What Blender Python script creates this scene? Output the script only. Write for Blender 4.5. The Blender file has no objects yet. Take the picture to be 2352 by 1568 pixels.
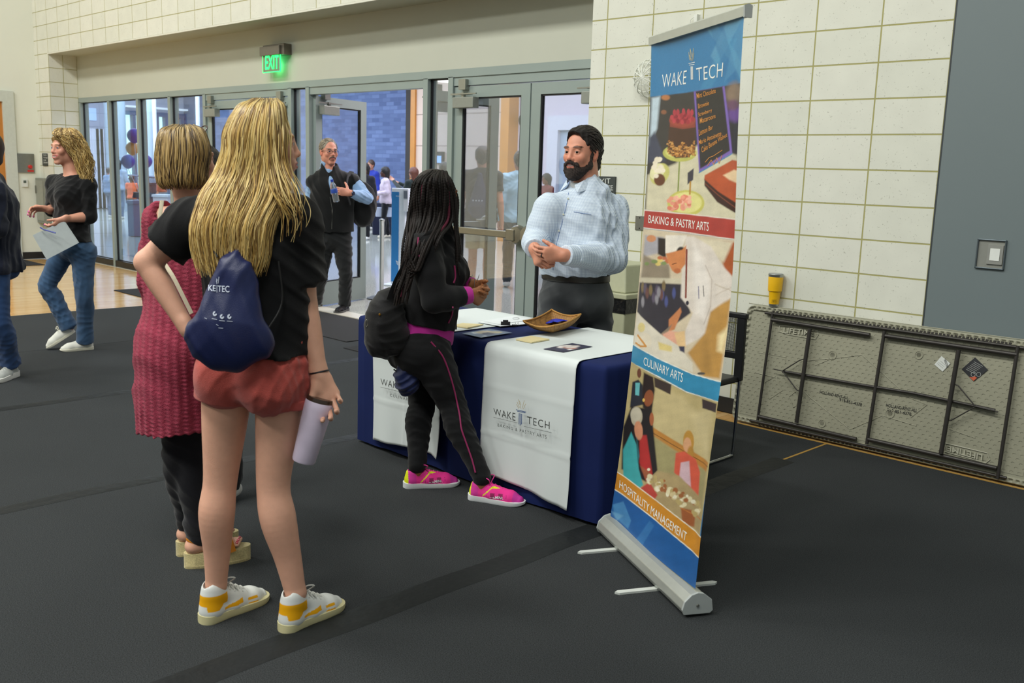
import bpy, math, random
import numpy as np
from mathutils import Vector, Matrix
random.seed(7); RNG = np.random.default_rng(7)
PI = math.pi
SC = bpy.context.scene
COL = SC.collection
# ---------------------------------------------------------------- camera (measured from the block courses of the wall)
YAW, PIT, ROL, FPX, CAMZ = 0.77721, 0.17434, 0.03133, 2213.58, 1.5523
YW = 5.547                     # plane of the block wall
FW = np.array([-math.sin(YAW)*math.cos(PIT), math.cos(YAW)*math.cos(PIT), -math.sin(PIT)])
_r0 = np.array([math.cos(YAW), math.sin(YAW), 0.0]); _u0 = np.cross(_r0, FW)
RT = math.cos(ROL)*_r0 + math.sin(ROL)*_u0
UP = -math.sin(ROL)*_r0 + math.cos(ROL)*_u0
CAM = np.array([0, 0, CAMZ])
FH = np.array([-math.sin(YAW), math.cos(YAW), 0.0])      # horizontal forward
RH = np.array([math.cos(YAW), math.sin(YAW), 0.0])       # horizontal right
cam_d = bpy.data.cameras.new('camera'); cam = bpy.data.objects.new('camera', cam_d); COL.objects.link(cam)
M = Matrix(((RT[0], UP[0], -FW[0]), (RT[1], UP[1], -FW[1]), (RT[2], UP[2], -FW[2])))
cam.matrix_world = Matrix.Translation(Vector(CAM)) @ M.to_4x4()
cam_d.lens = 36*FPX/2352; cam_d.sensor_width = 36; cam_d.clip_end = 200; cam_d.clip_start = .05
cam_d.dof.use_dof = True; cam_d.dof.focus_distance = 5.0; cam_d.dof.aperture_fstop = 5.6
SC.camera = cam
# ---------------------------------------------------------------- world, lights, exposure
SC.view_settings.view_transform = 'Standard'; SC.view_settings.look = 'None'
SC.view_settings.exposure = 0.0; SC.view_settings.gamma = 1.0
W = bpy.data.worlds.new('world'); SC.world = W; W.use_nodes = True
W.node_tree.nodes['Background'].inputs[0].default_value = (0.88, 0.97, 0.95, 1)
W.node_tree.nodes['Background'].inputs[1].default_value = 0.315
def area(name, loc, rot, sx, sy, power, col=(1, 1, 1)):
    l = bpy.data.lights.new(name, 'AREA'); l.shape = 'RECTANGLE'; l.size = sx; l.size_y = sy; l.energy = power; l.color = col
    o = bpy.data.objects.new(name, l); COL.objects.link(o); o.location = loc; o.rotation_euler = rot
    return o
for i, (x, y) in enumerate([(-13, -1.5), (-8.5, -1.5), (-4, -1.5), (.5, -1.5), (-8.5, -7), (-3, -7)]):
    area('gym_ceiling_lamp', (x, y, 8.6), (math.radians(14), 0, 0), 2.4, 1.2, 318, (1.0, 0.99, 0.93))
# lobby: daylight of a tall glazed hall plus its ceiling lamps
area('lobby_lamp', (-15, 11.5, 4.2), (0, 0, 0), 13, 6, 900, (.74, .83, 1.0))
area('lobby_lamp', (-26, 11, 4.2), (0, 0, 0), 7, 7, 1000, (.72, .86, 1.0))
area('lobby_lamp', (-7.5, 9, 4.2), (0, 0, 0), 3, 3, 260, (1, .86, .86))

# ---------------------------------------------------------------- pixel to place (used to measure positions in the photograph)
def ray(x, y):
    return FW + (x-1176)/FPX*RT - (y-784)/FPX*UP
def onY(x, y, Y): d = ray(x, y); return CAM + d*(Y/d[1])
def onX(x, y, X): d = ray(x, y); return CAM + d*(X/d[0])
def onZ(x, y, z=0.): d = ray(x, y); return CAM + d*((z-CAMZ)/d[2])
def onD(x, y, D): d = ray(x, y); return CAM + d*(D/(d@FH))
def onP(x, y, p0, n): d = ray(x, y); return CAM + d*(((np.asarray(p0)-CAM)@n)/(d@n))
def depth(p): return float(np.asarray(p)@FH)
def proj(P):
    Q = np.asarray(P)-CAM; z = Q@FW
    return 1176+FPX*(Q@RT)/z, 784-FPX*(Q@UP)/z
# ---------------------------------------------------------------- colours and materials
def lin(c):
    if isinstance(c, str): c = [int(c[i:i+2], 16) for i in (0, 2, 4)]
    return np.array([(v/255/12.92 if v/255 <= .04045 else ((v/255+.055)/1.055)**2.4) for v in c])
MATS = {}
def mat(name, col, rough=.6, metal=0., noise=0., nscale=30., bump=0., bscale=200., spec=.5, vc=False, alpha=None, emit=0., trans=0., sheen=0.):
    if name in MATS: return MATS[name]
    m = bpy.data.materials.new(name); m.use_nodes = True; nt = m.node_tree; b = nt.nodes['Principled BSDF']
    c = list(lin(col))+[1]
    b.inputs['Base Color'].default_value = c; b.inputs['Roughness'].default_value = rough; b.inputs['Metallic'].default_value = metal
    b.inputs['Specular IOR Level'].default_value = spec
    if sheen: b.inputs['Sheen Weight'].default_value = sheen
    src = None
    if vc:
        a = nt.nodes.new('ShaderNodeVertexColor'); a.layer_name = 'Col'; src = a.outputs[0]
    tc = nt.nodes.new('ShaderNodeTexCoord')
    if noise or not (bump or vc):
        n = nt.nodes.new('ShaderNodeTexNoise'); n.inputs['Scale'].default_value = nscale; n.inputs['Detail'].default_value = 3
        nt.links.new(tc.outputs['Object'], n.inputs['Vector'])
        mr = nt.nodes.new('ShaderNodeMapRange'); mr.inputs[1].default_value = .25; mr.inputs[2].default_value = .75
        nz = noise or .04
        mr.inputs[3].default_value = 1-nz; mr.inputs[4].default_value = 1+nz
        nt.links.new(n.outputs['Fac'], mr.inputs[0])
        mx = nt.nodes.new('ShaderNodeVectorMath'); mx.operation = 'SCALE'
        if src: nt.links.new(src, mx.inputs[0])
        else: mx.inputs[0].default_value = c[:3]
        nt.links.new(mr.outputs[0], mx.inputs['Scale']); src = mx.outputs[0]
    if src: nt.links.new(src, b.inputs['Base Color'])
    if bump:
        n = nt.nodes.new('ShaderNodeTexNoise'); n.inputs['Scale'].default_value = bscale; n.inputs['Detail'].default_value = 4
        nt.links.new(tc.outputs['Object'], n.inputs['Vector'])
        bp = nt.nodes.new('ShaderNodeBump'); bp.inputs['Strength'].default_value = bump; bp.inputs['Distance'].default_value = .01
        nt.links.new(n.outputs['Fac'], bp.inputs['Height']); nt.links.new(bp.outputs[0], b.inputs['Normal'])
    if emit:
        b.inputs['Emission Color'].default_value = c; b.inputs['Emission Strength'].default_value = emit
    if trans: b.inputs['Transmission Weight'].default_value = trans; b.inputs['IOR'].default_value = 1.33
    MATS[name] = m; return m
def nodes_of(name):
    m = bpy.data.materials.new(name); m.use_nodes = True; MATS[name] = m
    return m, m.node_tree, m.node_tree.nodes['Principled BSDF']
def expr(nt, op, a, b=None, c=None):
    n = nt.nodes.new('ShaderNodeMath'); n.operation = op
    for i, v in enumerate((a, b, c)):
        if v is None: continue
        if hasattr(v, 'links'): nt.links.new(v, n.inputs[i])
        else: n.inputs[i].default_value = v
    return n.outputs[0]
def block_mat(name, axis, off, c1, c2, mortar, w=.4064, h=.2032, ms=.0046, speck=True, z0=0., shift=0., rough=.85, bumpd=.004):
    m, nt, b = nodes_of(name)
    tc = nt.nodes.new('ShaderNodeTexCoord'); sp = nt.nodes.new('ShaderNodeSeparateXYZ'); nt.links.new(tc.outputs['Object'], sp.inputs[0])
    cb = nt.nodes.new('ShaderNodeCombineXYZ')
    nt.links.new(expr(nt, 'SUBTRACT', sp.outputs[axis], off), cb.inputs[0]); nt.links.new(expr(nt, 'SUBTRACT', sp.outputs[2], z0), cb.inputs[1])
    br = nt.nodes.new('ShaderNodeTexBrick'); nt.links.new(cb.outputs[0], br.inputs['Vector'])
    br.offset = shift; br.squash = 1; br.offset_frequency = 2
    br.inputs['Scale'].default_value = 1; br.inputs['Brick Width'].default_value = w; br.inputs['Row Height'].default_value = h
    br.inputs['Mortar Size'].default_value = ms; br.inputs['Mortar Smooth'].default_value = .15; br.inputs['Bias'].default_value = 0
    br.inputs['Color1'].default_value = [*lin(c1), 1]; br.inputs['Color2'].default_value = [*lin(c2), 1]; br.inputs['Mortar'].default_value = [*lin(mortar), 1]
    out = br.outputs['Color']
    if speck:
        n = nt.nodes.new('ShaderNodeTexNoise'); n.inputs['Scale'].default_value = 85; n.inputs['Detail'].default_value = 2
        nt.links.new(tc.outputs['Object'], n.inputs['Vector'])
        f = nt.nodes.new('ShaderNodeMapRange'); f.inputs[1].default_value = .67; f.inputs[2].default_value = .74; f.inputs[3].default_value = 0; f.inputs[4].default_value = .55
        nt.links.new(n.outputs['Fac'], f.inputs[0])
        n2 = nt.nodes.new('ShaderNodeTexNoise'); n2.inputs['Scale'].default_value = 7; nt.links.new(tc.outputs['Object'], n2.inputs['Vector'])
        g = nt.nodes.new('ShaderNodeMapRange'); g.inputs[3].default_value = .92; g.inputs[4].default_value = 1.06; nt.links.new(n2.outputs['Fac'], g.inputs[0])
        sc = nt.nodes.new('ShaderNodeVectorMath'); sc.operation = 'SCALE'; nt.links.new(out, sc.inputs[0]); nt.links.new(g.outputs[0], sc.inputs['Scale'])
        mx = nt.nodes.new('ShaderNodeMix'); mx.data_type = 'RGBA'; nt.links.new(f.outputs[0], mx.inputs[0]); nt.links.new(sc.outputs[0], mx.inputs[6]); mx.inputs[7].default_value = [*lin('8a8a7c'), 1]
        out = mx.outputs[2]
    nt.links.new(out, b.inputs['Base Color']); b.inputs['Roughness'].default_value = rough
    bp = nt.nodes.new('ShaderNodeBump'); bp.invert = True; bp.inputs['Distance'].default_value = bumpd; bp.inputs['Strength'].default_value = .8
    nt.links.new(br.outputs['Fac'], bp.inputs['Height']); nt.links.new(bp.outputs[0], b.inputs['Normal'])
    return m
def glass_mat(name, tint, refl=.10):
    m, nt, b = nodes_of(name); nt.nodes.remove(b)
    t = nt.nodes.new('ShaderNodeBsdfTransparent'); t.inputs[0].default_value = [*tint, 1]
    g = nt.nodes.new('ShaderNodeBsdfGlossy'); g.inputs['Roughness'].default_value = .02
    lw = nt.nodes.new('ShaderNodeLayerWeight'); lw.inputs[0].default_value = .35
    mx = nt.nodes.new('ShaderNodeMixShader'); nt.links.new(expr(nt, 'MULTIPLY_ADD', lw.outputs['Fresnel'], .30, refl*.3), mx.inputs[0])
    nt.links.new(t.outputs[0], mx.inputs[1]); nt.links.new(g.outputs[0], mx.inputs[2])
    nt.links.new(mx.outputs[0], nt.nodes['Material Output'].inputs[0]); return m
# ---------------------------------------------------------------- objects
def tag(o, label=None, cat=None, group=None, kind=None):
    if label: o['label'] = label
    if cat: o['category'] = cat
    if group: o['group'] = group
    if kind: o['kind'] = kind
    return o
def empty(name, loc, label=None, cat=None, group=None):
    o = bpy.data.objects.new(name, None); COL.objects.link(o); o.location = Vector(loc); o.empty_display_size = .1
    tag(o, label, cat, group); EMP[o.name] = np.array(loc, float); return o
EMP = {}
def link(name, me, m, parent=None):
    o = bpy.data.objects.new(name, me); COL.objects.link(o)
    if m is not None: me.materials.append(m)
    if parent is not None:
        o.parent = parent
        p, off = parent, Vector((0, 0, 0))
        while p is not None: off += p.location; p = p.parent
        o.location = -off
    return o
def mesh(name, V, F, m, parent=None, smooth=False, cols=None):
    me = bpy.data.meshes.new(name)
    V = np.asarray(V, dtype=np.float32)
    if isinstance(F, np.ndarray):
        nf, k = F.shape
        me.vertices.add(len(V)); me.vertices.foreach_set('co', V.ravel())
        me.loops.add(nf*k); me.loops.foreach_set('vertex_index', F.astype(np.int32).ravel())
        me.polygons.add(nf); me.polygons.foreach_set('loop_start', np.arange(0, nf*k, k, dtype=np.int32))
        me.update(calc_edges=True)
    else:
        me.from_pydata(V.tolist(), [], F)
    if smooth: me.polygons.foreach_set('use_smooth', np.ones(len(me.polygons), dtype=bool))
    if cols is not None:
        a = me.color_attributes.new('Col', 'FLOAT_COLOR', 'POINT')
        a.data.foreach_set('color', np.hstack([cols, np.ones((len(cols), 1))]).astype(np.float32).ravel())
    me.update()
    return link(name, me, m, parent)
class MB:
    def __init__(s): s.v = []; s.f = []; s.c = []
    def add(s, V, F, col=None):
        o = len(s.v); s.v += [tuple(map(float, p)) for p in V]; s.f += [tuple(i+o for i in f) for f in F]
        if col is not None: s.c += [tuple(col)]*len(V)
        return s
    def box(s, a, b, col=None, bev=0.):
        (x0, y0, z0), (x1, y1, z1) = np.minimum(a, b), np.maximum(a, b)
        return s.obox(((x0+x1)/2, (y0+y1)/2, (z0+z1)/2), (x1-x0, y1-y0, z1-z0), np.eye(3), col)
    def obox(s, c, size, R, col=None):        # R rows are the box's own axes
        c = np.asarray(c, float); R = np.asarray(R, float); h = np.asarray(size, float)/2
        V = [c+R.T@(h*np.array(q)) for q in [(-1, -1, -1), (1, -1, -1), (1, 1, -1), (-1, 1, -1), (-1, -1, 1), (1, -1, 1), (1, 1, 1), (-1, 1, 1)]]
        return s.add(V, [(0, 3, 2, 1), (4, 5, 6, 7), (0, 1, 5, 4), (1, 2, 6, 5), (2, 3, 7, 6), (3, 0, 4, 7)], col)
    def tube(s, pts, r, n=8, col=None, cap=True, flat=1., up=None):
        pts = np.asarray(pts, float); N = len(pts)
        r = np.full(N, r) if np.isscalar(r) else np.asarray(r, float)
        T = np.gradient(pts, axis=0); T /= np.linalg.norm(T, axis=1)[:, None]+1e-12
        u = np.array(up, float) if up is not None else (np.array([0, 0, 1.]) if abs(T[0][2]) < .9 else np.array([1., 0, 0]))
        V = []
        for i in range(N):
            a = np.cross(T[i], u); a /= np.linalg.norm(a)+1e-12; b = np.cross(a, T[i]); u = b
            for k in range(n):
                t = 2*PI*k/n; V.append(pts[i]+r[i]*(math.cos(t)*a+math.sin(t)*b*flat))
        F = [(i*n+k, i*n+(k+1) % n, (i+1)*n+(k+1) % n, (i+1)*n+k) for i in range(N-1) for k in range(n)]
        if cap: F += [tuple(range(n-1, -1, -1)), tuple((N-1)*n+k for k in range(n))]
        return s.add(V, F, col)
    def lathe(s, prof, c=(0, 0, 0), ax=(0, 0, 1), n=24, col=None):     # prof: (radius, height)
        ax = np.array(ax, float); ax /= np.linalg.norm(ax); a = np.cross(ax, (1, 0, 0) if abs(ax[0]) < .9 else (0, 1, 0)); a /= np.linalg.norm(a); b = np.cross(ax, a)
        V = [np.array(c)+ax*h+r*(math.cos(2*PI*k/n)*a+math.sin(2*PI*k/n)*b) for r, h in prof for k in range(n)]
        F = [(i*n+k, i*n+(k+1) % n, (i+1)*n+(k+1) % n, (i+1)*n+k) for i in range(len(prof)-1) for k in range(n)]
        F += [tuple(range(n-1, -1, -1)), tuple((len(prof)-1)*n+k for k in range(n))]
        return s.add(V, F, col)
    def quad(s, *P, col=None): return s.add(P, [tuple(range(len(P)))], col)
    def prism(s, P, d, col=None):             # polygon P pushed along d
        P = np.asarray(P, float); d = np.asarray(d, float); n = len(P)
        return s.add(list(P)+list(P+d), [tuple(range(n-1, -1, -1)), tuple(range(n, 2*n))]+[(i, (i+1) % n, n+(i+1) % n, n+i) for i in range(n)], col)
    def build(s, name, m, parent=None, smooth=False, bevel=0.):
        o = mesh(name, s.v, s.f, m, parent, smooth, np.array(s.c) if s.c else None)
        if bevel:
            md = o.modifiers.new('bevel', 'BEVEL'); md.width = bevel; md.segments = 2; md.limit_method = 'ANGLE'
        if smooth and len(s.f) < 60000:
            try: o.data.set_sharp_from_angle(angle=math.radians(38))
            except Exception: pass
        return o
def spline(P, n=12):
    P = np.asarray(P, float); Q = np.vstack([2*P[0]-P[1], P, 2*P[-1]-P[-2]]); out = []
    for i in range(1, len(Q)-2):
        for t in np.linspace(0, 1, n, endpoint=False):
            a, b, c, d = Q[i-1:i+3]
            out.append(.5*((2*b)+(-a+c)*t+(2*a-5*b+4*c-d)*t*t+(-a+3*b-3*c+d)*t**3))
    out.append(P[-1]); return np.array(out)
def text_geo(s, bold=0., spacing=1., res=3):
    cu = bpy.data.curves.new('lettering', 'FONT'); cu.body = s; cu.resolution_u = res; cu.offset = bold; cu.space_character = spacing
    ob = bpy.data.objects.new('lettering', cu); COL.objects.link(ob)
    dg = bpy.context.evaluated_depsgraph_get(); me = bpy.data.meshes.new_from_object(ob.evaluated_get(dg))
    V = np.array([v.co[:] for v in me.vertices]); F = [tuple(p.vertices) for p in me.polygons]
    bpy.data.objects.remove(ob); bpy.data.meshes.remove(me)
    lo, hi = V.min(0), V.max(0)
    return (V-lo)[:, :2]/np.maximum((hi-lo)[:2], 1e-6), F
def lettering(name, s, q, fn, m, parent, bold=0., spacing=1.):
    """q = corner pixels (top left, top right, bottom right, bottom left) of the word; fn(px, py) -> point on the surface"""
    uv, F = text_geo(s, bold, spacing); q = [np.array(c, float) for c in q]
    V = []
    for u, v in uv:
        p = (q[3]*(1-u)+q[2]*u)*(1-v)+(q[0]*(1-u)+q[1]*u)*v
        V.append(fn(*p))
    return mesh(name, V, F, m, parent)
def strokes(name, lines, fn, wd, m, parent):      # drawn lines of width wd (pixels) on a surface
    mb = MB()
    for L in lines:
        L = [np.array(p, float) for p in L]
        for a, b in zip(L[:-1], L[1:]):
            d = b-a; n = np.array([-d[1], d[0]]); n = n/(np.linalg.norm(n)+1e-9)*wd/2
            mb.quad(*[fn(*p) for p in (a-n, b-n, b+n, a+n)])
    return mb.build(name, m, parent)
def loc0(o): return o
# ================================================================ the setting
YS = YW+.4064                    # plane of the glazed front
XJ = -15.168; XR = -4.74; XL = -15.71; X0 = -4.1946
m_blk = block_mat('painted_block', 0, X0-40*.4064, 'd9dace', 'd4d6c9', 'a39f68')
m_blkx = block_mat('painted_block_return', 1, YW-40*.2032, 'd9dace', 'd4d6c9', 'a39f68', w=.2032)
m_beige = mat('beige_plaster', 'babdaf', .8, noise=.02, nscale=2)
m_white = mat('white_plaster', 'e2e5d9', .8, noise=.02, nscale=2)
m_black = mat('black_rubber', '1a1b1c', .6)
m_alu = mat('grey_painted_aluminium', '919e9a', .42, .15, noise=.03, nscale=3)
m_gask = mat('black_gasket', '0c0d0e', .5)
m_glass = glass_mat('clear_glass', (.92, .95, .98), .05)
m_steel = mat('brushed_steel', '9b9c94', .35, .85)
m_bronze = mat('satin_bronze', '8f8b7c', .32, .8)
def struct(name, mb, m, parent=None, **k):
    o = mb.build(name, m, parent, **k)
    if parent is None: o['kind'] = 'structure'
    return o
def slab(*boxes):
    mb = MB()
    for a, b in boxes: mb.box(a, b)
    return mb
# floors
m, nt, b = nodes_of('maple_floor')
tc = nt.nodes.new('ShaderNodeTexCoord'); sp = nt.nodes.new('ShaderNodeSeparateXYZ'); nt.links.new(tc.outputs['Object'], sp.inputs[0])
cb = nt.nodes.new('ShaderNodeCombineXYZ'); nt.links.new(sp.outputs[1], cb.inputs[0]); nt.links.new(sp.outputs[0], cb.inputs[1])
br = nt.nodes.new('ShaderNodeTexBrick'); nt.links.new(cb.outputs[0], br.inputs['Vector']); br.offset = .37; br.offset_frequency = 3
for k, v in {'Scale': 1, 'Brick Width': 1.1, 'Row Height': .057, 'Mortar Size': .0012, 'Bias': -.1}.items(): br.inputs[k].default_value = v
br.inputs['Color1'].default_value = [*lin('d9b47c'), 1]; br.inputs['Color2'].default_value = [*lin('c79a5c'), 1]; br.inputs['Mortar'].default_value = [*lin('8a6534'), 1]
nt.links.new(br.outputs['Color'], b.inputs['Base Color']); b.inputs['Roughness'].default_value = .13
m_wood_floor = m
struct('floor', slab(((-15.71, -9, -.03), (4, YS-.02, -.006))), m_wood_floor)
m, nt, b = nodes_of('terrazzo')
tc = nt.nodes.new('ShaderNodeTexCoord'); n = nt.nodes.new('ShaderNodeTexNoise'); n.inputs['Scale'].default_value = 90; nt.links.new(tc.outputs['Object'], n.inputs['Vector'])
rp = nt.nodes.new('ShaderNodeValToRGB'); rp.color_ramp.elements[0].position = .38; rp.color_ramp.elements[0].color = [*lin('8f938e'), 1]; rp.color_ramp.elements[1].position = .55; rp.color_ramp.elements[1].color = [*lin('c3c6bd'), 1]
nt.links.new(n.outputs['Fac'], rp.inputs[0]); nt.links.new(rp.outputs[0], b.inputs['Base Color']); b.inputs['Roughness'].default_value = .09
struct('floor_lobby', slab(((-34, YS-.02, -.03), (2, 26, 0))), m)
# block walls
struct('wall_back', slab(((XR, YW, 0), (4, YW+.3, 9)), ((XL, YW, 0), (XJ, YW+.3, 9)), ((XJ, YW, 3.055), (XR, YW+.3, 9))), m_blk)
struct('wall_back_return', slab(((XJ-.3, YW+.0005, 0), (XJ+.0008, YS+.1, 3.05))), m_blkx)
struct('wall_fascia', slab(((XJ, YS, 2.44), (XR, YS+.12, 3.06)), ((XJ, YW+.012, 3.04), (XR, YS+.1, 3.056))), m_beige)
struct('trim_lintel', slab(((XJ-.02, YW-.006, 3.034), (XR, YW+.012, 3.052))), mat('cream_steel', 'd8d8cb', .5))
struct('wall_left', slab(((XL-.2, -9, 0), (XL, 3.95, 9)), ((XL-.2, 5.21, 0), (XL, YW, 9)), ((XL-.2, 3.95, 2.5), (XL, 5.21, 9))), m_white)
struct('baseboard_left', slab(((XL, 5.215, 0), (XL+.012, YW-.012, .105))), m_black)
struct('baseboard_back', slab(((XR, YW-.012, 0), (4, YW, .1)), ((XL, YW-.012, 0), (XJ, YW, .1))), m_black)
struct('wall_right_panel', slab(((-2.15, YW-.012, .0), (4, YW+.004, 9))), mat('blue_grey_panel', '6b7779', .55, noise=.015, nscale=1.5))
struct('shade_panel_edge', slab(((-2.162, YW-.006, 0), (-2.15, YW+.002, 9))), mat('dark_gap', '33393c', .6))  # dark strip painted as the shade in the gap beside the panel
# gym door on the far left
dr = MB(); dr.box((XL-.06, 5.05, 0), (XL+.03, 5.21, 2.34)); dr.box((XL-.06, 3.95, 2.34), (XL+.03, 5.21, 2.499)); dr.box((XL-.06, 3.95, 0), (XL+.03, 4.07, 2.34))
d1 = struct('door_1', dr, mat('door_frame_paint', 'c9cfc6', .5))
MB().box((XL-.05, 4.07, .01), (XL-.01, 5.05, 2.34)).build('door_leaf', mat('honey_wood', 'c07f38', .4, noise=.08, nscale=6), d1)
MB().box((XL-.01, 4.1, .95), (XL+.03, 5.02, 1.02)).build('push_bar', m_steel, d1)
MB().box((XL-.01, 4.1, .05), (XL-.006, 5.02, .30)).build('kick_plate', m_steel, d1)
# glazed front : posts, heads, sill
posts = [XJ, -14.15, -13.21, -12.27, -11.34, -9.42, -9.075, -7.12, -6.77, -4.805]
PW = .065
fr = MB()
for x in posts: fr.box((x, YS, 0), (x+PW, YS+.12, 2.375))
fr.box((XJ, YS, 2.37), (XR, YS+.12, 2.44))
for x0, x1 in ((-11.275, -9.42), (-9.01, -7.12), (-6.705, -4.805)): fr.box((x0, YS+.012, 2.295), (x1, YS+.1, 2.37))
struct('trim_storefront', fr, m_alu)
sl = MB()
for x0, x1 in zip(posts[:4], posts[1:5]): sl.box((x0+PW, YS+.005, 0), (x1, YS+.11, .09))
for x0, x1 in ((-9.355, -9.075), (-7.055, -6.77)): sl.box((x0, YS+.005, 0), (x1, YS+.11, .09))
struct('trim_sill', sl, mat('dark_bronze_sill', '2b2823', .4, .4))
def pane(name, x0, x1, z0, z1, y):
    g = MB().box((x0, y-.003, z0), (x1, y+.003, z1)); o = struct(name, g, m_glass)
    k = MB()
    for a, b in (((x0, y-.012, z0), (x0+.012, y+.012, z1)), ((x1-.012, y-.012, z0), (x1, y+.012, z1)), ((x0, y-.012, z1-.012), (x1, y+.012, z1)), ((x0, y-.012, z0), (x1, y+.012, z0+.012))): k.box(a, b)
    k.build('gasket', m_gask, o); return o
nw = 0
for x0, x1 in [(posts[i]+PW, posts[i+1]) for i in (0, 1, 2, 3, 5, 7)]:
    nw += 1; pane('window_%d' % nw, x0, x1, .09, 2.37, YS+.05)
def leaf(name, w, hinge, ang, flip, bar=True, closer=True, clos_side=1):
    """door leaf of width w, built along +x from the hinge, turned by ang about z; flip=-1 runs it towards -x"""
    c, s = math.cos(ang), math.sin(ang)
    def T(p): x, y, z = p[0]*flip, p[1], p[2]; return (hinge[0]+c*x-s*y, hinge[1]+s*x+c*y, z)
    def BX(mb, a, b):
        t = MB().box(a, b); mb.add([T(p) for p in t.v], [f if flip > 0 else f[::-1] for f in t.f])
    H = 2.285; st = .105; th = .022
    f = MB(); BX(f, (0, -th, .012), (st, th, H)); BX(f, (w-st, -th, .012), (w, th, H)); BX(f, (st, -th, H-.095), (w-st, th, H)); BX(f, (st, -th, .012), (w-st, th, .27))
    o = struct(name, f, m_alu)
    g = MB(); BX(g, (st, -.003, .27), (w-st, .003, H-.095)); g.build('glass', m_glass, o)
    k = MB()
    for a, b in (((st, -.014, .27), (st+.014, .014, H-.095)), ((w-st-.014, -.014, .27), (w-st, .014, H-.095)), ((st, -.014, H-.108), (w-st, .014, H-.095)), ((st, -.014, .27), (w-st, .014, .283))): BX(k, a, b)
    k.build('gasket', m_gask, o)
    if bar:
        k = MB(); BX(k, (.05, -.10, .985), (w-.14, -.055, 1.045)); BX(k, (.05, -.06, .99), (.11, -.02, 1.04))
        BX(k, (w-.16, -.11, .965), (w-.06, -th, 1.065)); k.build('push_bar', m_bronze, o, bevel=.006)
        k = MB(); k.lathe([(0.0, 0), (.075, 0), (.085, -.03), (.085, -.05), (.07, -.075), (0, -.08)], T((w-.055, -th, 1.02)), (s*-1, c, 0) if True else 0, 28)
        k.build('round_rose', m_bronze, o, smooth=True)
    if closer:
        y = -th
        k = MB(); BX(k, (.05, y-.075, H-.19), (.32, y, H-.095)); k.build('closer', mat('closer_grey', '8e928a', .4, .3), o, bevel=.006)
        k = MB(); BX(k, (.0, y-.055, H-.075), (.28, y-.04, H-.06)); BX(k, (.15, y-.06, H-.095), (.18, y-.03, H-.055)); BX(k, (.1, y-.05, H-.03), (.19, y+.012, H+.06)); BX(k, (.12, y-.08, H-.075), (.36, y-.066, H-.064))
        k.build('closer_arm', m_steel, o)
    return o
leaf('door_2', .92, (-11.27, YS+.045), 0, 1, clos_side=1)
leaf('door_3', .92, (-9.425, YS+.045), 0, -1)
P = onZ(873, 681, 0); ah = math.atan2(P[1]-(YS+.06), P[0]+8.99)
leaf('door_4', .91, (-9.0, YS+.06), ah, 1)
leaf('door_5', .91, (-7.13, YS+.06), -math.radians(91), -1)
leaf('door_6', .945, (-6.70, YS+.045), 0, 1)
leaf('door_7', .93, (-4.81, YS+.045), 0, -1)
struct('trim_threshold', slab(((-11.3, YS-.05, -.005), (-9.4, YS+.16, .006)), ((-9.03, YS-.05, -.005), (-7.1, YS+.16, .006)), ((-6.72, YS-.05, -.005), (-4.74, YS+.16, .006))), mat('pale_threshold', 'b4b2a6', .5))
# ---------------------------------------------------------------- lobby shell
YB = 15.6; XF = -31.0
m_brick = block_mat('slate_brick', 0, 0, '6878a0', '4c5a80', '596690', w=.30, h=.10, ms=.006, speck=False, shift=.5, bumpd=.006)
xb = lambda px, y=300: float(onY(px, y, YB)[0])
struct('wall_lobby_brick', slab(((XF, YB, 0), (xb(933), YB+.3, 6))), m_brick)
struct('wall_lobby_brick_end', slab(((xb(933), YB-.02, 0), (xb(946), YB+.3, 6))), mat('shaded_brick', '37322f', .8))  # brick return, its shade put into the dark brownish colour
m_hw = mat('honey_panel', 'c8863c', .4, noise=.08, nscale=4)
struct('trim_lobby_post', slab(((xb(946), YB-.05, 0), (xb(956), YB+.3, 6)), ((xb(1171), YB-.3, 0), (xb(1190), YB+.1, 3.6))), m_hw)
m_pk = mat('pale_rose_panel', 'cfc3cc', .6, noise=.02)
struct('wall_lobby_panel', slab(((xb(956), YB, 0), (xb(1171), YB+.3, 6))), mat('peach_panel', 'd8bfae', .6, noise=.03, nscale=2))
struct('wall_lobby_white', slab(((xb(1190), YB, 0), (2, YB+.3, 6))), m_pk)
struct('trim_lobby_joint', slab(*[((xb(956), YB-.004, z), (xb(1171), YB, z+.02)) for z in (.6, 1.35, 2.1, 2.85)]), mat('joint_brown', '9c8678', .7))  # darker strips along the panel joints
pf = MB(); xa, xc = xb(1266), xb(1450); zt = float(onY(1300, 266, YB)[2])
pf.box((xa, YB-.12, 0), (xa+.3, YB, zt)); pf.box((xa+.3, YB-.12, zt-.3), (xc, YB, zt))
struct('door_8', pf, mat('white_portal', 'cfccd4', .5))
struct('door_9', slab(((xa+.3, YB-.03, 0), (xc, YB-.01, zt-.3))), mat('pale_blue_door', 'a8b6c4', .4))
struct('ceiling_lobby', slab(((-34, YS+.12, 4.3), (2, 26, 4.4))), mat('ceiling_white', 'c9ccd0', .8))
struct('wall_lobby_right', slab(((1.8, YS+.12, 0), (2, YB, 4.3))), m_pk)
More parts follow.
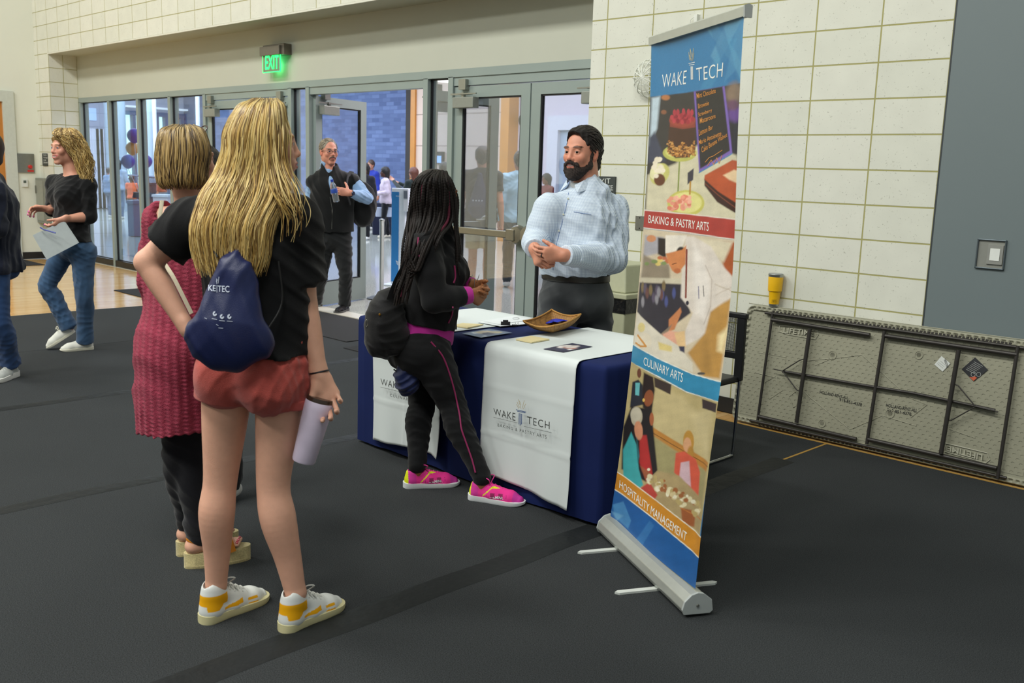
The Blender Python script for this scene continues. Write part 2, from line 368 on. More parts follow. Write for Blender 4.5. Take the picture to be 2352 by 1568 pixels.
# far glazed side of the lobby (plane X = XF)
yf = lambda px, y=300: float(onX(px, y, XF)[1]); zf = lambda y, px=300: float(onX(px, y, XF)[2])
struct('wall_lobby_far', slab(((XF-.3, 4, 0), (XF, yf(283), 4.4)), ((XF-.3, yf(283), zf(262)), (XF, YB, 4.4)), ((XF-.3, yf(283), 0), (XF, YB, zf(478)))), mat('lavender_wall', 'aeb2c8', .7, noise=.03, nscale=1))
struct('window_7', slab(((XF-.25, yf(283), zf(478)), (XF-.2, yf(419), zf(262)))), mat('daylit_glass', 'c9f1ee', .5, emit=1.5))
mw = MB()
for px in (283, 309, 362, 383, 403, 419): mw.box((XF-.2, yf(px)-.05, zf(478)), (XF+.02, yf(px)+.05, zf(262)))
mw.box((XF-.2, yf(283), zf(262)-.02), (XF+.03, yf(430), zf(262)+.1)); mw.box((XF-.2, yf(283), zf(430)), (XF+.02, yf(419), zf(430)+.07))
struct('trim_lobby_window', mw, mat('blue_grey_frame', '5f7f9c', .4))
struct('trim_lobby_band', slab(((XF-.1, yf(283), zf(247)), (XF+.3, yf(430), zf(243)))), mat('white_band', 'e8f2f8', .5, emit=.5))
struct('window_8', slab(((XF+.01, yf(205), zf(282)), (XF+.03, yf(222), zf(254)))), mat('small_bright_window', 'a9c6ea', .5, emit=.5))
dp = MB()
for i, px in enumerate(np.linspace(208, 246, 9)):
    y = yf(px); dp.box((XF+.05, y-.10, .02), (XF+.12+.05*(i % 2), y+.12, zf(300)))
struct('window_9', dp, mat('white_drapes', 'd9d9e8', .7, noise=.15, nscale=2))
def pillar(px, r, D, name, col):
    c = onZ(px, 470, 0); c = onD(px, 376, D); 
    return struct(name, MB().lathe([(r, 0), (r, 4.3)], (c[0], c[1], 0), n=28), mat(name+'_paint', col, .5), smooth=True)
pillar(343, .17, 30, 'trim_pillar', 'c3d8e6'); pillar(358, .06, 29.5, 'trim_pole', 'eef6fa'); pillar(457, .06, 29, 'trim_pole_b', 'dfe9f2')
pillar(268, .30, 29.5, 'trim_pillar_b', '9fb0c0')
# ---------------------------------------------------------------- carpet runners, tape, entrance mats
m, nt, b = nodes_of('charcoal_ribbed_carpet')
tc = nt.nodes.new('ShaderNodeTexCoord'); n = nt.nodes.new('ShaderNodeTexNoise'); n.inputs['Scale'].default_value = 260; n.inputs['Detail'].default_value = 3; nt.links.new(tc.outputs['Object'], n.inputs['Vector'])
rp = nt.nodes.new('ShaderNodeValToRGB'); rp.color_ramp.elements[0].position = .35; rp.color_ramp.elements[0].color = [*lin('1f2122'), 1]; rp.color_ramp.elements[1].position = .72; rp.color_ramp.elements[1].color = [*lin('3d4143'), 1]
nt.links.new(n.outputs['Fac'], rp.inputs[0])
n2 = nt.nodes.new('ShaderNodeTexNoise'); n2.inputs['Scale'].default_value = 1.3; n2.inputs['Detail'].default_value = 6; nt.links.new(tc.outputs['Object'], n2.inputs['Vector'])
g = nt.nodes.new('ShaderNodeMapRange'); g.inputs[3].default_value = .82; g.inputs[4].default_value = 1.18; nt.links.new(n2.outputs['Fac'], g.inputs[0])
sc = nt.nodes.new('ShaderNodeVectorMath'); sc.operation = 'SCALE'; nt.links.new(rp.outputs[0], sc.inputs[0]); nt.links.new(g.outputs[0], sc.inputs['Scale'])
nt.links.new(sc.outputs[0], b.inputs['Base Color']); b.inputs['Roughness'].default_value = .95; b.inputs['Specular IOR Level'].default_value = .25
bp = nt.nodes.new('ShaderNodeBump'); bp.inputs['Strength'].default_value = .6; bp.inputs['Distance'].default_value = .004; nt.links.new(n.outputs['Fac'], bp.inputs['Height']); nt.links.new(bp.outputs[0], b.inputs['Normal'])
m_carpet = m
edges = [-10.10, -8.15, -6.33, -4.46, -2.575, -.67, 1.25]
names = ['charcoal carpet runner farthest left, edging the shiny wood floor', 'charcoal carpet runner under the walking woman in jeans, second from the wood floor',
         'charcoal carpet runner passing the left end of the draped table', 'charcoal carpet runner under the draped table and the woman in shorts',
         'charcoal carpet runner between the roll-up banner and the leaning folding table', 'charcoal carpet runner in the bottom right corner']
for i in range(6):
    y1 = YS-.06 if edges[i+1] < -6 else (5.52 if edges[i+1] < -4.4 else 5.335)
    o = MB().box((edges[i]+.003, -4, -.006), (edges[i+1]-.003, y1, 0)).build('carpet_runner', m_carpet)
    tag(o, names[i], 'carpet', 'carpet runners laid side by side')
m_tape = mat('black_gaffer_tape', '1a1d1e', .6, bump=.8, bscale=14, spec=.25)
def tape(x, y0, y1, w, lab):
    n = int((y1-y0)/.02); V = []; r = np.random.default_rng(int(abs(x)*100))
    ph = r.uniform(0, 6, 4)
    for i in range(n+1):
        y = y0+(y1-y0)*i/n
        for k in range(7):
            t = k/6-.5; z = .002+.0035*abs(math.sin(y*31+ph[0]+2.5*t+math.sin(y*7)*2))*max(0, math.sin(y*5+ph[1]))*(1-abs(2*t)**3)
            V.append((x+t*w+.004*math.sin(y*9+ph[2]), y, z if abs(t) < .49 else .0006))
    F = [(i*7+k, i*7+k+1, (i+1)*7+k+1, (i+1)*7+k) for i in range(n) for k in range(6)]
    tag(mesh('floor_tape', V, F, m_tape, None, True), lab, 'tape', 'tape over the carpet seams')
tape(-2.575, -3, 4.83, .13, 'wide wrinkled black tape running across the foreground carpet to under the banner')
tape(-4.46, -3, 5.8, .10, 'narrow black tape on the carpet seam passing behind the woman in shorts')
tape(-6.33, -3, 5.8, .10, 'black tape on the carpet seam behind the woman in the pink cardigan')
tag(MB().box((-2.582, 4.83, -.001), (-2.568, 5.335, .0015)).add([], []).build('floor_seam', mat('yellow_seam', 'a8823a', .6)), 'thin yellow seam between carpet runners before the folding table', 'seam')
tag(MB().box((-4.7, 5.335, -.006), (1.2, 5.36, -.001)).build('floor_edging', mat('yellow_seam', 'a8823a', .6)), 'yellow edging line under the leaning folding table', 'edging')
m_mat = mat('black_entrance_mat', '1b1c1d', .95, noise=.2, nscale=300, bump=.5, bscale=300)
def matp(P, lab):
    tag(MB().prism([(x, y, 0.0) for x, y in P], (0, 0, .007)).build('entrance_mat', m_mat), lab, 'mat', 'black entrance mats')
matp([(-9.1, 5.87), (-9.1, 5.02), (-7.02, 5.02), (-7.02, 5.87)], 'black entrance mat before the open door, under the man in the vest')
matp([(-6.8, 5.87), (-6.8, 4.83), (-4.9, 4.83), (-4.9, 5.87)], 'black entrance mat before the closed doors, behind the draped table')
MATP2 = [(-11.5, 5.80), (-11.5, 4.83), (-10.11, 4.83), (-10.11, 5.80)]
o = MB().prism([(x, y, -.006) for x, y in MATP2], (0, 0, .009)).build('entrance_mat', m_mat); tag(o, 'black entrance mat on the wood floor left of the pink cardigan', 'mat', 'black entrance mats')
o = MB().prism([(x, y, -.006) for x, y in [(XL+.03, 5.2), (XL+.03, 4.1), (-14.75, 4.1), (-14.75, 5.2)]], (0, 0, .009)).build('entrance_mat', m_mat); tag(o, 'black entrance mat at the far left wooden door', 'mat', 'black entrance mats')
# ---------------------------------------------------------------- fixtures on the walls
fa = lambda x, y: onX(x, y, XL)
pl = empty('alarm_panel', fa(58, 375), 'steel alarm panel with red button on the far left wall', 'alarm panel')
a, c = fa(38, 352), fa(79, 397)
MB().box((XL, a[1], c[2]), (XL+.02, c[1], a[2])).build('plate', m_steel, pl)
q = fa(68, 383); MB().lathe([(0, 0), (.03, 0), (.03, .02), (.022, .035), (0, .036)], (XL+.02, q[1], q[2]), (1, 0, 0)).build('red_button', mat('signal_red', 'c8302a', .4), pl, smooth=True)
MB().box((XL+.02, q[1]-.04, q[2]-.075), (XL+.023, q[1]+.05, q[2]-.045)).build('red_label', mat('signal_red', 'c8302a', .4), pl)
th = empty('thermostat', fa(56, 420), 'small white thermostat under the alarm panel', 'thermostat')
a, c = fa(49, 411), fa(63, 429); MB().box((XL, a[1], c[2]), (XL+.025, c[1], a[2])).build('housing', mat('white_plastic', 'dfe3de', .4), th)
MB().box((XL+.025, a[1]+.02, (a[2]+c[2])/2), (XL+.027, c[1]-.02, a[2]-.02)).build('display', mat('lcd', '59645c', .3), th)
fb = lambda x, y: onY(x, y, YW)
def wall_sign(q, lab, words, mcol='3a403e'):
    a, c = fb(*q[0]), fb(*q[1]); r = empty('wall_sign', fb((q[0][0]+q[1][0])/2, (q[0][1]+q[1][1])/2), lab, 'sign')
    MB().box((a[0], YW-.014, c[2]), (c[0], YW-.001, a[2])).build('plate', mat('sign_'+mcol, mcol, .5), r)
    for w, qq in words: lettering('lettering', w, qq, lambda x, y: onY(x, y, YW-.016), mat('sign_white', 'd8dcd6', .5), r)
    return r
wall_sign(((98.5, 352), (111, 381)), 'small dark wall sign behind the curly haired woman', [('NO', ((100, 354.5), (107, 355), (107, 358), (100, 357.5))), ('FOOD', ((100, 360), (109, 360.6), (109, 364), (100, 363.4))), ('OR', ((100, 366), (106, 366.4), (106, 369.5), (100, 369))), ('DRINK', ((100, 371.5), (110, 372), (110, 375.5), (100, 375)))])
wall_sign(((1362, 404), (1413, 470)), 'dark EXIT ROUTE wall sign behind the bearded man', [('EXIT', ((1370, 411), (1402, 409.5), (1402, 421), (1370, 422.5))), ('ROUTE', ((1368, 427), (1408, 425.5), (1408, 437), (1368, 438.5)))])
ec = empty('extinguisher_cabinet', fb(100, 460), 'grey metal cabinet on the block wall behind the curly haired woman', 'cabinet')
a, c = fb(91, 408), fb(110, 512)
MB().box((XL+.01, YW-.09, c[2]), (XL+.36, YW, a[2])).build('box', mat('cabinet_grey', '8b8f86', .45, .3), ec, bevel=.008)
MB().box((XL+.04, YW-.1, c[2]+.04), (XL+.33, YW-.09, a[2]-.04)).build('door', mat('cabinet_door', '9a9d92', .4, .3), ec)
MB().box((XL+.05, YW-.115, 1.0), (XL+.07, YW-.1, 1.12)).build('handle', m_steel, ec)
# exit sign
ex = empty('exit_sign', onY(627, 130, YS-.12), 'green lit EXIT sign above the glass doors', 'exit sign')
y = YS-.10; e = lambda px, py: onY(px, py, y)
a, c = e(601, 105), e(646, 125)
MB().box((a[0]+.02, y, c[2]), (c[0]+.05, YS, a[2])).build('housing', mat('exit_housing', '6f6a5f', .5, .4), ex, bevel=.006)
MB().box((a[0]-.0, y-.03, c[2]-.0), (c[0], y+.02, a[2]-.02)).build('front_rail', mat('exit_housing', '6f6a5f', .5, .4), ex, bevel=.005)
a, c = e(604, 125), e(644, 163)
MB().box((a[0], y-.004, c[2]), (c[0], y+.004, a[2])).build('panel', mat('edge_lit_panel', '7f8a78', .25, .3), ex)
m_grn = mat('green_glow', '20e860', .4, emit=3.2)
k = MB()
for p, r_ in (((a[0]-.004, y-.005, c[2]-.004), (a[0]+.004, y+.005, a[2])), ((c[0]-.004, y-.005, c[2]-.004), (c[0]+.004, y+.005, a[2])), ((a[0], y-.005, c[2]-.006), (c[0], y+.005, c[2]+.002))): k.box(p, r_)
k.build('lit_edge', m_grn, ex)
lettering('lettering', 'EXIT', ((609, 127.5), (640, 126), (640, 158), (609, 160)), lambda x, yy: onY(x, yy, y-.008), m_grn, ex, bold=.02)
l = bpy.data.lights.new('exit_glow', 'POINT'); l.energy = 1.1; l.color = (.1, 1, .3); l.shadow_soft_size = .06; lo = bpy.data.objects.new('exit_glow', l); COL.objects.link(lo); lo.location = Vector(((a[0]+c[0])/2, YS-.05, c[2]+.07))
# wire guard, hook, cover plate
wg = MB(); cg = fb(1496, 180); R = .13
for k in range(7):
    ang = PI*k/7; pts = [(cg[0]+R*math.cos(t)*math.cos(ang), YW-.004-R*.8*max(0, math.sin(t)) , cg[2]+R*math.cos(t)*math.sin(ang)) for t in np.linspace(0, PI, 13)]
    wg.tube(pts, .0035, 5)
for f_, dd in ((.95, .03), (.75, .07), (.4, .095)): wg.tube([(cg[0]+R*f_*math.cos(t), YW-dd, cg[2]+R*f_*math.sin(t)) for t in np.linspace(0, 2*PI, 25)], .0035, 5)
tag(wg.build('wire_guard', mat('white_wire', 'dcdfd6', .5)), 'white wire guard on the block wall left of the banner top', 'wire guard')
h_ = fb(1603, 45); tag(MB().box((h_[0]-.012, YW-.03, h_[2]-.09), (h_[0]+.012, YW, h_[2]+.03)).tube([(h_[0]-.02, YW-.01, h_[2]+.02), (h_[0]-.045, YW-.02, h_[2]), (h_[0]-.045, YW-.02, h_[2]-.07)], .003, 6).build('wall_hook', mat('white_wire', 'dcdfd6', .5)), 'small white hook on the block wall above the banner', 'hook')
a, c = fb(1461, 494), fb(1490, 530); cp = empty('cover_plate', a, 'steel cover plate on the block wall left of the banner', 'cover plate')
MB().box((a[0], YW-.008, c[2]), (c[0], YW, a[2])).build('plate', m_steel, cp, bevel=.003)
for px, py in ((1471, 500), (1470, 524)): q = fb(px, py); MB().lathe([(0, 0), (.005, 0), (.004, .003), (0, .003)], (q[0], YW-.008, q[2]), (0, -1, 0), 10).build('screw', m_black, cp)
# recessed box in the blue grey panel
YP = YW-.012; fp = lambda x, y: onY(x, y, YP); a, c = fp(2250, 551), fp(2303, 617); rb = empty('recessed_outlet', fp(2276, 584), 'recessed metal outlet box in the blue grey panel', 'outlet')
k = MB(); t = .008
for p, r_ in (((a[0]-t, YP-.012, c[2]-t), (a[0], YP, a[2]+t)), ((c[0], YP-.012, c[2]-t), (c[0]+t, YP, a[2]+t)), ((a[0]-t, YP-.012, a[2]), (c[0]+t, YP, a[2]+t)), ((a[0]-t, YP-.012, c[2]-t), (c[0]+t, YP, c[2]))): k.box(p, r_)
k.build('rim', mat('panel_rim', '59646a', .35, .5), rb, bevel=.003)
MB().box((a[0], YP-.002, c[2]), (c[0], YP-.001, a[2])).build('back', mat('box_back', '8d8f88', .5, .3), rb)
MB().box((a[0]+.05, YP-.010, c[2]+.02), (c[0]-.005, YP-.002, a[2]-.02)).build('device', mat('steel_plate', 'a9aba5', .4, .6), rb)
MB().box((a[0]+.065, YP-.013, c[2]+.04), (c[0]-.02, YP-.010, a[2]-.04)).build('white_switch', mat('white_plastic', 'dfe3de', .4), rb)
# ================================================================ roll-up banner
BQ = [onP(1404, 1190, (-2.4658, 3.1683, .085), (.4769, .8789, -.0286)) for _ in (0,)]
BN = np.array([.4769, .8783, -.0286]); BN /= np.linalg.norm(BN); BP0 = np.array([-2.4658, 3.1683, .085])
bp_ = lambda x, y, o=.0: onP(x, y, BP0-BN*o, BN)
bBL, bBR, bTR, bTL = bp_(1404, 1190), bp_(1597, 1352), bp_(1712, 36), bp_(1499, 102)
banner = empty('rollup_banner', ((bBL[0]+bBR[0])/2, (bBL[1]+bBR[1])/2, 0), 'tall roll-up banner with pastry, chef and hospitality pictures on a silver base', 'banner')
NU, NV = 190, 760
U, Vv = np.meshgrid(np.linspace(0, 1, NU), np.linspace(0, 1, NV), indexing='ij')
bow = lambda v: .026*(1-np.abs(2*np.clip(v, 0, 1)-1)**3.2)
BNo = -BN if BN@(CAM-BP0) < 0 else BN
P3 = -BNo*bow(Vv)[..., None]+(bBL*(1-U[..., None])+bBR*U[..., None])*(1-Vv[..., None])+(bTL*(1-U[..., None])+bTR*U[..., None])*Vv[..., None]
PXc = np.stack(proj(P3.reshape(-1, 3)), -1).reshape(NU, NV, 2); X, Y = PXc[..., 0], PXc[..., 1]
C = np.zeros((NU, NV, 3)); C[:] = lin('2f6f9f')
def blend(mask, col):
    global C
    c = lin(col) if isinstance(col, str) else col
    C = C*(1-mask[..., None])+np.asarray(c)*mask[..., None]
def sdpoly(P):
    P = np.asarray(P, float); d = np.full(X.shape, 1e9); s = np.zeros(X.shape, bool)
    for a, b in zip(P, np.roll(P, -1, 0)):
        e = b-a; t = np.clip(((X-a[0])*e[0]+(Y-a[1])*e[1])/(e@e+1e-9), 0, 1)
        d = np.minimum(d, np.hypot(X-a[0]-t*e[0], Y-a[1]-t*e[1]))
        c = ((a[1] > Y) != (b[1] > Y)) & (X < (b[0]-a[0])*(Y-a[1])/((b[1]-a[1]) or 1e-9)+a[0]); s ^= c
    return np.where(s, -d, d)
def poly(P, col, soft=1., a=1.): blend(np.clip(.5-sdpoly(P)/(2*soft), 0, 1)*a, col)
def ell(cx, cy, rx, ry, col, soft=.15, rot=0., a=1.):
    c, s = math.cos(rot), math.sin(rot); u = ((X-cx)*c+(Y-cy)*s)/rx; v = (-(X-cx)*s+(Y-cy)*c)/ry
    blend(np.clip((1-np.hypot(u, v))/soft+.5, 0, 1)*a, col)
def line(P, w, col, a=1.):
    for p, q in zip(P[:-1], P[1:]):
        p, q = np.array(p, float), np.array(q, float); e = q-p; t = np.clip(((X-p[0])*e[0]+(Y-p[1])*e[1])/(e@e+1e-9), 0, 1)
        blend(np.clip(w/2+.5-np.hypot(X-p[0]-t*e[0], Y-p[1]-t*e[1]), 0, 1)*a, col)
def PX(o, s, L): return [(o[0]+a/s, o[1]+b/s) for a, b in L]
r_ = np.random.default_rng(3)
A1 = lambda L: PX((1460, 0), 3.732, L)       # zoomed crops the shapes were read from
A2 = lambda L: PX((1360, 540), 3.921, L)
A3 = lambda L: PX((1340, 840), 2.7025, L)
# header
poly([(1490, 60), (1720, 0), (1712, 193), (1597, 209), (1490, 224)], '3679a8', 2)
poly(A1([(600, 240), (700, 215), (940, 560), (940, 700)]), '5e9dbd', 2, .55); poly(A1([(780, 190), (930, 150), (700, 560), (640, 480)]), '6fa9c4', 2, .45)
poly(A1([(540, 770), (760, 330), (880, 330), (640, 760)]), '4a92b8', 2, .4); poly(A1([(640, 250), (760, 240), (900, 740), (800, 745)]), '2a6a9c', 2, .5)
poly(A1([(880, 180), (940, 170), (940, 520), (760, 700)]), '5796bb', 2, .4)
# picture one: cakes and chalkboard
poly([(1460, 228), (1485, 224), (1597, 209), (1720, 190), (1695, 505), (1475, 481)], '3b3836', 1.5)
poly(A1([(145, 840), (205, 825), (180, 1100), (120, 1250)]), 'b9cbd6', 3); poly(A1([(120, 1180), (160, 1130), (250, 1380), (100, 1400)]), '44485a', 3)
ell(*A1([(250, 835)])[0], 9, 6, 'b5774a', .5); ell(*A1([(235, 960)])[0], 6, 5, '8a5a40', .5)
poly(A1([(100, 1500), (330, 1400), (520, 1240), (880, 1330), (900, 1420), (860, 1900), (80, 1800)]), 'cfc9ac', 3)
poly(A1([(740, 740), (945, 718), (900, 1310), (830, 1300)]), '2a2a30', 2); ell(*A1([(850, 800)])[0], 22, 26, '83705f', .6, .4); ell(*A1([(870, 980)])[0], 24, 18, '65458c', .6); ell(*A1([(840, 900)])[0], 18, 12, '6a4a62', .6)
poly(A1([(488, 782), (760, 738), (830, 1310), (530, 1480)]), '7a62b0', 1.2); poly(A1([(504, 782), (742, 742), (806, 1290), (540, 1445)]), '2f2d2c', 1.2)
line(A1([(530, 1478), (828, 1316)]), 2.5, '3f7fb0')
# cake on its stand
ell(*A1([(368, 1310)])[0], 38, 20, 'b9b95e', .06); ell(*A1([(372, 1300)])[0], 34, 15, 'd2d27c', .1)
line(A1([(362, 1390), (350, 1660)]), 3.4, '8a9550')
poly(A1([(280, 1060), (500, 1080), (492, 1300), (430, 1350), (330, 1355), (262, 1300)]), '4a3125', 1.5)
for i in range(230):
    u, v = r_.random(), r_.random()**.7; x = 262+235*u; y = 1350-v*(110+25*math.sin(u*14)) - (0 if .2 < u < .8 else 15)
    ell(*A1([(x, y)])[0], 1.6+r_.random()*1.2, 1.5, ['c58b45', 'a56c30', 'd9a660', '7c4c25'][i % 4], .5)
poly(A1([(284, 1040), (500, 1045), (498, 1090), (390, 1105), (284, 1085)]), '8b4033', 1)
ell(*A1([(390, 1030)])[0], 30, 15, '9c4638', .1)
for i in range(26):
    t = i*2.4; rr = (i/26)**.5; ell(*A1([(390+96*rr*math.cos(t), 1015+36*rr*math.sin(t))])[0], 4.0, 5.6, ['a2323c', 'b9404a', '8a2432'][i % 3], .3)
for x in (322, 350, 398, 440, 470): ell(*A1([(x, 955-abs(x-400)*-.12)])[0], 3.8, 7.5, 'b03a46', .25)
# small desserts
ell(*A1([(200, 1490)])[0], 20, 26, 'c7c472', .1, .5); ell(*A1([(180, 1470)])[0], 15, 20, 'e3dfae', .1, .5); ell(*A1([(200, 1540)])[0], 12, 14, '6a4028', .2)
for i in range(16): ell(*A1([(170+60*r_.random()-20*(i % 2), 1350+170*r_.random())])[0], 5.5, 5, 'ece2c9', .4)
ell(*A1([(420, 1740)])[0], 42, 30, 'c4bf60', .08); ell(*A1([(420, 1735)])[0], 36, 24, 'dcd78c', .1)
for i in range(40): ell(1558+(r_.random()-.5)*48, 466+(r_.random()-.5)*30, 5, 5, ['e79a80', 'f0b49a', 'd98068'][i % 3], .35)
poly(A1([(432, 1480), (484, 1440), (478, 1540), (430, 1580)]), '3e3c46', 1); line(A1([(455, 1560), (450, 1660)]), 4, 'b58a3e')
# red slice at the right
poly(A1([(580, 1500), (830, 1370), (900, 1380), (870, 1760), (700, 1650), (575, 1540)]), 'b4532f', 1.4)
poly(A1([(578, 1535), (700, 1640), (872, 1745), (866, 1835), (690, 1730), (578, 1590)]), '3a211b', 1.2); line(A1([(580, 1570), (700, 1670), (868, 1790)]), 1.6, '8c4a33')
poly(A1([(745, 1500), (850, 1455), (890, 1465), (880, 1570), (800, 1540)]), 'e6c9a0', 2)
# bands
poly([(1470, 481), (1583, 491), (1700, 505), (1700, 552), (1583, 536), (1470, 522)], 'ab4038', .8)
line([(1470, 481.5), (1583, 492), (1700, 505)], 2, 'e8e2d6'); line([(1465, 521.5), (1583, 535), (1700, 552)], 2, 'e8e2d6')
# picture two: the chef
poly([(1465, 523), (1583, 537), (1700, 553), (1656, 880), (1590, 860), (1513, 824), (1448, 790)], 'cdbfa4', 1)
poly(A2([(470, 0), (640, 20), (640, 150), (450, 200)]), 'a8a6ac', 3); poly(A2([(590, 20), (660, 30), (660, 210), (590, 170)]), '332c28', 2)
ell(*A2([(530, 30)])[0], 11, 8, 'c98a60', .3); poly(A2([(455, 170), (590, 240), (690, 260), (700, 420), (430, 400)]), '8f8370', 3)
for i in range(12): ell(*A2([(480+200*r_.random(), 200+80*r_.random())])[0], 6, 4, ['d6c070', 'b86a4a', '7d8f5a'][i % 3], .5)
poly(A2([(425, 380), (800, 390), (800, 440), (415, 425)]), 'c8c0a8', 2)
poly(A2([(418, 425), (800, 440), (880, 700), (620, 900), (395, 690)]), '35323a', 2)
for i in range(14): ell(*A2([(450+320*r_.random(), 450+150*r_.random())])[0], 4, 12, ['4c5487', '7d6c4c', '5b5364', '8e8c92', '6a4a44'][i % 5], .6)
poly(A2([(1150, 60), (1280, 60), (1250, 380), (1180, 330)]), 'a9572f', 3); poly(A2([(870, 20), (1250, 60), (1180, 240), (1080, 180)]), 'd7cdb2', 3)
poly(A2([(830, 10), (900, 10), (1060, 100), (1240, 380), (1230, 560), (1060, 700), (1010, 900), (830, 1000), (830, 870), (900, 700), (790, 560), (800, 330)]), 'd8cfc4', 2)
poly(A2([(900, 60), (1000, 220), (1060, 480), (1000, 760), (930, 700), (900, 380)]), 'e6dfd6', 6); line(A2([(1010, 270), (1070, 400), (1060, 640), (1000, 800)]), 3, 'b7aa9e', .6)
line(A2([(1100, 440), (1230, 500)]), 3, 'b9ac98', .6); line(A2([(1110, 540), (1225, 470)]), 3, 'bdb0a0', .5)
poly(A2([(1220, 570), (1140, 1290), (1000, 1270), (860, 1060), (1010, 880), (1060, 690)]), 'b88c4a', 3); poly(A2([(1130, 900), (1200, 820), (1160, 1060), (1120, 1040)]), 'e7d6a6', 5)
poly(A2([(960, 1000), (1040, 900), (1080, 1260), (1000, 1250)]), 'a07a40', 6, .6)
poly(A2([(655, 0), (840, 0), (800, 110), (700, 165), (655, 160)]), 'e4ddd0', 1.5); ell(*A2([(790, 150)])[0], 10, 12, '2b2423', .3)
poly(A2([(660, 165), (800, 130), (835, 90), (830, 260), (760, 345), (715, 320), (680, 250)]), 'cb8250', 1.5); line(A2([(715, 262), (750, 250)]), 1.6, '4c2a1c'); ell(*A2([(760, 320)])[0], 8, 6, 'b76a40', .5)
line(A2([(840, 130), (835, 560)]), 4, '7f3c30'); ell(*A2([(850, 610)])[0], 3.5, 5, '2a2838', .3)
line(A2([(948, 460), (952, 570)]), 1.6, '4a4478'); line(A2([(990, 455), (998, 550)]), 1.6, '33302f')
poly(A2([(790, 650), (690, 760), (690, 870), (740, 850), (800, 690)]), 'c47f52', 1.5); poly(A2([(620, 890), (720, 800), (640, 960), (605, 960)]), '8a7a68', 1.2)
poly(A2([(640, 890), (700, 860), (820, 880), (830, 990), (720, 1000), (640, 960)]), 'dfa58c', 2); poly(A2([(740, 880), (830, 860), (840, 1010), (770, 1000)]), 'e3c08c', 2)
poly(A2([(395, 690), (620, 890), (770, 990), (900, 1150), (905, 1235), (600, 1110), (365, 985)]), 'd9d2c0', 1.5)
ell(*A2([(470, 960)])[0], 18, 22, 'e0d6c0', .1); line(A2([(410, 900), (460, 960), (490, 1000), (440, 1000), (390, 970)]), 4, 'cf8f3c')
ell(*A2([(445, 830)])[0], 9, 11, 'd9c888', .3); poly(A2([(600, 960), (720, 1000), (720, 1050), (610, 1030)]), 'd8c580', 2)
poly(A2([(780, 1000), (830, 1000), (830, 1060), (790, 1040)]), '3a3a50', 1.5); ell(*A2([(980, 1245)])[0], 9, 3, '55504a', .3)
# blue band
poly([(1440, 785), (1453, 791), (1513, 823), (1590, 859), (1665, 879), (1660, 927), (1577, 900), (1513, 864), (1430, 824)], '3286ad', .8)
line([(1440, 784), (1513, 823), (1590, 859), (1665, 880)], 2.2, 'e6e6dc'); line([(1430, 823), (1513, 864), (1577, 900), (1665, 928)], 2.2, 'e6e6dc')
# picture three: people around a table
poly([(1440, 826), (1513, 866), (1577, 901), (1660, 926), (1612, 1232), (1514, 1152), (1405, 1078)], 'b3a373', 1)
poly(A3([(450, 120), (620, 190), (740, 330), (790, 600), (430, 390)]), 'c2b283', 6); poly(A3([(660, 300), (800, 250), (780, 600)]), 'ccbd90', 8, .7)
poly(A3([(440, 380), (790, 600), (775, 660), (430, 430)]), 'b87f3a', 1.6); line(A3([(440, 415), (785, 625)]), 1.6, '6e4a26')
poly(A3([(435, 430), (775, 660), (740, 960), (560, 880), (430, 700)]), '9c9468', 4)
poly(A3([(445, 70), (550, 115), (545, 178), (450, 130)]), '3c302c', 1.2); poly(A3([(735, 205), (828, 235), (825, 290), (738, 262)]), '3a2f30', 1.2)
ell(*A3([(350, 45)])[0], 5, 11, '6b4230', .2); poly(A3([(305, 100), (345, 85), (375, 120), (380, 240), (290, 260)]), '2d2f36', 1.5); poly(A3([(325, 105), (355, 105), (350, 185), (325, 180)]), '68b4b8', 1)
poly(A3([(380, 40), (440, 70), (450, 150), (430, 300), (375, 260), (370, 150)]), '2a1d1b', 2); ell(*A3([(412, 200)])[0], 11, 19, '8c4f30', .15, .15); ell(*A3([(380, 212)])[0], 3, 4, 'd8b25a', .3)
poly(A3([(250, 380), (300, 250), (430, 270), (470, 650), (400, 720), (240, 640)]), '211d1e', 2)
poly(A3([(355, 430), (400, 430), (440, 680), (400, 720), (355, 600)]), 'b0302e', 2); poly(A3([(360, 620), (420, 660), (440, 720), (400, 720)]), '9c5a3c', 2)
ell(*A3([(432, 330)])[0], 5, 15, 'a5603c', .2)
ell(*A3([(335, 315)])[0], 14, 22, 'b4ab94', .15); ell(*A3([(348, 400)])[0], 10, 22, 'c98a68', .2, -.1); ell(*A3([(330, 300)])[0], 13, 16, 'c2bba6', .3)
poly(A3([(300, 410), (335, 490), (350, 640), (380, 740), (350, 760), (250, 690), (250, 520)]), '3fa3a6', 1.6); poly(A3([(335, 440), (355, 560), (345, 600)]), '2c6f78', 1.5)
ell(*A3([(655, 470)])[0], 12, 26, 'b98a3c', .15); ell(*A3([(648, 490)])[0], 9, 17, 'd09c74', .15); ell(*A3([(668, 540)])[0], 7, 16, 'b0823a', .4)
poly(A3([(580, 540), (630, 530), (700, 580), (725, 660), (715, 820), (640, 740), (570, 660)]), 'cf5a44', 1.6); poly(A3([(610, 600), (660, 590), (670, 750), (600, 700)]), 'cfb0b8', 1.5)
poly(A3([(360, 760), (470, 650), (600, 680), (740, 830), (735, 1040), (470, 850)]), 'a8946a', 2)
poly(A3([(360, 760), (420, 720), (470, 800), (450, 830)]), 'b5443a', 1.5); poly(A3([(610, 880), (700, 900), (690, 1000), (620, 980)]), '9a5a34', 2); line(A3([(610, 880), (745, 955)]), 2, 'b8743a')
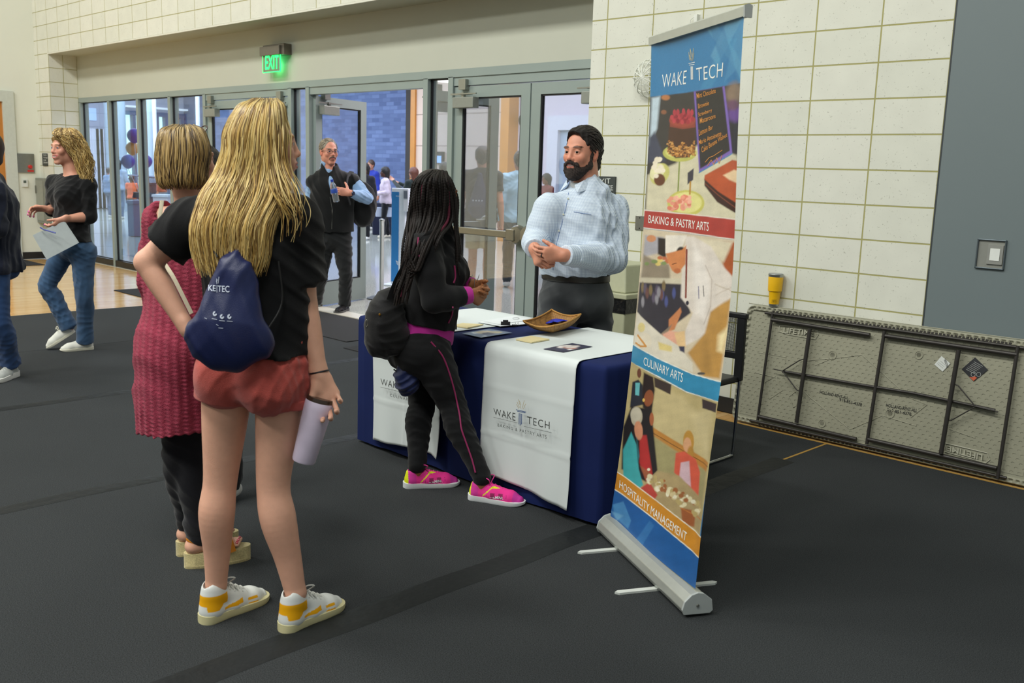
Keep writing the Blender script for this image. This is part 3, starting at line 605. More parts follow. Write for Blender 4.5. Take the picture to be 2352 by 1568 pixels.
for i in range(60):
    u, v = r_.random(), r_.random(); q = A3([(390+340*u, 680+90*v+180*u-60*(1-u))])[0]; ell(*q, 3+3*r_.random(), 3+4*r_.random(), ['d8cfa8', 'c9b98c', 'e2dcc0', '9c6238', 'b3a06a'][i % 5], .4)
# orange band and blue foot
poly([(1405, 1072), (1514, 1151), (1612, 1230), (1625, 1240), (1615, 1288), (1506, 1191), (1395, 1108)], 'c8872a', .8)
poly([(1390, 1106), (1506, 1191), (1620, 1291), (1600, 1370), (1390, 1210)], '1f5a9a', .8)
line([(1400, 1069), (1514, 1151), (1625, 1241)], 2.2, 'e6e0cc'); line([(1390, 1105), (1506, 1191), (1620, 1290)], 2.2, 'e6e0cc')
poly(A3([(190, 860), (250, 840), (300, 960), (280, 1010), (200, 940)]), '4f8fc0', 1.5, .7); poly(A3([(330, 1080), (420, 960), (450, 990), (370, 1120)]), '3f7fb8', 1.5, .5); poly(A3([(180, 900), (250, 930), (210, 960)]), '7ab0d0', 2, .5)
mot = sum(np.sin(X*a+Y*b+c)*np.sin(X*b*.7-Y*a*1.1+2*c) for a, b, c in ((.05, .03, 1), (.11, -.07, 2), (.021, .13, 4), (.19, .16, 5)))*.035+1; mot = 1+(mot-1)*((Y > 210)[...]*1.); C = C*mot[..., None]
C = np.clip(C*r_.normal(1, .03, C.shape[:2])[..., None], 0, 1)
BNo = -BN if BN@(CAM-BP0) < 0 else BN
curl = .012*np.exp(-((1-U)/.05)**2)*np.sin(Vv*9)+.007*np.sin(Vv*5+U*2)*np.sin(U*PI)+.006*np.exp(-(U/.06)**2)*np.cos(Vv*6)
Pb = P3+BNo*curl[..., None]
def grid_faces(nu, nv): i = np.arange(nu*nv).reshape(nu, nv); return np.stack([i[:-1, :-1], i[1:, :-1], i[1:, 1:], i[:-1, 1:]], -1).reshape(-1, 4)
m_print = mat('printed_vinyl', 'ffffff', .42, vc=True, noise=.02, nscale=2, spec=.45)
mesh('printed_panel', Pb.reshape(-1, 3), grid_faces(NU, NV), m_print, banner, True, C.reshape(-1, 3))
mesh('panel_back', (Pb-BNo*.0015).reshape(NU, NV, 3)[::6, ::8].reshape(-1, 3), grid_faces(len(range(0, NU, 6)), len(range(0, NV, 8))), mat('vinyl_back', 'a8aaa8', .6), banner, True)
def bpt(x, y):                    # point on the curved print
    p = bp_(x, y)
    for _ in range(3): p = onP(x, y, BP0-BNo*float(bow((p[2]-.085)/1.985)), BN)
    a = (bBR-bBL)[:2]; u = float(np.clip(((p-bBL)[:2]@a)/(a@a), 0, 1)); v = (p[2]-.08)/2.0
    return p+BNo*(.0008+.012*math.exp(-((1-u)/.05)**2)*math.sin(v*9)+.007*math.sin(v*5+u*2)*math.sin(u*PI)+.006*math.exp(-(u/.06)**2)*math.cos(v*6))
m_wht = mat('white_print', 'e9ebe4', .45)
lettering('lettering', 'WAKE', A1([(222, 640), (431, 600), (420, 720), (222, 750)]), bpt, m_wht, banner, bold=-.008, spacing=1.05)
lettering('lettering', 'TECH', A1([(512, 583), (752, 534), (742, 658), (516, 695)]), bpt, m_wht, banner, bold=-.008, spacing=1.1)
def logo(nm, o, sc, fn, m_col, m_gold, par, sx=1.):
    S = lambda L: [(o[0]+a*sc*sx, o[1]+b*sc) for a, b in L]
    strokes(nm+'_column', [S([(-3.2, 0), (-3.2, 42)]), S([(0, 0), (0, 42)]), S([(3.2, 0), (3.2, 42)]), S([(-10, -3.5), (10, -6)]), S([(-12, -9), (12, -13)])], fn, 1.7*sc, m_col, par)
    strokes(nm+'_torch', [S([(-8, -20), (-11, -45)]), S([(-5, -18), (-5, -56)]), S([(-5, -56), (1, -30)]), S([(0, -16), (8, -58)]), S([(4, -18), (9, -42)]), S([(-2, -22), (-9, -36)])], fn, 1.2*sc, m_gold, par)
m_gold = mat('gold_print', 'c6bb8f', .5)
logo('logo', (1587, 152), .72, bpt, m_wht, m_gold, banner, .85)
lettering('lettering', 'BAKING & PASTRY ARTS', ((1490, 493.5), (1626, 510.5), (1625, 530.5), (1489, 511.5)), bpt, m_wht, banner)
lettering('lettering', 'CULINARY ARTS', ((1481, 819), (1570, 857.5), (1568, 878), (1480, 837.5)), bpt, m_wht, banner)
lettering('lettering', 'HOSPITALITY MANAGEMENT', ((1425.5, 1102), (1580, 1223), (1577, 1243), (1424, 1120)), bpt, m_wht, banner)
m_or = mat('orange_chalk', 'c98a45', .7)
for w, q in (('Mint Chocolate', ((512, 800), (682, 755), (684, 795), (516, 845))), ('Brownie', ((524, 890), (622, 860), (622, 900), (528, 930))), ('Strawberry', ((524, 965), (648, 925), (650, 965), (528, 1010))), ('Macaroons', ((540, 1010), (680, 972), (680, 1010), (540, 1060))),
             ('Lemon Bar', ((530, 1110), (655, 1068), (655, 1105), (532, 1165))), ('Marie Antoinette', ((528, 1200), (730, 1120), (732, 1160), (530, 1240))), ('Cake Banana Walnut', ((552, 1260), (780, 1135), (782, 1170), (556, 1310)))):
    lettering('lettering', w, A1(q), bpt, m_or, banner, bold=.008)
strokes('chalk_flourish', [A1([(585, 1390), (620, 1350), (660, 1335), (740, 1285)]), A1([(605, 1420), (640, 1370), (660, 1410), (690, 1350), (710, 1400), (735, 1330)])], bpt, 1.3, m_or, banner)
# top rail, base, feet, pole
m_silver = mat('satin_aluminium', 'b9bdb6', .35, .55); m_cap = mat('grey_cap', 'a4aaa8', .5)
ud = (bTR-bTL); ud /= np.linalg.norm(ud); k = MB()
a, b = bTL-ud*.012, bTR+ud*.012
k.prism([a+BNo*.012+np.array([0, 0, -.004]), a+BNo*.014+np.array([0, 0, .026]), a+np.array([0, 0, .034]), a-BNo*.012+np.array([0, 0, .026]), a-BNo*.012+np.array([0, 0, -.004])], b-a)
k.build('top_rail', m_silver, banner)
MB().prism([b+BNo*.014+np.array([0, 0, -.008]), b+BNo*.016+np.array([0, 0, .03]), b+np.array([0, 0, .036]), b-BNo*.014+np.array([0, 0, .03]), b-BNo*.014+np.array([0, 0, -.008])], ud*.008).build('rail_cap', m_cap, banner)
ax = bBR-bBL; ax[2] = 0; L = np.linalg.norm(ax); ax /= L; nb = np.array([-ax[1], ax[0], 0]); nb = nb if nb@(CAM-bBL) > 0 else -nb
g0 = np.array([bBL[0], bBL[1], 0])-ax*.015; prof = [(.052, .012), (.060, .030), (.052, .060), (.028, .083), (.004, .090), (-.018, .086), (-.05, .060), (-.056, .02), (-.045, .010)]
P_ = [g0+nb*(c-.004)+np.array([0, 0, z]) for c, z in prof]
MB().prism(P_, ax*(L+.03)).build('base_housing', m_silver, banner, bevel=.003)
for s0 in (g0-ax*.008, g0+ax*(L+.03)):
    e_ = MB().prism([s0+nb*(c*1.06-.004)+np.array([0, 0, z*1.03]) for c, z in prof], ax*.010).build('end_cap', m_cap, banner, bevel=.002)
q = g0+ax*(L+.041)+np.array([0, 0, .045]); MB().lathe([(0, 0), (.006, 0), (.005, .004), (0, .004)], q, ax, 12).build('cap_screw', m_steel, banner)
for px in ((1405, 1260), (1500, 1350)):
    c = onZ(*px, .008); t = ((c-g0)@ax); c = g0+ax*t
    MB().prism([c+nb*.20+ax*-.012, c+nb*.215, c+nb*.20+ax*.012, c-nb*.20+ax*.012, c-nb*.215, c-nb*.20-ax*.012], (0, 0, .008)).build('foot_bar', mat('pale_foot', 'c9cec8', .4), banner)
A0_ = lambda *v: np.array(v, float)
c0 = (bBL+bBR)/2-BNo*.045; c1 = (bTL+bTR)/2-BNo*.045
MB().tube([c0, c1], .008, 10).tube([c1-A0_(0, 0, .01), c1+BNo*.035+A0_(0, 0, .01)], .006, 8).build('support_pole', m_silver, banner)
banner['label'] = 'tall roll-up banner with pastry, chef and hospitality pictures on a silver base'

# ================================================================ draped table
TX0, TX1, TY0, TY1, TZ = -4.385, -2.565, 3.195, 3.945, .735
tb = empty('folding_table', ((TX0+TX1)/2, (TY0+TY1)/2, 0), 'long table hidden under the navy cloth and white runners', 'table')
MB().box((TX0+.05, TY0+.05, TZ-.04), (TX1-.05, TY1-.05, TZ-.012)).build('tabletop', mat('grey_plastic', 'a9a898', .6), tb)
for x in (TX0+.25, TX1-.25):
    for y in (TY0+.12, TY1-.12): MB().tube([(x, y, 0), (x, y, TZ-.04)], .014, 10).build('leg', m_black, tb)
m_navy = mat('navy_cloth', '122050', .85, noise=.08, nscale=4, spec=.2)
def drape(x0, x1, y0, y1, z, zb, amp, seed, nper=520, flare=.02, rad=.03):
    """cloth over a box: rings running from the middle of the top outwards and down to height zb"""
    r = np.random.default_rng(seed); cx, cy = (x0+x1)/2, (y0+y1)/2; w, d = (x1-x0)/2, (y1-y0)/2
    per = np.linspace(0, 4*(w+d), nper, endpoint=False); S = []
    for s in per:
        if s < 2*w: p = (-w+s, -d, 0, -1)
        elif s < 2*w+2*d: p = (w, -d+s-2*w, 1, 0)
        elif s < 4*w+2*d: p = (w-(s-2*w-2*d), d, 0, 1)
        else: p = (-w, d-(s-4*w-2*d), -1, 0)
        S.append(p)
    S = np.array(S); prof = [(-1, z), (-.05, z), (-.02, z-.0015), (-.006, z-.006), (0, z-.016), (.003, z-.03)]+[(.004, z-.03-t*(z-.03-zb)) for t in np.linspace(.04, 1, 34)]
    V = []
    f1 = 6*np.sin(per*5.1+1)+3*np.sin(per*9.7+2); crk = 1-np.clip(np.minimum(abs(abs(S[:, 0])-w)+abs(abs(S[:, 1])-d), .08)/.08, 0, 1)
    for o, zz in prof:
        t = max(0, (z-zz)/(z-zb)) if zz < z-.001 else 0
        if o <= -1: V += [(cx+S[i, 0]*.0, cy+S[i, 1]*.0, z) for i in range(nper)]; continue
        wv = (np.sin(per*17+3*np.sin(per*2.1)+seed)+.6*np.sin(per*31+2))*amp*t+flare*t*(.5+.5*np.sin(per*3.3+seed))
        cre = .0016*(np.exp(-((zz-.24)/.006)**2)+np.exp(-((zz-.49)/.006)**2))+.0014*np.exp(-((np.mod(per, .46)-.23)/.006)**2)*t
        off = o+wv+cre
        rr = .012*crk
        if o < 0: V += [(cx+S[i, 0]*(1+o/w)-np.sign(S[i, 0])*rr[i], cy+S[i, 1]*(1+o/d)-np.sign(S[i, 1])*rr[i], zz) for i in range(nper)]; continue
        V += [(cx+S[i, 0]+S[i, 2]*off[i]-np.sign(S[i, 0])*rr[i], cy+S[i, 1]+S[i, 3]*off[i]-np.sign(S[i, 1])*rr[i], zz+(.006*math.sin(per[i]*4) if o > 0 and zz <= zb+.001 else 0)) for i in range(nper)]
    n = len(prof); F = [(i*nper+k, i*nper+(k+1) % nper, (i+1)*nper+(k+1) % nper, (i+1)*nper+k) for i in range(n-1) for k in range(nper)]
    return np.array(V), [f[::-1] for f in F]
V, F = drape(TX0+.004, TX1-.004, TY0+.004, TY1-.004, TZ, .014, .003, 3, flare=.006)
tag(mesh('tablecloth', V, F, m_navy, None, True), 'navy blue tablecloth draped to the floor over the long table', 'tablecloth')
m_run = mat('white_satin_cloth', 'd3dbda', .6, noise=.02, nscale=3, sheen=.2, spec=.3)
YF = TY0-.026
def runner(x0, x1, zb, seed, lab):
    r = np.random.default_rng(seed); path = [(TY1+.022, TZ-.25), (TY1+.02, TZ-.03), (TY1+.012, TZ-.004), (TY1-.01, TZ+.005)]
    path += [(y, TZ+.005) for y in np.linspace(TY1-.06, TY0+.04, 14)]+[(TY0+.015, TZ+.0045), (TY0-.004, TZ+.001), (TY0-.016, TZ-.010), (TY0-.025, TZ-.03)]
    zs = np.linspace(TZ-.06, zb, 44); path += [(YF, z) for z in zs]
    nx = 60; V = []
    for i in range(nx):
        u = i/(nx-1)
        for (y, z) in path:
            t = max(0, (TZ-.02-z)/(TZ-zb)) if y < TY0 else 0
            dy = -t*(.008+.010*math.sin(u*7+seed)*t+.004*math.sin(u*16+seed*2+z*3)) - .02*t**6*(u > .88)*((u-.88)/.12) - .003*math.exp(-((z-.30)/.007)**2)*(y < TY0) - .003*math.exp(-((z-.53)/.007)**2)*(y < TY0)-.003*math.exp(-((u-.5)/.015)**2)*t
            dz = (.02*math.sin(u*4+seed)*t**5)
            V.append((x0+(x1-x0)*u+.006*math.sin(z*9+seed)*t, y+dy, z+dz))
    nv = len(path); F = [(i*nv+k, i*nv+k+1, (i+1)*nv+k+1, (i+1)*nv+k) for i in range(nx-1) for k in range(nv-1)]
    r_o = mesh('table_runner', V, F, m_run, None, True)
    md = r_o.modifiers.new('thickness', 'SOLIDIFY'); md.thickness = .0012; md.offset = -1
    return tag(r_o, lab, 'table runner', 'white table runners')
zR = float(onY(1310, 1155, YF)[2]); xL0 = float(onY(857, 850, YF)[0]); xL1 = float(onZ(1045, 763, TZ)[0])
run_r = runner(-3.302, -2.717, .075, 1, 'white runner lettered BAKING & PASTRY ARTS on the right half of the table')
run_l = runner(xL0, xL1, .075, 5, 'white runner lettered CULINARY on the left half, behind the legs of the braided woman')
fr_ = lambda x, y: (lambda p: p-np.array([0, .0185+.010*max(0, (TZ-p[2])/(TZ-.07)), 0]))(onY(x, y, YF-.016))
m_ink = mat('charcoal_ink', '3c3f3d', .6); m_gl = mat('old_gold_ink', 'a8966a', .6); m_bl = mat('blue_ink', '2b4a7c', .6)
T_ = lambda L: PX((800, 680), 2.9044, L)
lettering('lettering', 'WAKE', T_([(990, 742), (1138, 775), (1138, 828), (996, 785)]), fr_, m_ink, run_r, spacing=1.1)
lettering('lettering', 'TECH', T_([(1216, 795), (1366, 832), (1366, 882), (1216, 845)]), fr_, m_ink, run_r, spacing=1.2)
lettering('lettering', 'BAKING & PASTRY ARTS', T_([(1020, 842), (1346, 922), (1346, 946), (1020, 862)]), fr_, m_ink, run_r, spacing=1.25)
strokes('rule_line', [T_([(992, 802), (1152, 840)]), T_([(1195, 862), (1380, 905)])], fr_, .7, m_ink, run_r)
strokes('logo_column', [T_([(1163, 775), (1163, 850)]), T_([(1171, 777), (1171, 856)]), T_([(1179, 779), (1179, 850)]), T_([(1141, 752), (1209, 768)]), T_([(1150, 762), (1204, 773)])], fr_, 1.6, m_bl, run_r)
strokes('logo_torch', [T_([(1165, 738), (1148, 700)]), T_([(1175, 745), (1156, 682)]), T_([(1182, 745), (1196, 690)]), T_([(1190, 748), (1206, 712)]), T_([(1160, 745), (1144, 715)]), T_([(1175, 720), (1163, 692)])], fr_, .9, m_gl, run_r)
lettering('lettering', 'WAKE', T_([(238, 545), (372, 573), (372, 620), (240, 587)]), fr_, m_ink, run_l, spacing=1.1)
lettering('lettering', 'CULINARY ARTS', T_([(302, 646), (520, 695), (520, 718), (302, 664)]), fr_, m_ink, run_l, spacing=1.25)
strokes('rule_line', [T_([(238, 602), (390, 638)])], fr_, .7, m_ink, run_l)
# ---- things on the table
ZT = TZ+.007; tz = lambda x, y, h=0.: onZ(x, y, ZT+h)
def sheet(name, q, m, lab, cat, th=.0012, h=0., group=None):
    return tag(MB().prism([tz(*p, h) for p in q], (0, 0, th)).build(name, m), lab, cat, group)
D4 = lambda L: PX((1030, 700), 5.3455, L)
m_cream = mat('cream_paper', 'e2d3a0', .7)
sheet('napkin_stack', D4([(828, 433), (1010, 392), (1240, 432), (1020, 470)]), m_cream, 'pale yellow napkin stack on the right runner', 'napkins', .006, group='pale yellow napkins')
sheet('napkin_stack', D4([(60, 262), (170, 232), (430, 248), (235, 290)]), m_cream, 'pale yellow napkin stack on the left runner beside the braided woman', 'napkins', .005, group='pale yellow napkins')
def flyer(q, lab, cols):
    e_ = empty('flyer', tz(*q[0]), lab, 'flyer'); n = MB(); NX, NY = 26, 14; V = []; Cc = []
    r = np.random.default_rng(len(lab))
    for i in range(NX):
        for j in range(NY):
            u, v = i/(NX-1), j/(NY-1); p = (np.array(q[0])*(1-u)+np.array(q[1])*u)*(1-v)+(np.array(q[3])*(1-u)+np.array(q[2])*u)*v
            V.append(tz(*p, .001+.004*max(0, u-.85)*6*(1-v))); c = lin(cols[0])
            for (cu, cv, ru, rv, cc) in cols[1]:
                if ((u-cu)/ru)**2+((v-cv)/rv)**2 < 1: c = lin(cc)
            Cc.append(c*r.uniform(.85, 1.15))
    mesh('printed_page', V, grid_faces(NX, NY), m_print, e_, True, np.array(Cc)); return e_
flyer(D4([(1160, 540), (1520, 468), (1772, 510), (1410, 580)]), 'dark glossy flyer with a chef picture at the front of the right runner', ('34344a', [(.55, .3, .22, .25, 'e2dcd8'), (.5, .6, .12, .3, 'b58a80'), (.65, .5, .2, .2, 'd8cdc8'), (.25, .5, .12, .2, '44465a'), (.35, .8, .06, .1, 'e8e8e8')]))
flyer(D4([(165, 348), (500, 292), (785, 340), (400, 402)]), 'blue glossy flyer lying on the navy cloth between the runners', ('5a6c84', [(.55, .35, .25, .25, 'c9b78e'), (.5, .6, .15, .2, '3a3448'), (.75, .6, .15, .2, 'b8ae84'), (.3, .25, .1, .1, 'dfe4e4'), (.2, .85, .06, .08, 'e8e8e8')]))
cbd = empty('clipboard', tz(1190, 740), 'clipboard with white sheets and black binder clip beside the basket', 'clipboard')
MB().prism([tz(*p) for p in D4([(380, 215), (640, 270), (980, 240), (860, 150)])], (0, 0, .002)).build('board', mat('dark_board', '3a3c40', .5), cbd)
MB().prism([tz(*p, .0025) for p in D4([(350, 212), (800, 135), (1000, 180), (960, 236), (640, 264)])], (0, 0, .0015)).build('paper_sheet', mat('white_paper', 'dfe5e6', .7), cbd)
MB().prism([tz(*p, .005) for p in D4([(430, 200), (780, 150), (930, 195), (620, 240)])], (0, 0, .001)).build('paper_sheet', mat('white_paper', 'dfe5e6', .7), cbd)
strokes('seal_print', [[(D4([(830+40*math.cos(t), 165+12*math.sin(t))])[0]) for t in np.linspace(0, 2*PI, 18)]], lambda x, y: tz(x, y, .0065), .5, m_ink, cbd)
q = tz(*D4([(700, 255)])[0]); k = MB(); k.obox(q+np.array([0, 0, .012]), (.05, .018, .018), (RH, FH, (0, 0, 1))); k.obox(q+np.array([0, 0, .022])+FH*.012, (.028, .014, .012), (RH, FH, (0, 0, 1))); k.build('clip', m_black, cbd)
q = tz(*D4([(808, 262)])[0]); tag(MB().tube([q+RH*.0, q+RH*.006+[0, 0, .02], q+RH*.012, q+RH*.02+FH*.01+[0, 0, .022], q+RH*.026], .0014, 6).obox(q+[0, 0, .005], (.026, .01, .008), (RH, FH, (0, 0, 1))).build('binder_clip', m_black), 'small black binder clip lying beside the clipboard', 'clip')
# basket
bk = empty('wicker_basket', tz(1275, 752), 'boat shaped tan wicker basket holding blue packets', 'basket')
cl, cb_, cr, cn = tz(1202, 737.5, .062), tz(1267, 711.5, .085), tz(1334, 722, .085), tz(1272, 748, .060)
cc = (cl+cb_+cr+cn)/4
NB = 41; V = []
for i in range(NB):
    for j in range(NB):
        u, v = i/(NB-1), j/(NB-1); rim = (cl*(1-u)+cn*u)*(1-v)+(cb_*(1-u)+cr*u)*v
        e_ = max(abs(2*u-1), abs(2*v-1)); t = e_**2.3
        fl_ = cc+(rim-cc)*.98; sag = .018*(1-abs(2*u-1)**2) if abs(2*v-1) >= e_-1e-6 else .012*(1-abs(2*v-1)**2)
        x, y = (cc*(1-.62*0)+(rim-cc)*(e_ if False else 1))[:2]
        z = ZT+.005+(rim[2]-ZT-.005)*t-sag*t
        s_ = 1 if e_ > .0 else 1
        p = np.array([cc[0]+(rim[0]-cc[0])*(.97+.03*t), cc[1]+(rim[1]-cc[1])*(.97+.03*t), z])
        V.append(p)
V = np.array(V)
m_wk = block_mat('wicker_weave', 0, 0, 'b98a48', 'a87a3c', '6e4a20', w=.012, h=.005, ms=.0009, speck=False, shift=.5, bumpd=.003, rough=.6)
o = mesh('basket_bowl', V, grid_faces(NB, NB), m_wk, bk, True); md = o.modifiers.new('thickness', 'SOLIDIFY'); md.thickness = .004
G = V.reshape(NB, NB, 3); rimp = np.vstack([G[:, 0], G[-1, 1:], G[-2::-1, -1], G[0, -2::-1]])+[0, 0, .002]
MB().tube(rimp, .0045, 8).build('basket_rim', mat('rattan_rim', 'b3843f', .55, bump=.4, bscale=90), bk, smooth=True)
m_pk_ = mat('blue_foil_packet', '2233b4', .3, noise=.1, nscale=40)
for k_, (px, py, a_, lab) in enumerate([(1262, 741, .2, 'lowest'), (1278, 736, -.4, 'middle'), (1290, 738, .5, 'rightmost')]):
    c = tz(px, py-2, .034+.006*k_); R_ = np.array([RH*math.cos(a_)+FH*math.sin(a_), -RH*math.sin(a_)+FH*math.cos(a_), (0, 0, 1)])
    V = [c+R_.T@np.array([(.045)*sx, (.028)*sy, .004*(1-abs(sx)**4)*(1-abs(sy)**4)*sg+.004*math.sin(sx*3+k_)]) for sg in (1, -1) for sx in np.linspace(-1, 1, 9) for sy in np.linspace(-1, 1, 7)]
    gf = grid_faces(9, 7); F = [tuple(f) for f in gf]+[tuple(f[::-1]+63) for f in gf]
    tag(mesh('snack_packet', V, F, m_pk_, None, True), 'blue foil packet in the wicker basket, %s of the three' % lab, 'packet', 'blue packets in the basket')
# ================================================================ leaning folding table
def fold_table():
    a0, a1 = np.array([-3.262, 5.392, .003]), np.array([-1.43, 5.392, .003]); top = np.array([0, .105, .752])
    H = np.linalg.norm(top); hv = top/H; xv = np.array([1., 0, 0]); nv = np.cross(xv, hv); nv = nv if nv[1] < 0 else -nv
    Lx = a1[0]-a0[0]
    r = empty('leaning_folding_table', a0, 'beige plastic folding table lying on its side against the block wall', 'folding table')
    S = lambda a, b, o=0.: a0+xv*a+hv*b+nv*o
    nx, ny = 440, 185; A, Bb = np.meshgrid(np.linspace(0, Lx, nx), np.linspace(0, H, ny), indexing='ij')
    rc = .055; qx = np.abs(A-Lx/2)-(Lx/2-rc); qy = np.abs(Bb-H/2)-(H/2-rc)
    sd = np.hypot(np.maximum(qx, 0), np.maximum(qy, 0))+np.minimum(np.maximum(qx, qy), 0)-rc      # distance to the rounded outline
    # squeeze the outside corners onto the outline
    k = np.where(sd > 0)
    cx_ = np.sign(A-Lx/2)*(Lx/2-rc)+Lx/2; cy_ = np.sign(Bb-H/2)*(H/2-rc)+H/2
    dx, dy = A-cx_, Bb-cy_; rr = np.hypot(dx, dy)+1e-9
    A = np.where(sd > 0, cx_+dx/rr*rc, A); Bb = np.where(sd > 0, cy_+dy/rr*rc, Bb); sd = np.minimum(sd, 0)
    sx, sy = .040, .0235; row = np.round(Bb/sy); ux = A/sx+.5*(row % 2); fx = (ux-np.round(ux))*sx; fy = (Bb-row*sy)
    dim = np.clip(1.25-np.hypot(fx/.0085, fy/.0055), 0, 1); h = 0*A
    inset = np.clip((-sd-.030)/.012, 0, 1); h = -.026*inset
    notch = (np.abs(((Bb if True else A)/.042) % 1-.5) < .28) & (-sd > .012) & (-sd < .034) & (np.minimum(A, Lx-A) < .05); h = np.where(notch, -.014, h)
    notch = (np.abs((A/.036) % 1-.5) < .27) & (-sd > .012) & (-sd < .028) & (np.minimum(Bb, H-Bb) < .04); h = np.where(notch, -.012, h)
    lip = np.clip(1-(-sd)/.008, 0, 1); h = h-.02*lip**3
    LV = .010                                   # level of the dimpled field
    circ = [(.62, .52, .027), (1.02, .24, .027), (1.13, .60, .024), (.62, .10, .024)]
    lines = [[(.42, .45), (.70, .52), (.80, .55), (1.12, .35), (1.22, .33), (1.14, .24)], [(.42, .30), (.52, .24), (.80, .10), (.98, .22), (1.18, .20)], [(.20, .28), (.27, .33), (.33, .25), (.25, .18), (.20, .28)], [(.38, .22), (.42, .26), (.47, .20), (.42, .16), (.38, .22)], [(.12, .46), (.32, .46), (.32, .42)], [(.12, .33), (.30, .32)], [(.52, .44), (.62, .50)], [(1.30, .30), (1.36, .22), (1.5, .2)]]
    V = a0+A[..., None]*xv+Bb[..., None]*hv+(h+.022)[..., None]*nv
    m_bg = mat('putty_plastic', '93927f', .55, spec=.35)
    cs = MB(); cx_n = int((Lx-.09)/sx); cy_n = int((H-.10)/sy); ox, oy = (Lx-cx_n*sx)/2, (H-cy_n*sy)/2
    un = [(-1, -1), (0, -1), (1, -1), (1, 0), (1, 1), (0, 1), (-1, 1), (-1, 0)]; el8 = [(math.cos(t), math.sin(t)) for t in [PI*1.25, PI*1.5, PI*1.75, 0, PI*.25, PI*.5, PI*.75, PI]]
    for jy in range(cy_n):
        for jx in range(cx_n):
            ca = ox+(jx+.5+(.25 if jy % 2 else -.25))*sx; cb2 = oy+(jy+.5)*sy
            if any(math.hypot(ca-q[0], cb2-q[1]) < q[2]+.004 for q in circ): cs.quad(*[S(ca+u*sx/2, cb2+v*sy/2, LV) for u, v in ((-1, -1), (1, -1), (1, 1), (-1, 1))]); continue
            V8 = [S(ca+u*sx/2, cb2+v*sy/2, LV) for u, v in un]+[S(ca+u*.0100, cb2+v*.0058, LV) for u, v in el8]+[S(ca+u*.0078, cb2+v*.0040, LV-.016) for u, v in el8]
            cs.add(V8, [(i, (i+1) % 8, 8+(i+1) % 8, 8+i) for i in range(8)]+[(8+i, 8+(i+1) % 8, 16+(i+1) % 8, 16+i) for i in range(8)]+[tuple(range(16, 24))])
    cs.build('dimpled_field', m_bg, r)
    rg = MB()
    for P in lines: rg.tube([S(a, b, LV) for a, b in P], .0028, 6)
    rg.build('raised_ribs', m_bg, r)
    for ca, cbb, rr_ in circ: MB().lathe([(rr_, 0), (rr_, .004), (rr_-.004, .004), (rr_-.005, .001), (rr_*.55, .001), (rr_*.5, -.006), (0, -.006)], S(ca, cbb, LV), nv, 24).build('moulded_boss', m_bg, r, True)
    mesh('tabletop_underside', V.reshape(-1, 3), grid_faces(nx, ny)[:, ::-1], m_bg, r, True)
    O = [(rc+(Lx-2*rc)*(c > 0), 0, c) for c in ()]
    out = []
    for (ccx, ccy, t0) in ((Lx-rc, rc, -PI/2), (Lx-rc, H-rc, 0), (rc, H-rc, PI/2), (rc, rc, PI)):
        out += [(ccx+rc*math.cos(t0+t), ccy+rc*math.sin(t0+t)) for t in np.linspace(0, PI/2, 7)]
    MB().prism([S(a, b, -.022) for a, b in out], nv*.030).build('table_edge', m_bg, r, bevel=.004)
    Z4 = lambda L: PX((1640, 600), 2.851, L); pn = lambda x, y, o: onP(x, y, S(0, 0, o), nv)
    m_fr = mat('grey_brown_tube', '35322f', .42, .3)
    def tb_(L, rad, o, name='frame_tube'):
        MB().tube([pn(*p, o) for p in Z4(L)], rad, 10).build(name, m_fr, r, smooth=True)
    tb_([(335, 337), (1100, 440), (2055, 572)], .0085, .030, 'side_rail'); tb_([(235, 1040), (1000, 1210), (1915, 1418)], .0085, .030, 'side_rail')
    tb_([(378, 382), (1020, 482)], .0125, .035, 'leg'); tb_([(1122, 488), (1985, 612)], .0125, .035, 'leg'); tb_([(290, 1015), (932, 1165)], .0125, .035, 'leg'); tb_([(1010, 1165), (1852, 1355)], .0125, .035, 'leg')
    tb_([(383, 340), (285, 1040)], .0085, .036, 'cross_bar'); tb_([(628, 440), (540, 1056)], .0125, .048, 'cross_bar'); tb_([(1116, 455), (1062, 800), (1000, 1196)], .010, .036, 'cross_bar'); tb_([(1602, 580), (1486, 1260)], .0125, .048, 'cross_bar'); tb_([(1990, 555), (1856, 1425)], .0095, .036, 'cross_bar')
    tb_([(450, 720), (985, 812), (1300, 862), (1840, 975)], .009, .032, 'centre_brace')
    for L in ([(600, 636), (560, 648), (450, 716)], [(450, 720), (545, 845), (575, 850)], [(1575, 803), (1600, 815), (1712, 950)], [(1712, 952), (1550, 1042), (1530, 1040)], [(390, 705), (450, 718)], [(1712, 950), (1860, 985)]): tb_(L, .0035, .045, 'wire_brace')
    for (pa, pb) in (((390, 345), (1940, 555)), ((300, 1060), (1880, 1400))):
        k = MB()
        for i in range(62):
            u = i/61; x = pa[0]+(pb[0]-pa[0])*u; y = pa[1]+(pb[1]-pa[1])*u; dy_ = -14 if pa[1] < 500 else 8
            c = pn(*Z4([(x, y+dy_)])[0], .018); k.obox(c, (.012, .016, .012), (xv, hv, nv))
        k.build('rail_teeth', m_fr, r)
    def dec(name, q, m, o=.0135): return MB().prism([pn(*p, o) for p in Z4(q)], nv*.0008).build(name, m, r)
    w_ = dec('white_label', [(1490, 620), (1548, 668), (1497, 722), (1443, 675)], mat('label_white', 'd0d4cf', .5))
    k_ = dec('warning_label', [(1710, 628), (1795, 710), (1700, 785), (1622, 705)], mat('label_black', '24262a', .5))
    pm = lambda x, y: pn(x, y, .0155)
    lettering('lettering', '80298', Z4([(1520, 640), (1536, 690), (1522, 694), (1505, 646)]), pm, m_ink, w_)
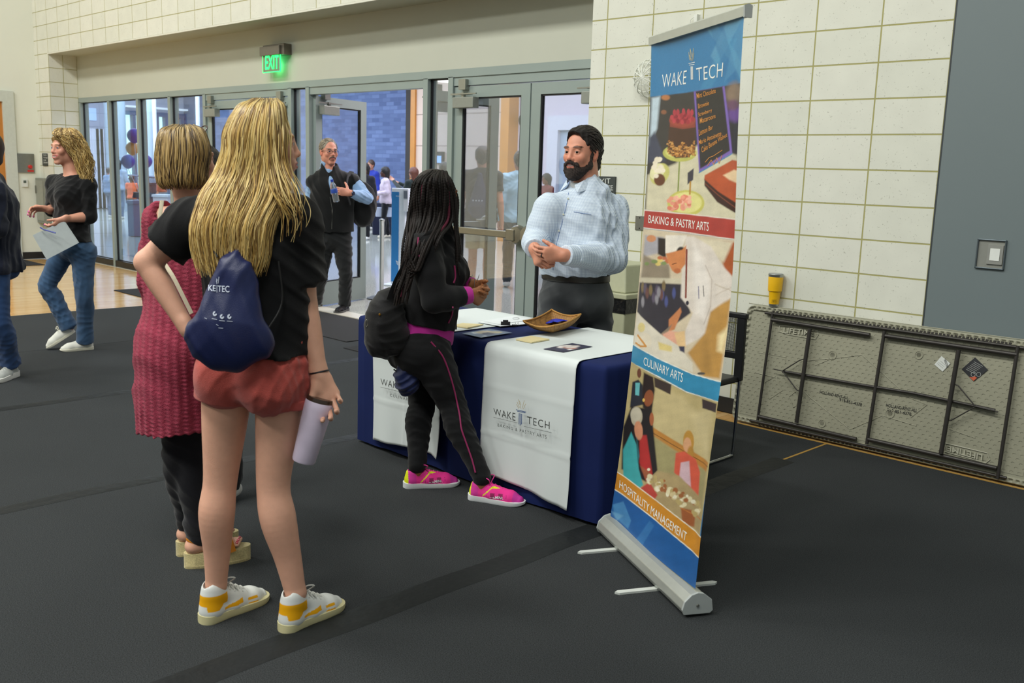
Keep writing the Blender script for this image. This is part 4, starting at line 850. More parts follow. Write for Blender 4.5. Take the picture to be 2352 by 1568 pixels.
    strokes('label_lines', [Z4([(1462, 668), (1500, 700)]), Z4([(1470, 660), (1508, 690)]), Z4([(1480, 650), (1516, 680)])], pm, .4, m_ink, w_)
    dec('orange_flash', [(1700, 783), (1672, 756), (1690, 760), (1706, 752), (1722, 762)], mat('label_orange', 'c25a3a', .5), .0145)
    strokes('label_lines', [Z4([(1650+i*9, 705-i*8), (1705+i*9, 735-i*8)]) for i in range(7)], pm, .5, mat('sign_white', 'd8dcd6', .5), k_)
    strokes('label_symbols', [[Z4([(cx+14*math.cos(t), 740+14*math.sin(t))])[0] for t in np.linspace(0, 2*PI, 14)] for cx in (1697, 1733)], pm, .5, mat('sign_white', 'd8dcd6', .5), k_)
    p2 = lambda x, y: pn(x, y, .0125)
    m_em = mat('putty_raised', 'acab98', .5)
    def raised(s, q, box_):
        t = lettering('raised_lettering', s, Z4(q), lambda x, y: pn(x, y, .016), m_em, r, bold=.02)
        md = t.modifiers.new('thickness', 'SOLIDIFY'); md.thickness = .005; md.offset = 0
        MB().tube([pn(*p, .0125) for p in Z4(box_)], .003, 6).build('raised_outline', m_em, r)
    raised('LIFETIME', [(458, 433), (655, 452), (652, 487), (455, 468)], [(430, 420), (600, 432), (680, 455), (683, 478), (665, 510), (480, 478), (428, 458), (430, 420)])
    raised('LIFETIME', [(1755, 1305), (1527, 1240), (1530, 1205), (1760, 1265)], [(1515, 1190), (1790, 1255), (1805, 1300), (1780, 1320), (1510, 1245), (1515, 1190)])
    m_mk = mat('black_marker', '18191b', .5)
    for w, q in (('HOLLAND-RENT-ALL', [(695, 845), (880, 885), (876, 903), (690, 864)]), ('919-851-4378', [(822, 893), (970, 930), (966, 950), (820, 914)]), ('HOLLAND-RENT-ALL', [(1128, 930), (1332, 966), (1328, 988), (1126, 951)]), ('919-851-4378', [(1135, 960), (1292, 990), (1290, 1010), (1132, 982)])):
        lettering('handwriting', w, Z4(q), lambda x, y: pn(x, y, .0118), m_mk, r, bold=.006)
    MB().tube([S(.0, H+.004, -.0), S(Lx, H+.004, -.0)], .003, 6).build('edge_bead', m_bg, r)
    return S, H, nv
FS, FHt, Fnv = fold_table()
# tumbler on top of it
tc0 = onD(1776.5, 700, depth(FS(.18, FHt, 0))); tc0 = np.array([tc0[0], FS(0, FHt, 0)[1]+.0, FS(0, FHt, 0)[2]+.0075])
tu = empty('tumbler', tc0, 'yellow steel-rimmed tumbler standing on the leaning folding table', 'tumbler')
m_yel = mat('yellow_powder_coat', 'e8b40c', .4); m_st = mat('bare_steel', 'a9aba6', .3, .9)
MB().lathe([(0, 0), (.030, 0), (.031, .015)], tc0, n=36).build('steel_foot', m_st, tu, smooth=True)
MB().lathe([(.0312, .015), (.036, .085), (.037, .092), (.0435, .098), (.0465, .185), (.046, .187)], tc0, n=36).build('yellow_body', m_yel, tu, smooth=True)
MB().lathe([(.0462, .187), (.048, .202), (.046, .205)], tc0, n=36).build('steel_rim', m_st, tu, smooth=True)
MB().lathe([(.045, .203), (.044, .208), (.0, .206)], tc0, n=36).build('lid', mat('clear_smoke', '7b8082', .2), tu, smooth=True)
dt = (CAM-tc0); dt[2] = 0; dt /= np.linalg.norm(dt); sd_ = np.cross((0, 0, 1), dt)
uv, F_ = text_geo('YETI', .01, 1.1)
mesh('lettering', [tc0+dt*.0345+sd_*(.026*(u-.5))*1+[0, 0, .030+.010*v]-dt*.0 for u, v in uv], F_, mat('dark_yellow_ink', '6d5a10', .5), tu)
MB().tube([tc0+dt*.0348+sd_*a+[0, 0, z] for a, z in ((-.016, .026), (.016, .026), (.016, .044), (-.016, .044), (-.016, .026))], .0006, 4).build('logo_box', mat('dark_yellow_ink', '6d5a10', .5), tu)
# ================================================================ mesh chair behind the banner
ch = empty('mesh_chair', (-3.03, 4.45, 0), 'black mesh-back chair with chrome legs behind the banner', 'chair')
xr, xl, yb_ = -2.80, -3.27, 4.66
zt_ = float(onD(1693, 719, depth((xr, yb_, 0)))[2]); m_ch = mat('chrome', 'c9ccce', .12, 1.); m_bp = mat('black_plastic', '101113', .45)
k = MB()
for x in (xr, xl): k.obox((x, yb_, (.44+zt_)/2), (.05, .028, zt_-.44), np.eye(3))
k.box((xl-.03, yb_-.016, zt_-.03), (xr+.03, yb_+.02, zt_)); k.box((xl, yb_-.012, .56), (xr, yb_+.012, .60))
k.build('back_frame', m_bp, ch, bevel=.006)
k = MB()
for x in np.arange(xl+.03, xr-.02, .0065): k.box((x, yb_-.004, .6), (x+.0022, yb_-.002, zt_-.03))
for z in np.arange(.6, zt_-.03, .0065): k.box((xl+.02, yb_-.003, z), (xr-.02, yb_-.001, z+.0022))
k.build('back_mesh', m_bp, ch)
MB().box((xl-.0, 4.20, .43), (xr+.01, yb_+.01, .465)).build('seat', m_bp, ch, bevel=.012)
for x in (xr+.01, xl-.01): MB().tube(spline([(x, yb_, .46), (x, yb_-.01, .2), (x, yb_-.02, .03), (x, yb_-.04, .012), (x, 4.4, .011), (x, 4.20, .012), (x, 4.18, .04), (x, 4.22, .43)], 6), .0095, 10).build('leg', m_ch, ch, smooth=True)
# ================================================================ bin behind the bearded man
bn = empty('trash_can', (-4.15, 5.25, 0), 'beige swing-top trash can with black liner behind the bearded man', 'trash can')
bR = float(onY(1436, 720, 5.05)[0]); bL = bR-.50; zl = float(onY(1440, 690, 5.03)[2]); m_bn = mat('sage_plastic', 'a9ab8e', .55); by0, by1 = 5.05, 5.5
def frus(a, b, z0, z1, g, name, m, bev=.01):      # a,b footprint; grows by g
    (x0, y0), (x1, y1) = a, b
    V = [(x0, y0, z0), (x1, y0, z0), (x1, y1, z0), (x0, y1, z0), (x0-g, y0-g, z1), (x1+g, y0-g, z1), (x1+g, y1+g*.5, z1), (x0-g, y1+g*.5, z1)]
    return MB().add(V, [(0, 3, 2, 1), (4, 5, 6, 7), (0, 1, 5, 4), (1, 2, 6, 5), (2, 3, 7, 6), (3, 0, 4, 7)]).build(name, m, bn, bevel=bev)
frus((bL+.03, by0+.03), (bR-.03, by1-.03), 0, zl-.09, .012, 'bin_body', m_bn)
frus((bL+.012, by0+.012), (bR-.012, by1-.02), zl-.10, zl-.0, .008, 'bin_liner', mat('black_liner', '131415', .3, bump=.9, bscale=25), .004)
frus((bL-.01, by0-.01), (bR+.01, by1), zl, zl+.035, .0, 'lid_flange', m_bn, .006)
frus((bL+.03, by0+.03), (bR-.03, by1-.03), zl+.035, zl+.22, -.035, 'hood', m_bn)
# ================================================================ smooth body modelling: blended volumes turned into one skin
def ankle(heel, toe, z=.105, f=.062): heel = np.asarray(heel, float); d = unit(np.asarray(toe)-heel); return heel+d*f+A_(0, 0, z)
def unit(v): v = np.asarray(v, float); return v/(np.linalg.norm(v)+1e-12)
A_ = lambda *v: np.array(v, float)
class Op:
    __slots__ = ('f', 'mode', 'k', 'lo', 'hi')
    def __init__(s, f, mode, k, lo, hi): s.f, s.mode, s.k, s.lo, s.hi = f, mode, k, lo, hi
def cone(a, b, ra, rb, k=.02, mode='add', side=None, w=1.):
    a, b = np.asarray(a, float), np.asarray(b, float)
    if side is not None: side = unit(side)
    def f(P, a=a, b=b):
        q = P-a; e = b-a
        if side is not None: q = q-(q@side)[..., None]*side*(1-1/w); e = e-(e@side)*side*(1-1/w)
        h = np.clip((q@e)/(e@e+1e-9), 0, 1); d = q-h[..., None]*e
        return np.sqrt((d*d).sum(-1))-(ra+(rb-ra)*h)
    R = max(ra, rb)*max(w, 1)
    return Op(f, mode, k, np.minimum(a, b)-R, np.maximum(a, b)+R)
def ell_(c, r, ax=None, k=.02, mode='add'):
    c = np.asarray(c, float); r = np.asarray(r, float); Rm = np.eye(3) if ax is None else np.array([unit(v) for v in ax])
    def f(P):
        q = (P-c)@Rm.T; k0 = np.sqrt(((q/r)**2).sum(-1)); k1 = np.sqrt(((q/r**2)**2).sum(-1))+1e-9
        return k0*(k0-1)/k1
    R = r.max(); return Op(f, mode, k, c-R, c+R)
def cut(p, n, k=.004):           # keep the side the normal points away from
    p = np.asarray(p, float); n = unit(n); return Op(lambda P: (P-p)@n, 'int', k, None, None)
def bump_(fn, amp): return Op(fn, 'disp', amp, None, None)
def limb(pts, rs, n=5, k=.0012, k0=None):
    """one tapering limb along a smooth line, its radius running smoothly too"""
    Q = spline(np.hstack([np.asarray(pts, float), np.asarray(rs, float)[:, None]]), n+2); A, Bq, ra, rb = Q[:-1, :3], Q[1:, :3], Q[:-1, 3], Q[1:, 3]
    def f(P):
        best = np.full(P.shape[:-1], 1e9); R_ = np.zeros(P.shape[:-1])
        for i in range(len(A)):
            e = Bq[i]-A[i]; q = P-A[i]; h = np.clip((q@e)/(e@e+1e-12), 0, 1); d = q-h[..., None]*e; d = np.sqrt((d*d).sum(-1)); m_ = d < best
            best = np.where(m_, d, best); R_ = np.where(m_, ra[i]+(rb[i]-ra[i])*h, R_)
        return best-R_
    R = Q[:, 3].max(); return [Op(f, 'add', k0 or k, Q[:, :3].min(0)-R, Q[:, :3].max(0)+R)]
def chain(pts, rs, k=.02, **kw): return [cone(pts[i], pts[i+1], rs[i], rs[i+1], k, **kw) for i in range(len(pts)-1)]
def sdf_at(ops, P):
    D = np.full(P.shape[:-1], 9.)
    for o in ops:
        d = o.f(P)
        if o.mode == 'add':
            h = np.clip(.5+.5*(D-d)/o.k, 0, 1); D = D*(1-h)+d*h-o.k*h*(1-h)
        elif o.mode == 'int': h = np.clip(.5-.5*(D-d)/o.k, 0, 1); D = D*(1-h)+d*h+o.k*h*(1-h)
        elif o.mode == 'sub': d = -d; h = np.clip(.5-.5*(D-d)/o.k, 0, 1); D = D*(1-h)+d*h+o.k*h*(1-h)
        else: D = D+d
    return D
def skin(ops, vox, B=8):
    lo = np.min([o.lo for o in ops if o.mode == 'add'], 0)-3*vox; hi = np.max([o.hi for o in ops if o.mode == 'add'], 0)+3*vox
    nb = np.ceil((hi-lo)/(B*vox)).astype(int)+1
    bi = np.stack(np.meshgrid(*[np.arange(n) for n in nb], indexing='ij'), -1).reshape(-1, 3)
    cen = lo+(bi*B+(B-1)/2)*vox; R = vox*B/2*1.75
    ds = [o.f(cen) if o.mode != 'disp' else None for o in ops]
    D = np.full(len(cen), 9.)
    for o, d in zip(ops, ds):
        if o.mode == 'add': h = np.clip(.5+.5*(D-d)/o.k, 0, 1); D = D*(1-h)+d*h-o.k*h*(1-h)
        elif o.mode == 'int': D = np.maximum(D, d)
        elif o.mode == 'sub': D = np.maximum(D, -d)
    dm = max([o.k for o in ops if o.mode == 'disp']+[0])
    act = np.abs(D) < R*1.25+.012+dm
    ia = bi[act]; g = np.stack(np.meshgrid(*[np.arange(B)]*3, indexing='ij'), -1).reshape(-1, 3)
    P = (lo+(ia[:, None]*B+g[None])*vox)
    E = np.full(P.shape[:2], 9.)
    for o, d in zip(ops, ds):
        if o.mode == 'disp': E += o.f(P); continue
        d = d[act]; rel = (d < R*1.3+o.k+.01) if o.mode in ('add', 'sub') else (d > -(R*1.3+o.k+.01))
        if not rel.any(): continue
        v = o.f(P[rel]); e = E[rel]
        if o.mode == 'add': h = np.clip(.5+.5*(e-v)/o.k, 0, 1); e = e*(1-h)+v*h-o.k*h*(1-h)
        else:
            if o.mode == 'sub': v = -v
            h = np.clip(.5-.5*(e-v)/o.k, 0, 1); e = e*(1-h)+v*h+o.k*h*(1-h)
        E[rel] = e
    S = np.empty(tuple(nb)+(B, B, B), np.float32); S.reshape(-1, B*B*B)[:] = np.sign(D)[:, None]*1.0
    S.reshape(-1, B*B*B)[np.nonzero(act)[0]] = E
    G = S.transpose(0, 3, 1, 4, 2, 5).reshape(nb[0]*B, nb[1]*B, nb[2]*B); del S
    neg = G < 0
    s = [slice(None, -1), slice(1, None)]
    cnt = sum(neg[s[i], s[j], s[k]].astype(np.uint8) for i in (0, 1) for j in (0, 1) for k in (0, 1))
    cell = (cnt > 0) & (cnt < 8); idx = np.argwhere(cell); n = len(idx)
    cn = {(i, j, k): G[idx[:, 0]+i, idx[:, 1]+j, idx[:, 2]+k].astype(float) for i in (0, 1) for j in (0, 1) for k in (0, 1)}
    acc = np.zeros((n, 3)); num = np.zeros(n)
    for ax in range(3):
        o1, o2 = [a for a in range(3) if a != ax]
        for u in (0, 1):
            for v in (0, 1):
                p = [0, 0, 0]; p[o1] = u; p[o2] = v; q = list(p); q[ax] = 1
                a, b = cn[tuple(p)], cn[tuple(q)]; m_ = (a < 0) != (b < 0); t = np.where(m_, a/np.where(m_, a-b, 1), 0)
                pos = np.zeros((n, 3)); pos[:, o1] = u; pos[:, o2] = v; pos[:, ax] = t
                acc[m_] += pos[m_]; num[m_] += 1
    V = lo+(idx+acc/num[:, None])*vox
    ids = np.full(cell.shape, -1, np.int32); ids[tuple(idx.T)] = np.arange(n)
    F = []
    for ax in range(3):
        sl0 = [slice(1, -1)]*3; sl0[ax] = slice(0, -1); sl1 = [slice(1, -1)]*3; sl1[ax] = slice(1, None)
        a, b = neg[tuple(sl0)], neg[tuple(sl1)]; e = np.argwhere(a != b); fl = a[tuple(e.T)]
        off = np.ones(3, int); off[ax] = 0; e = e+off; o1, o2 = (ax+1) % 3, (ax+2) % 3
        q = []
        for du, dv in ((0, 0), (-1, 0), (-1, -1), (0, -1)):
            p = e.copy(); p[:, o1] += du; p[:, o2] += dv; q.append(ids[tuple(p.T)])
        q = np.stack(q, 1); q[~fl] = q[~fl][:, ::-1]; F.append(q)
    F = np.vstack(F); F = F[(F >= 0).all(1)]
    return V, F
def folds(amp, seed, sc=1., axis=None):
    r = np.random.default_rng(seed); W_ = r.normal(0, 1, (5, 3)); W_ /= np.linalg.norm(W_, axis=1)[:, None]; ph = r.uniform(0, 6, 5); fq = np.array([22, 34, 47, 61, 80])*sc
    def f(P):
        w = np.sin(P@A_(9, 7, 5)*sc+seed)+.5*np.sin(P@A_(-6, 13, 17)*sc+2*seed); d = 0
        for i in range(5): d = d+(1-np.sin(P@W_[i]*fq[i]*.8+ph[i]+1.2*w)**2)**2.2*1.1*np.clip(.5+np.sin(P@W_[(i+2) % 5]*9+ph[i]*2), 0, 1)
        return amp*.75*(.6-d)
    return bump_(f, amp*1.5)
VOXS = 1.0
def body_obj(name, ops, m, parent, vox, colf=None):
    V, F = skin(ops, vox*VOXS)
    c = colf(V) if colf is not None else None
    return mesh(name, V, F, m, parent, True, c)
# ---------------------------------------------------------------- head, hand, foot
SK = {'fair': 'd8a58c', 'pink': 'd29880', 'dark': '6b402a', 'deep': '4a2c20', 'tan': 'b9805c'}
class Head:
    def __init__(s, c, f, up=(0, 0, 1), S=1., skin_c='fair', lips='b3615a', brow='3a2a20', female=False, iris='35527a'):
        s.c = np.asarray(c, float); s.f = unit(f); s.r = unit(np.cross(s.f, up)); s.u = np.cross(s.r, s.f); s.S = S; s.fem = female
        s.sk, s.lips, s.brow, s.iris = skin_c, lips, brow, iris; s.sm = 0.
    def P(s, x, y, z): return s.c+(s.r*x+s.f*y+s.u*z)*s.S
    def L(s, V): q = (V-s.c)/s.S; return np.stack([q@s.r, q@s.f, q@s.u], -1)
    def ops(s, face=True, smile=0.):
        s.sm = smile; S, P, ax = s.S, s.P, (s.r, s.f, s.u)
        E = lambda c, r, k=.015, mode='add', a=ax: ell_(P(*c), np.array(r)*S, a, k*S, mode)
        Cn = lambda a, b, ra, rb, k=.01, mode='add': cone(P(*a), P(*b), ra*S, rb*S, k*S, mode)
        fm = .93 if s.fem else 1.
        o = [E((0, -.012, .042), (.074, .094, .080)), E((0, .022, -.015), (.062*fm, .070, .078), .03), E((0, .035, -.058), (.046*fm, .050, .050), .03),
             Cn((-.012, .072, -.098), (.012, .072, -.098), .017*fm, .017*fm, .022), E((.05*fm, -.0, -.055), (.014, .03, .03), .03), E((-.05*fm, -.0, -.055), (.014, .03, .03), .03)]
        if not face: 
            for sx in (-1, 1): o += [E((sx*.073, -.008, -.008), (.009, .018, .030), .006)]
            return o
        for sx in (-1, 1):
            o += [E((sx*.040, .066, -.018), (.022, .020, .022), .02), E((sx*.028, .082, .030), (.024, .010, .009), .014)]
            o += [E((sx*.032, .101, .010), (.019, .016, .013), .012, 'sub')]
            o += [E((sx*.0315, .0775, .009), (.0155, .0145, .0150), .004)]
            o += [E((sx*.0315, .094, .0080), (.0150, .0120, .0055), .002, 'sub')]
            o += [E((sx*.0742, -.006, -.006), (.008, .0175, .031), .006), E((sx*.081, .002, -.004), (.005, .009, .019), .003, 'sub'), E((sx*.077, -.014, .0), (.009, .007, .026), .004)]
        o += [Cn((0, .086, .026), (0, .102, -.017), .008, .0100, .012), E((0, .103, -.022), (.0125, .0125, .0105), .008), E((.0125, .094, -.026), (.0085, .010, .008), .006), E((-.0125, .094, -.026), (.0085, .010, .008), .006)]
        for sx in (-1, 1): o += [E((sx*.0065, .103, -.033), (.0032, .005, .003), .002, 'sub')]
        w = .024+.009*smile; zc = .007*smile
        o += [E((0, .086, -.055), (.030, .016, .022), .014)]
        for sx in (-1, 1):
            o += [Cn((sx*.003, .101, -.0505), (sx*w, .088-.004*smile, -.054+zc), .0048, .0028, .004), Cn((0, .0995, -.0625), (sx*w*.85, .088-.004*smile, -.056+zc), .0062, .003, .004)]
        o += [Cn((-w*.9, .094, -.0555+zc), (0, .1035, -.0565), .0018, .0022, .002, 'sub'), Cn((0, .1035, -.0565), (w*.9, .094, -.0555+zc), .0022, .0018, .002, 'sub')]
        if smile > .5: 
            o += [E((0, .100, -.0560), (.020, .012, .0058), .003, 'sub'), E((0, .088, -.0545), (.018, .008, .006), .001)]
        return o
    def color(s, V, C):
        q = s.L(V); x, y, z = q[:, 0], q[:, 1], q[:, 2]; ax = np.abs(x); sk = lin(SK.get(s.sk, s.sk))
        def mix(m, c): C[:] = C*(1-m[:, None])+np.asarray(c)*m[:, None]
        near = (y > .05) & (ax < .07) & (np.abs(z) < .15)
        ch = np.exp(-(((ax-.042)/.02)**2+((z+.022)/.02)**2))*near; mix(ch*.26, sk*[1.1, .72, .68])
        ns = np.exp(-((x/.014)**2+((z+.024)/.014)**2))*(y > .09); mix(ns*.4, sk*[1.1, .7, .66])
        lp = (((x/(.027+.006*s.sm))**2+((z+.0565-s.sm*.35*x*x/.03)/.0105)**2) < 1) & (y > .078); mix(lp.astype(float), lin(s.lips))
        if s.sm > .4: th_ = (((x/.019)**2+((z+.0545)/.0048)**2) < 1) & (y > .085) & (y < .0975); mix(th_.astype(float), lin('d8d2c6'))
        br_ = (((ax-.032)/.021)**2+((z-.0305-.004*(1-((ax-.032)/.021)**2))/(.0052 if not s.fem else .0035))**2 < 1) & (y > .06); mix(br_*.85, lin(s.brow))
        lid = (((ax-.0315)/.016)**2+((z-.009)/.0075)**2 < 1) & (y > .07); mix(lid*(.35 if not s.fem else .6), sk*.35)
        er = (ax > .066) & (np.abs(z) < .04) & (np.abs(y) < .03); mix(er*.35, sk*[1.12, .62, .55])
    def eyes(s, par, tgt=(0, 1, 0)):
        mb = MB()
        for sx in (-1, 1):
            c = s.P(sx*.0315, .0775, .009); g = unit(s.r*tgt[0]+s.f*tgt[1]+s.u*tgt[2]); R = .0128*s.S
            prof = [(R*math.sin(t), -R*math.cos(t)) for t in np.linspace(0.01, PI-.01, 26)]; n0 = len(mb.v)
            mb.lathe(prof, c, g, 20)
            for i, (rr, hh) in enumerate(prof):
                an = math.atan2(rr, hh); col = lin('0b0a0a') if an < .26 else (lin(s.iris) if an < .56 else lin('b9b2ac'))
                mb.c += [tuple(col)]*20
        mb.build('eye', mat('eye_surface', 'ffffff', .12, vc=True), par, True)
def hand_ops(w, d, th, right, curl=(25, 30, 20), size=1., spread=.0, thumb=(.75, .55, .25), curls=None, tips=None, tc=None):
    """w wrist, d finger direction, th thumb side; returns the volumes and lets fingers curl toward the palm"""
    d = unit(d); th = unit(np.asarray(th, float)-d*(np.asarray(th, float)@d)); n = -np.cross(d, th) if right else np.cross(d, th); S = size
    o = [cone(w-d*.02*S, w+d*.02*S, .025*S, .026*S, .02, side=n, w=.72), cone(w+d*.02*S+th*.006*S, w+d*.075*S+th*.012*S, .026*S, .028*S, .018, side=n, w=.52), cone(w+d*.02*S-th*.012*S, w+d*.07*S-th*.018*S, .020*S, .022*S, .018, side=n, w=.6), ell_(w+d*.035*S+th*.020*S+n*.008*S, np.array([.026, .016, .014])*S, (d, th, n), .012)]
    lens = [(.043, .026, .021), (.048, .030, .023), (.044, .028, .022), (.034, .021, .019)]
    nails = []
    for i in range(4):
        off = (.030-.0195*i)*S; b = w+d*(.088-.004*abs(i-1)-(.006 if i == 3 else 0))*S+th*off+n*.002*S
        c = (curls[i] if curls else curl); a = 0; dd = unit(d+th*spread*(1.5-i)); p = b; r = (.0092 if i < 3 else .0078)*S
        o.append(cone(b-dd*.02*S, b, r, r*1.06, .008))
        for j in range(3):
            a += math.radians(c[j]); v = dd*math.cos(a)+n*math.sin(a); q = p+v*lens[i][j]*S; o.append(cone(p, q, r*(1-.07*j), r*(1-.07*(j+1)), .003)); p = q
        nails.append((p-v*.006*S+(-dd*math.sin(a)+n*math.cos(a))*(-r*.62), v))
    b = w+d*.022*S+th*.020*S+n*.006*S; v = unit(d*thumb[0]+th*thumb[1]+n*thumb[2]); p = b+v*.040*S; o.append(cone(b, p, .0145*S, .0118*S, .012))
    v2 = unit(v+(tc if tc is not None else d*.35+n*.25)*1.); q = p+v2*.030*S; o.append(cone(p, q, .0112*S, .0100*S, .004)); v3 = unit(v2+d*.15+n*.2); e = q+v3*.024*S; o.append(cone(q, e, .0100*S, .0078*S, .004))
    nails.append((e-v3*.008*S, v3))
    return o, nails
def nail_obj(nails, col, par, S=1.):
    for p, v in nails:
        MB().lathe([(0, -.006*S), (.0058*S, -.004*S), (.0062*S, .002*S), (.0045*S, .007*S), (0, .008*S)], p, v, 10).build('fingernail', mat('nail_'+col, col, .25), par, True)
# ---------------------------------------------------------------- whole body from joints
class Body:
    """J: hip, waist, chest, neck (centres), shL shR elL elR wrL wrR, hpL hpR knL knR anL anR ; front = facing of the trunk"""
    def __init__(s, J, front, g=None):
        s.J = {k: np.asarray(v, float) for k, v in J.items()}; s.f = unit(np.array([front[0], front[1], 0])); s.s = A_(s.f[1], -s.f[0], 0)   # s points to the body's right
        s.g = dict(pel=.105, pw=1.48, wai=.092, ww=1.36, che=.106, cw=1.42, sho=.052, nk=.052, ua=.046, el=.038, fa=.041, wr=.0255, th=.082, kn=.053, ca=.056, an=.036, bust=0., bum=.085, bumx=.075); s.g.update(g or {})
    def trunk(s, i=0., k=.035, low=None):
        J, g = s.J, s.g; mid = (J['waist']+J['chest'])/2
        o = [cone(J['hip'], J['waist'], g['pel']+i, g['wai']+i, k, side=s.s, w=g['pw']), cone(J['waist'], mid, g['wai']+i, (g['wai']+g['che'])/2+i, k, side=s.s, w=g['ww']), cone(mid, J['chest'], (g['wai']+g['che'])/2+i, g['che']+i, k, side=s.s, w=g['cw']),
             cone(J['chest'], J['neck']-A_(0, 0, .035), g['che']*.88+i, g['nk']*1.1+i, .045, side=s.s, w=1.35)]
        for e in ('L', 'R'):
            o.append(cone(J['neck']-A_(0, 0, .045), J['sh'+e], g['sho']*.72+i, g['sho']+i, .035))
            sg = 1 if e == 'R' else -1
            o.append(ell_(J['hip']-s.f*.055+s.s*sg*g['bumx']-A_(0, 0, .035), np.array([g['bum'], g['bum']*.95, g['bum']*1.05])+i, None, .04))
            if g['bust']: o.append(ell_(J['chest']+s.f*(g['che']*.72)+s.s*sg*.072-A_(0, 0, .035), np.array([g['bust']]*3)+i, None, .035))
        return o
    def seat(s, i):
        J, g = s.J, s.g
        return [cone(J['hip'], J['waist'], g['pel']+i, g['wai']+i, .03, side=s.s, w=g['pw'])]+[ell_(J['hip']-s.f*.055+s.s*sg*g['bumx']-A_(0, 0, .035), np.array([g['bum'], g['bum']*.95, g['bum']*1.05])+i, None, .04) for sg in (-1, 1)]
    def neck(s, head, i=0.):
        return [cone(s.J['neck']-A_(0, 0, .05), head.P(0, -.022, -.045), s.g['nk']*1.12+i, s.g['nk']+i, .025)]
    def arm(s, e, i=0., part=1., k=.02, j=None, kk=.007):
        J, g = s.J, s.g; a, b, c = J['sh'+e], J['el'+e], J['wr'+e]; j = i if j is None else j
        o = [cone(a, a+(b-a)*.5, g['ua']*1.08+i, g['ua']+i, k), cone(a+(b-a)*.5, b, g['ua']+i, g['el']+i, .012)]
        if part > 1: o += limb([b, b+(c-b)*.30, b+(c-b)*.7, c], [g['el']+i, g['fa']+i, (g['fa']+g['wr'])*.47+(i+j)/2, g['wr']+j], 4, k0=.012)
        return o
    def leg(s, e, i=0., j=None, part=2., k=.025):
        J, g = s.J, s.g; a, b, c = J['hp'+e], J['kn'+e], J['an'+e]; j = i if j is None else j; fl = unit(np.cross(s.s, b-c)); fl = fl if fl@s.f > 0 else -fl
        pts, rs = [a, a+(b-a)*.5, b], [g['th']+i, g['th']*.83+i, g['kn']+i]
        if part > 1: pts += [b+(c-b)*.30-fl*.013, b+(c-b)*.66-fl*.003, c]; rs += [g['ca']+i, g['ca']*.76+(i+j)/2, g['an']+j]
        o = limb(pts, rs, 5, k0=k)
        return o
    def foot(s, e, toe, r=.034):
        a = s.J['an'+e]; toe = np.asarray(toe, float); d = unit((toe-a)*[1, 1, 0]); h = A_(a[0], a[1], r+.004)-d*.025
        return [cone(a, h, s.g['an'], r, .02), cone(h, toe-d*.06+A_(0, 0, .012), r, .030, .02, side=np.cross(d, (0, 0, 1)), w=1.2), cone(toe-d*.06+A_(0, 0, .012), toe+A_(0, 0, .002), .028, .020, .02, side=np.cross(d, (0, 0, 1)), w=1.35)]
    def full(s, head, toes, face=True, smile=0.):
        o = s.trunk()+s.neck(head)+head.ops(face, smile)
        for e in 'LR': o += s.arm(e, 0, 2)+s.leg(e)
        for e in 'LR': o.append(cone(s.J['an'+e], s.J['an'+e]-A_(0, 0, .045), s.g['an'], s.g['an']*.85, .01))
        return o
def skin_col(head, base=None):
    def f(V):
        C = np.tile(lin(SK.get(head.sk, head.sk)), (len(V), 1)); z = V@A_(31, 17, 23); pass
        head.color(V, C)
        if base: base(V, C)
        return np.clip(C, 0, 1)
    return f
m_skin = mat('skin', 'ffffff', .48, vc=True, noise=.05, nscale=35, bump=.10, bscale=350, spec=.4)
m_skin.node_tree.nodes['Principled BSDF'].inputs['Subsurface Weight'].default_value = .08
m_skin.node_tree.nodes['Principled BSDF'].inputs['Subsurface Radius'].default_value = (.012, .004, .002)
m_hairvc = mat('hair_strands', 'ffffff', .42, vc=True, spec=.5)
def cloth(name, col, **k):
    d = dict(rough=.85, noise=.08, nscale=14, bump=.25, bscale=420, spec=.2, sheen=.2); d.update(k); return mat(name, col, **d)
# ---------------------------------------------------------------- hair made of locks
def locks(name, paths, rads, cols, par, n=5, m=None, taper=True, prof=None):
    Vs, Fs, Cs = [], [], []; off = 0
    for pts, r, c in zip(paths, rads, cols):
        pts = np.asarray(pts); N = len(pts); T = np.gradient(pts, axis=0); T /= np.linalg.norm(T, axis=1)[:, None]+1e-9
        ref = FH; a = np.cross(T, ref); a /= np.linalg.norm(a, axis=1)[:, None]+1e-9; b = np.cross(a, T)
        t = np.linspace(0, 1, N); rr = r*(np.clip(t*6+.4, 0, 1)*(1-.75*t**2.2) if taper else np.ones(N))
        if prof is not None: rr = rr*prof(np.concatenate([[0], np.cumsum(np.linalg.norm(np.diff(pts, axis=0), axis=1))]))
        th = 2*PI*np.arange(n)/n
        V = pts[:, None]+rr[:, None, None]*(np.cos(th)[None, :, None]*a[:, None]+.6*np.sin(th)[None, :, None]*b[:, None])
        i = np.arange(N*n).reshape(N, n); F = np.stack([i[:-1], np.roll(i[:-1], -1, 1), np.roll(i[1:], -1, 1), i[1:]], -1).reshape(-1, 4)
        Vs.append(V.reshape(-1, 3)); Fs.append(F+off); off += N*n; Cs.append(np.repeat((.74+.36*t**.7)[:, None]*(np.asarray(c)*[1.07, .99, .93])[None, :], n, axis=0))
    return mesh(name, np.vstack(Vs), np.vstack(Fs), m or m_hairvc, par, True, np.vstack(Cs))
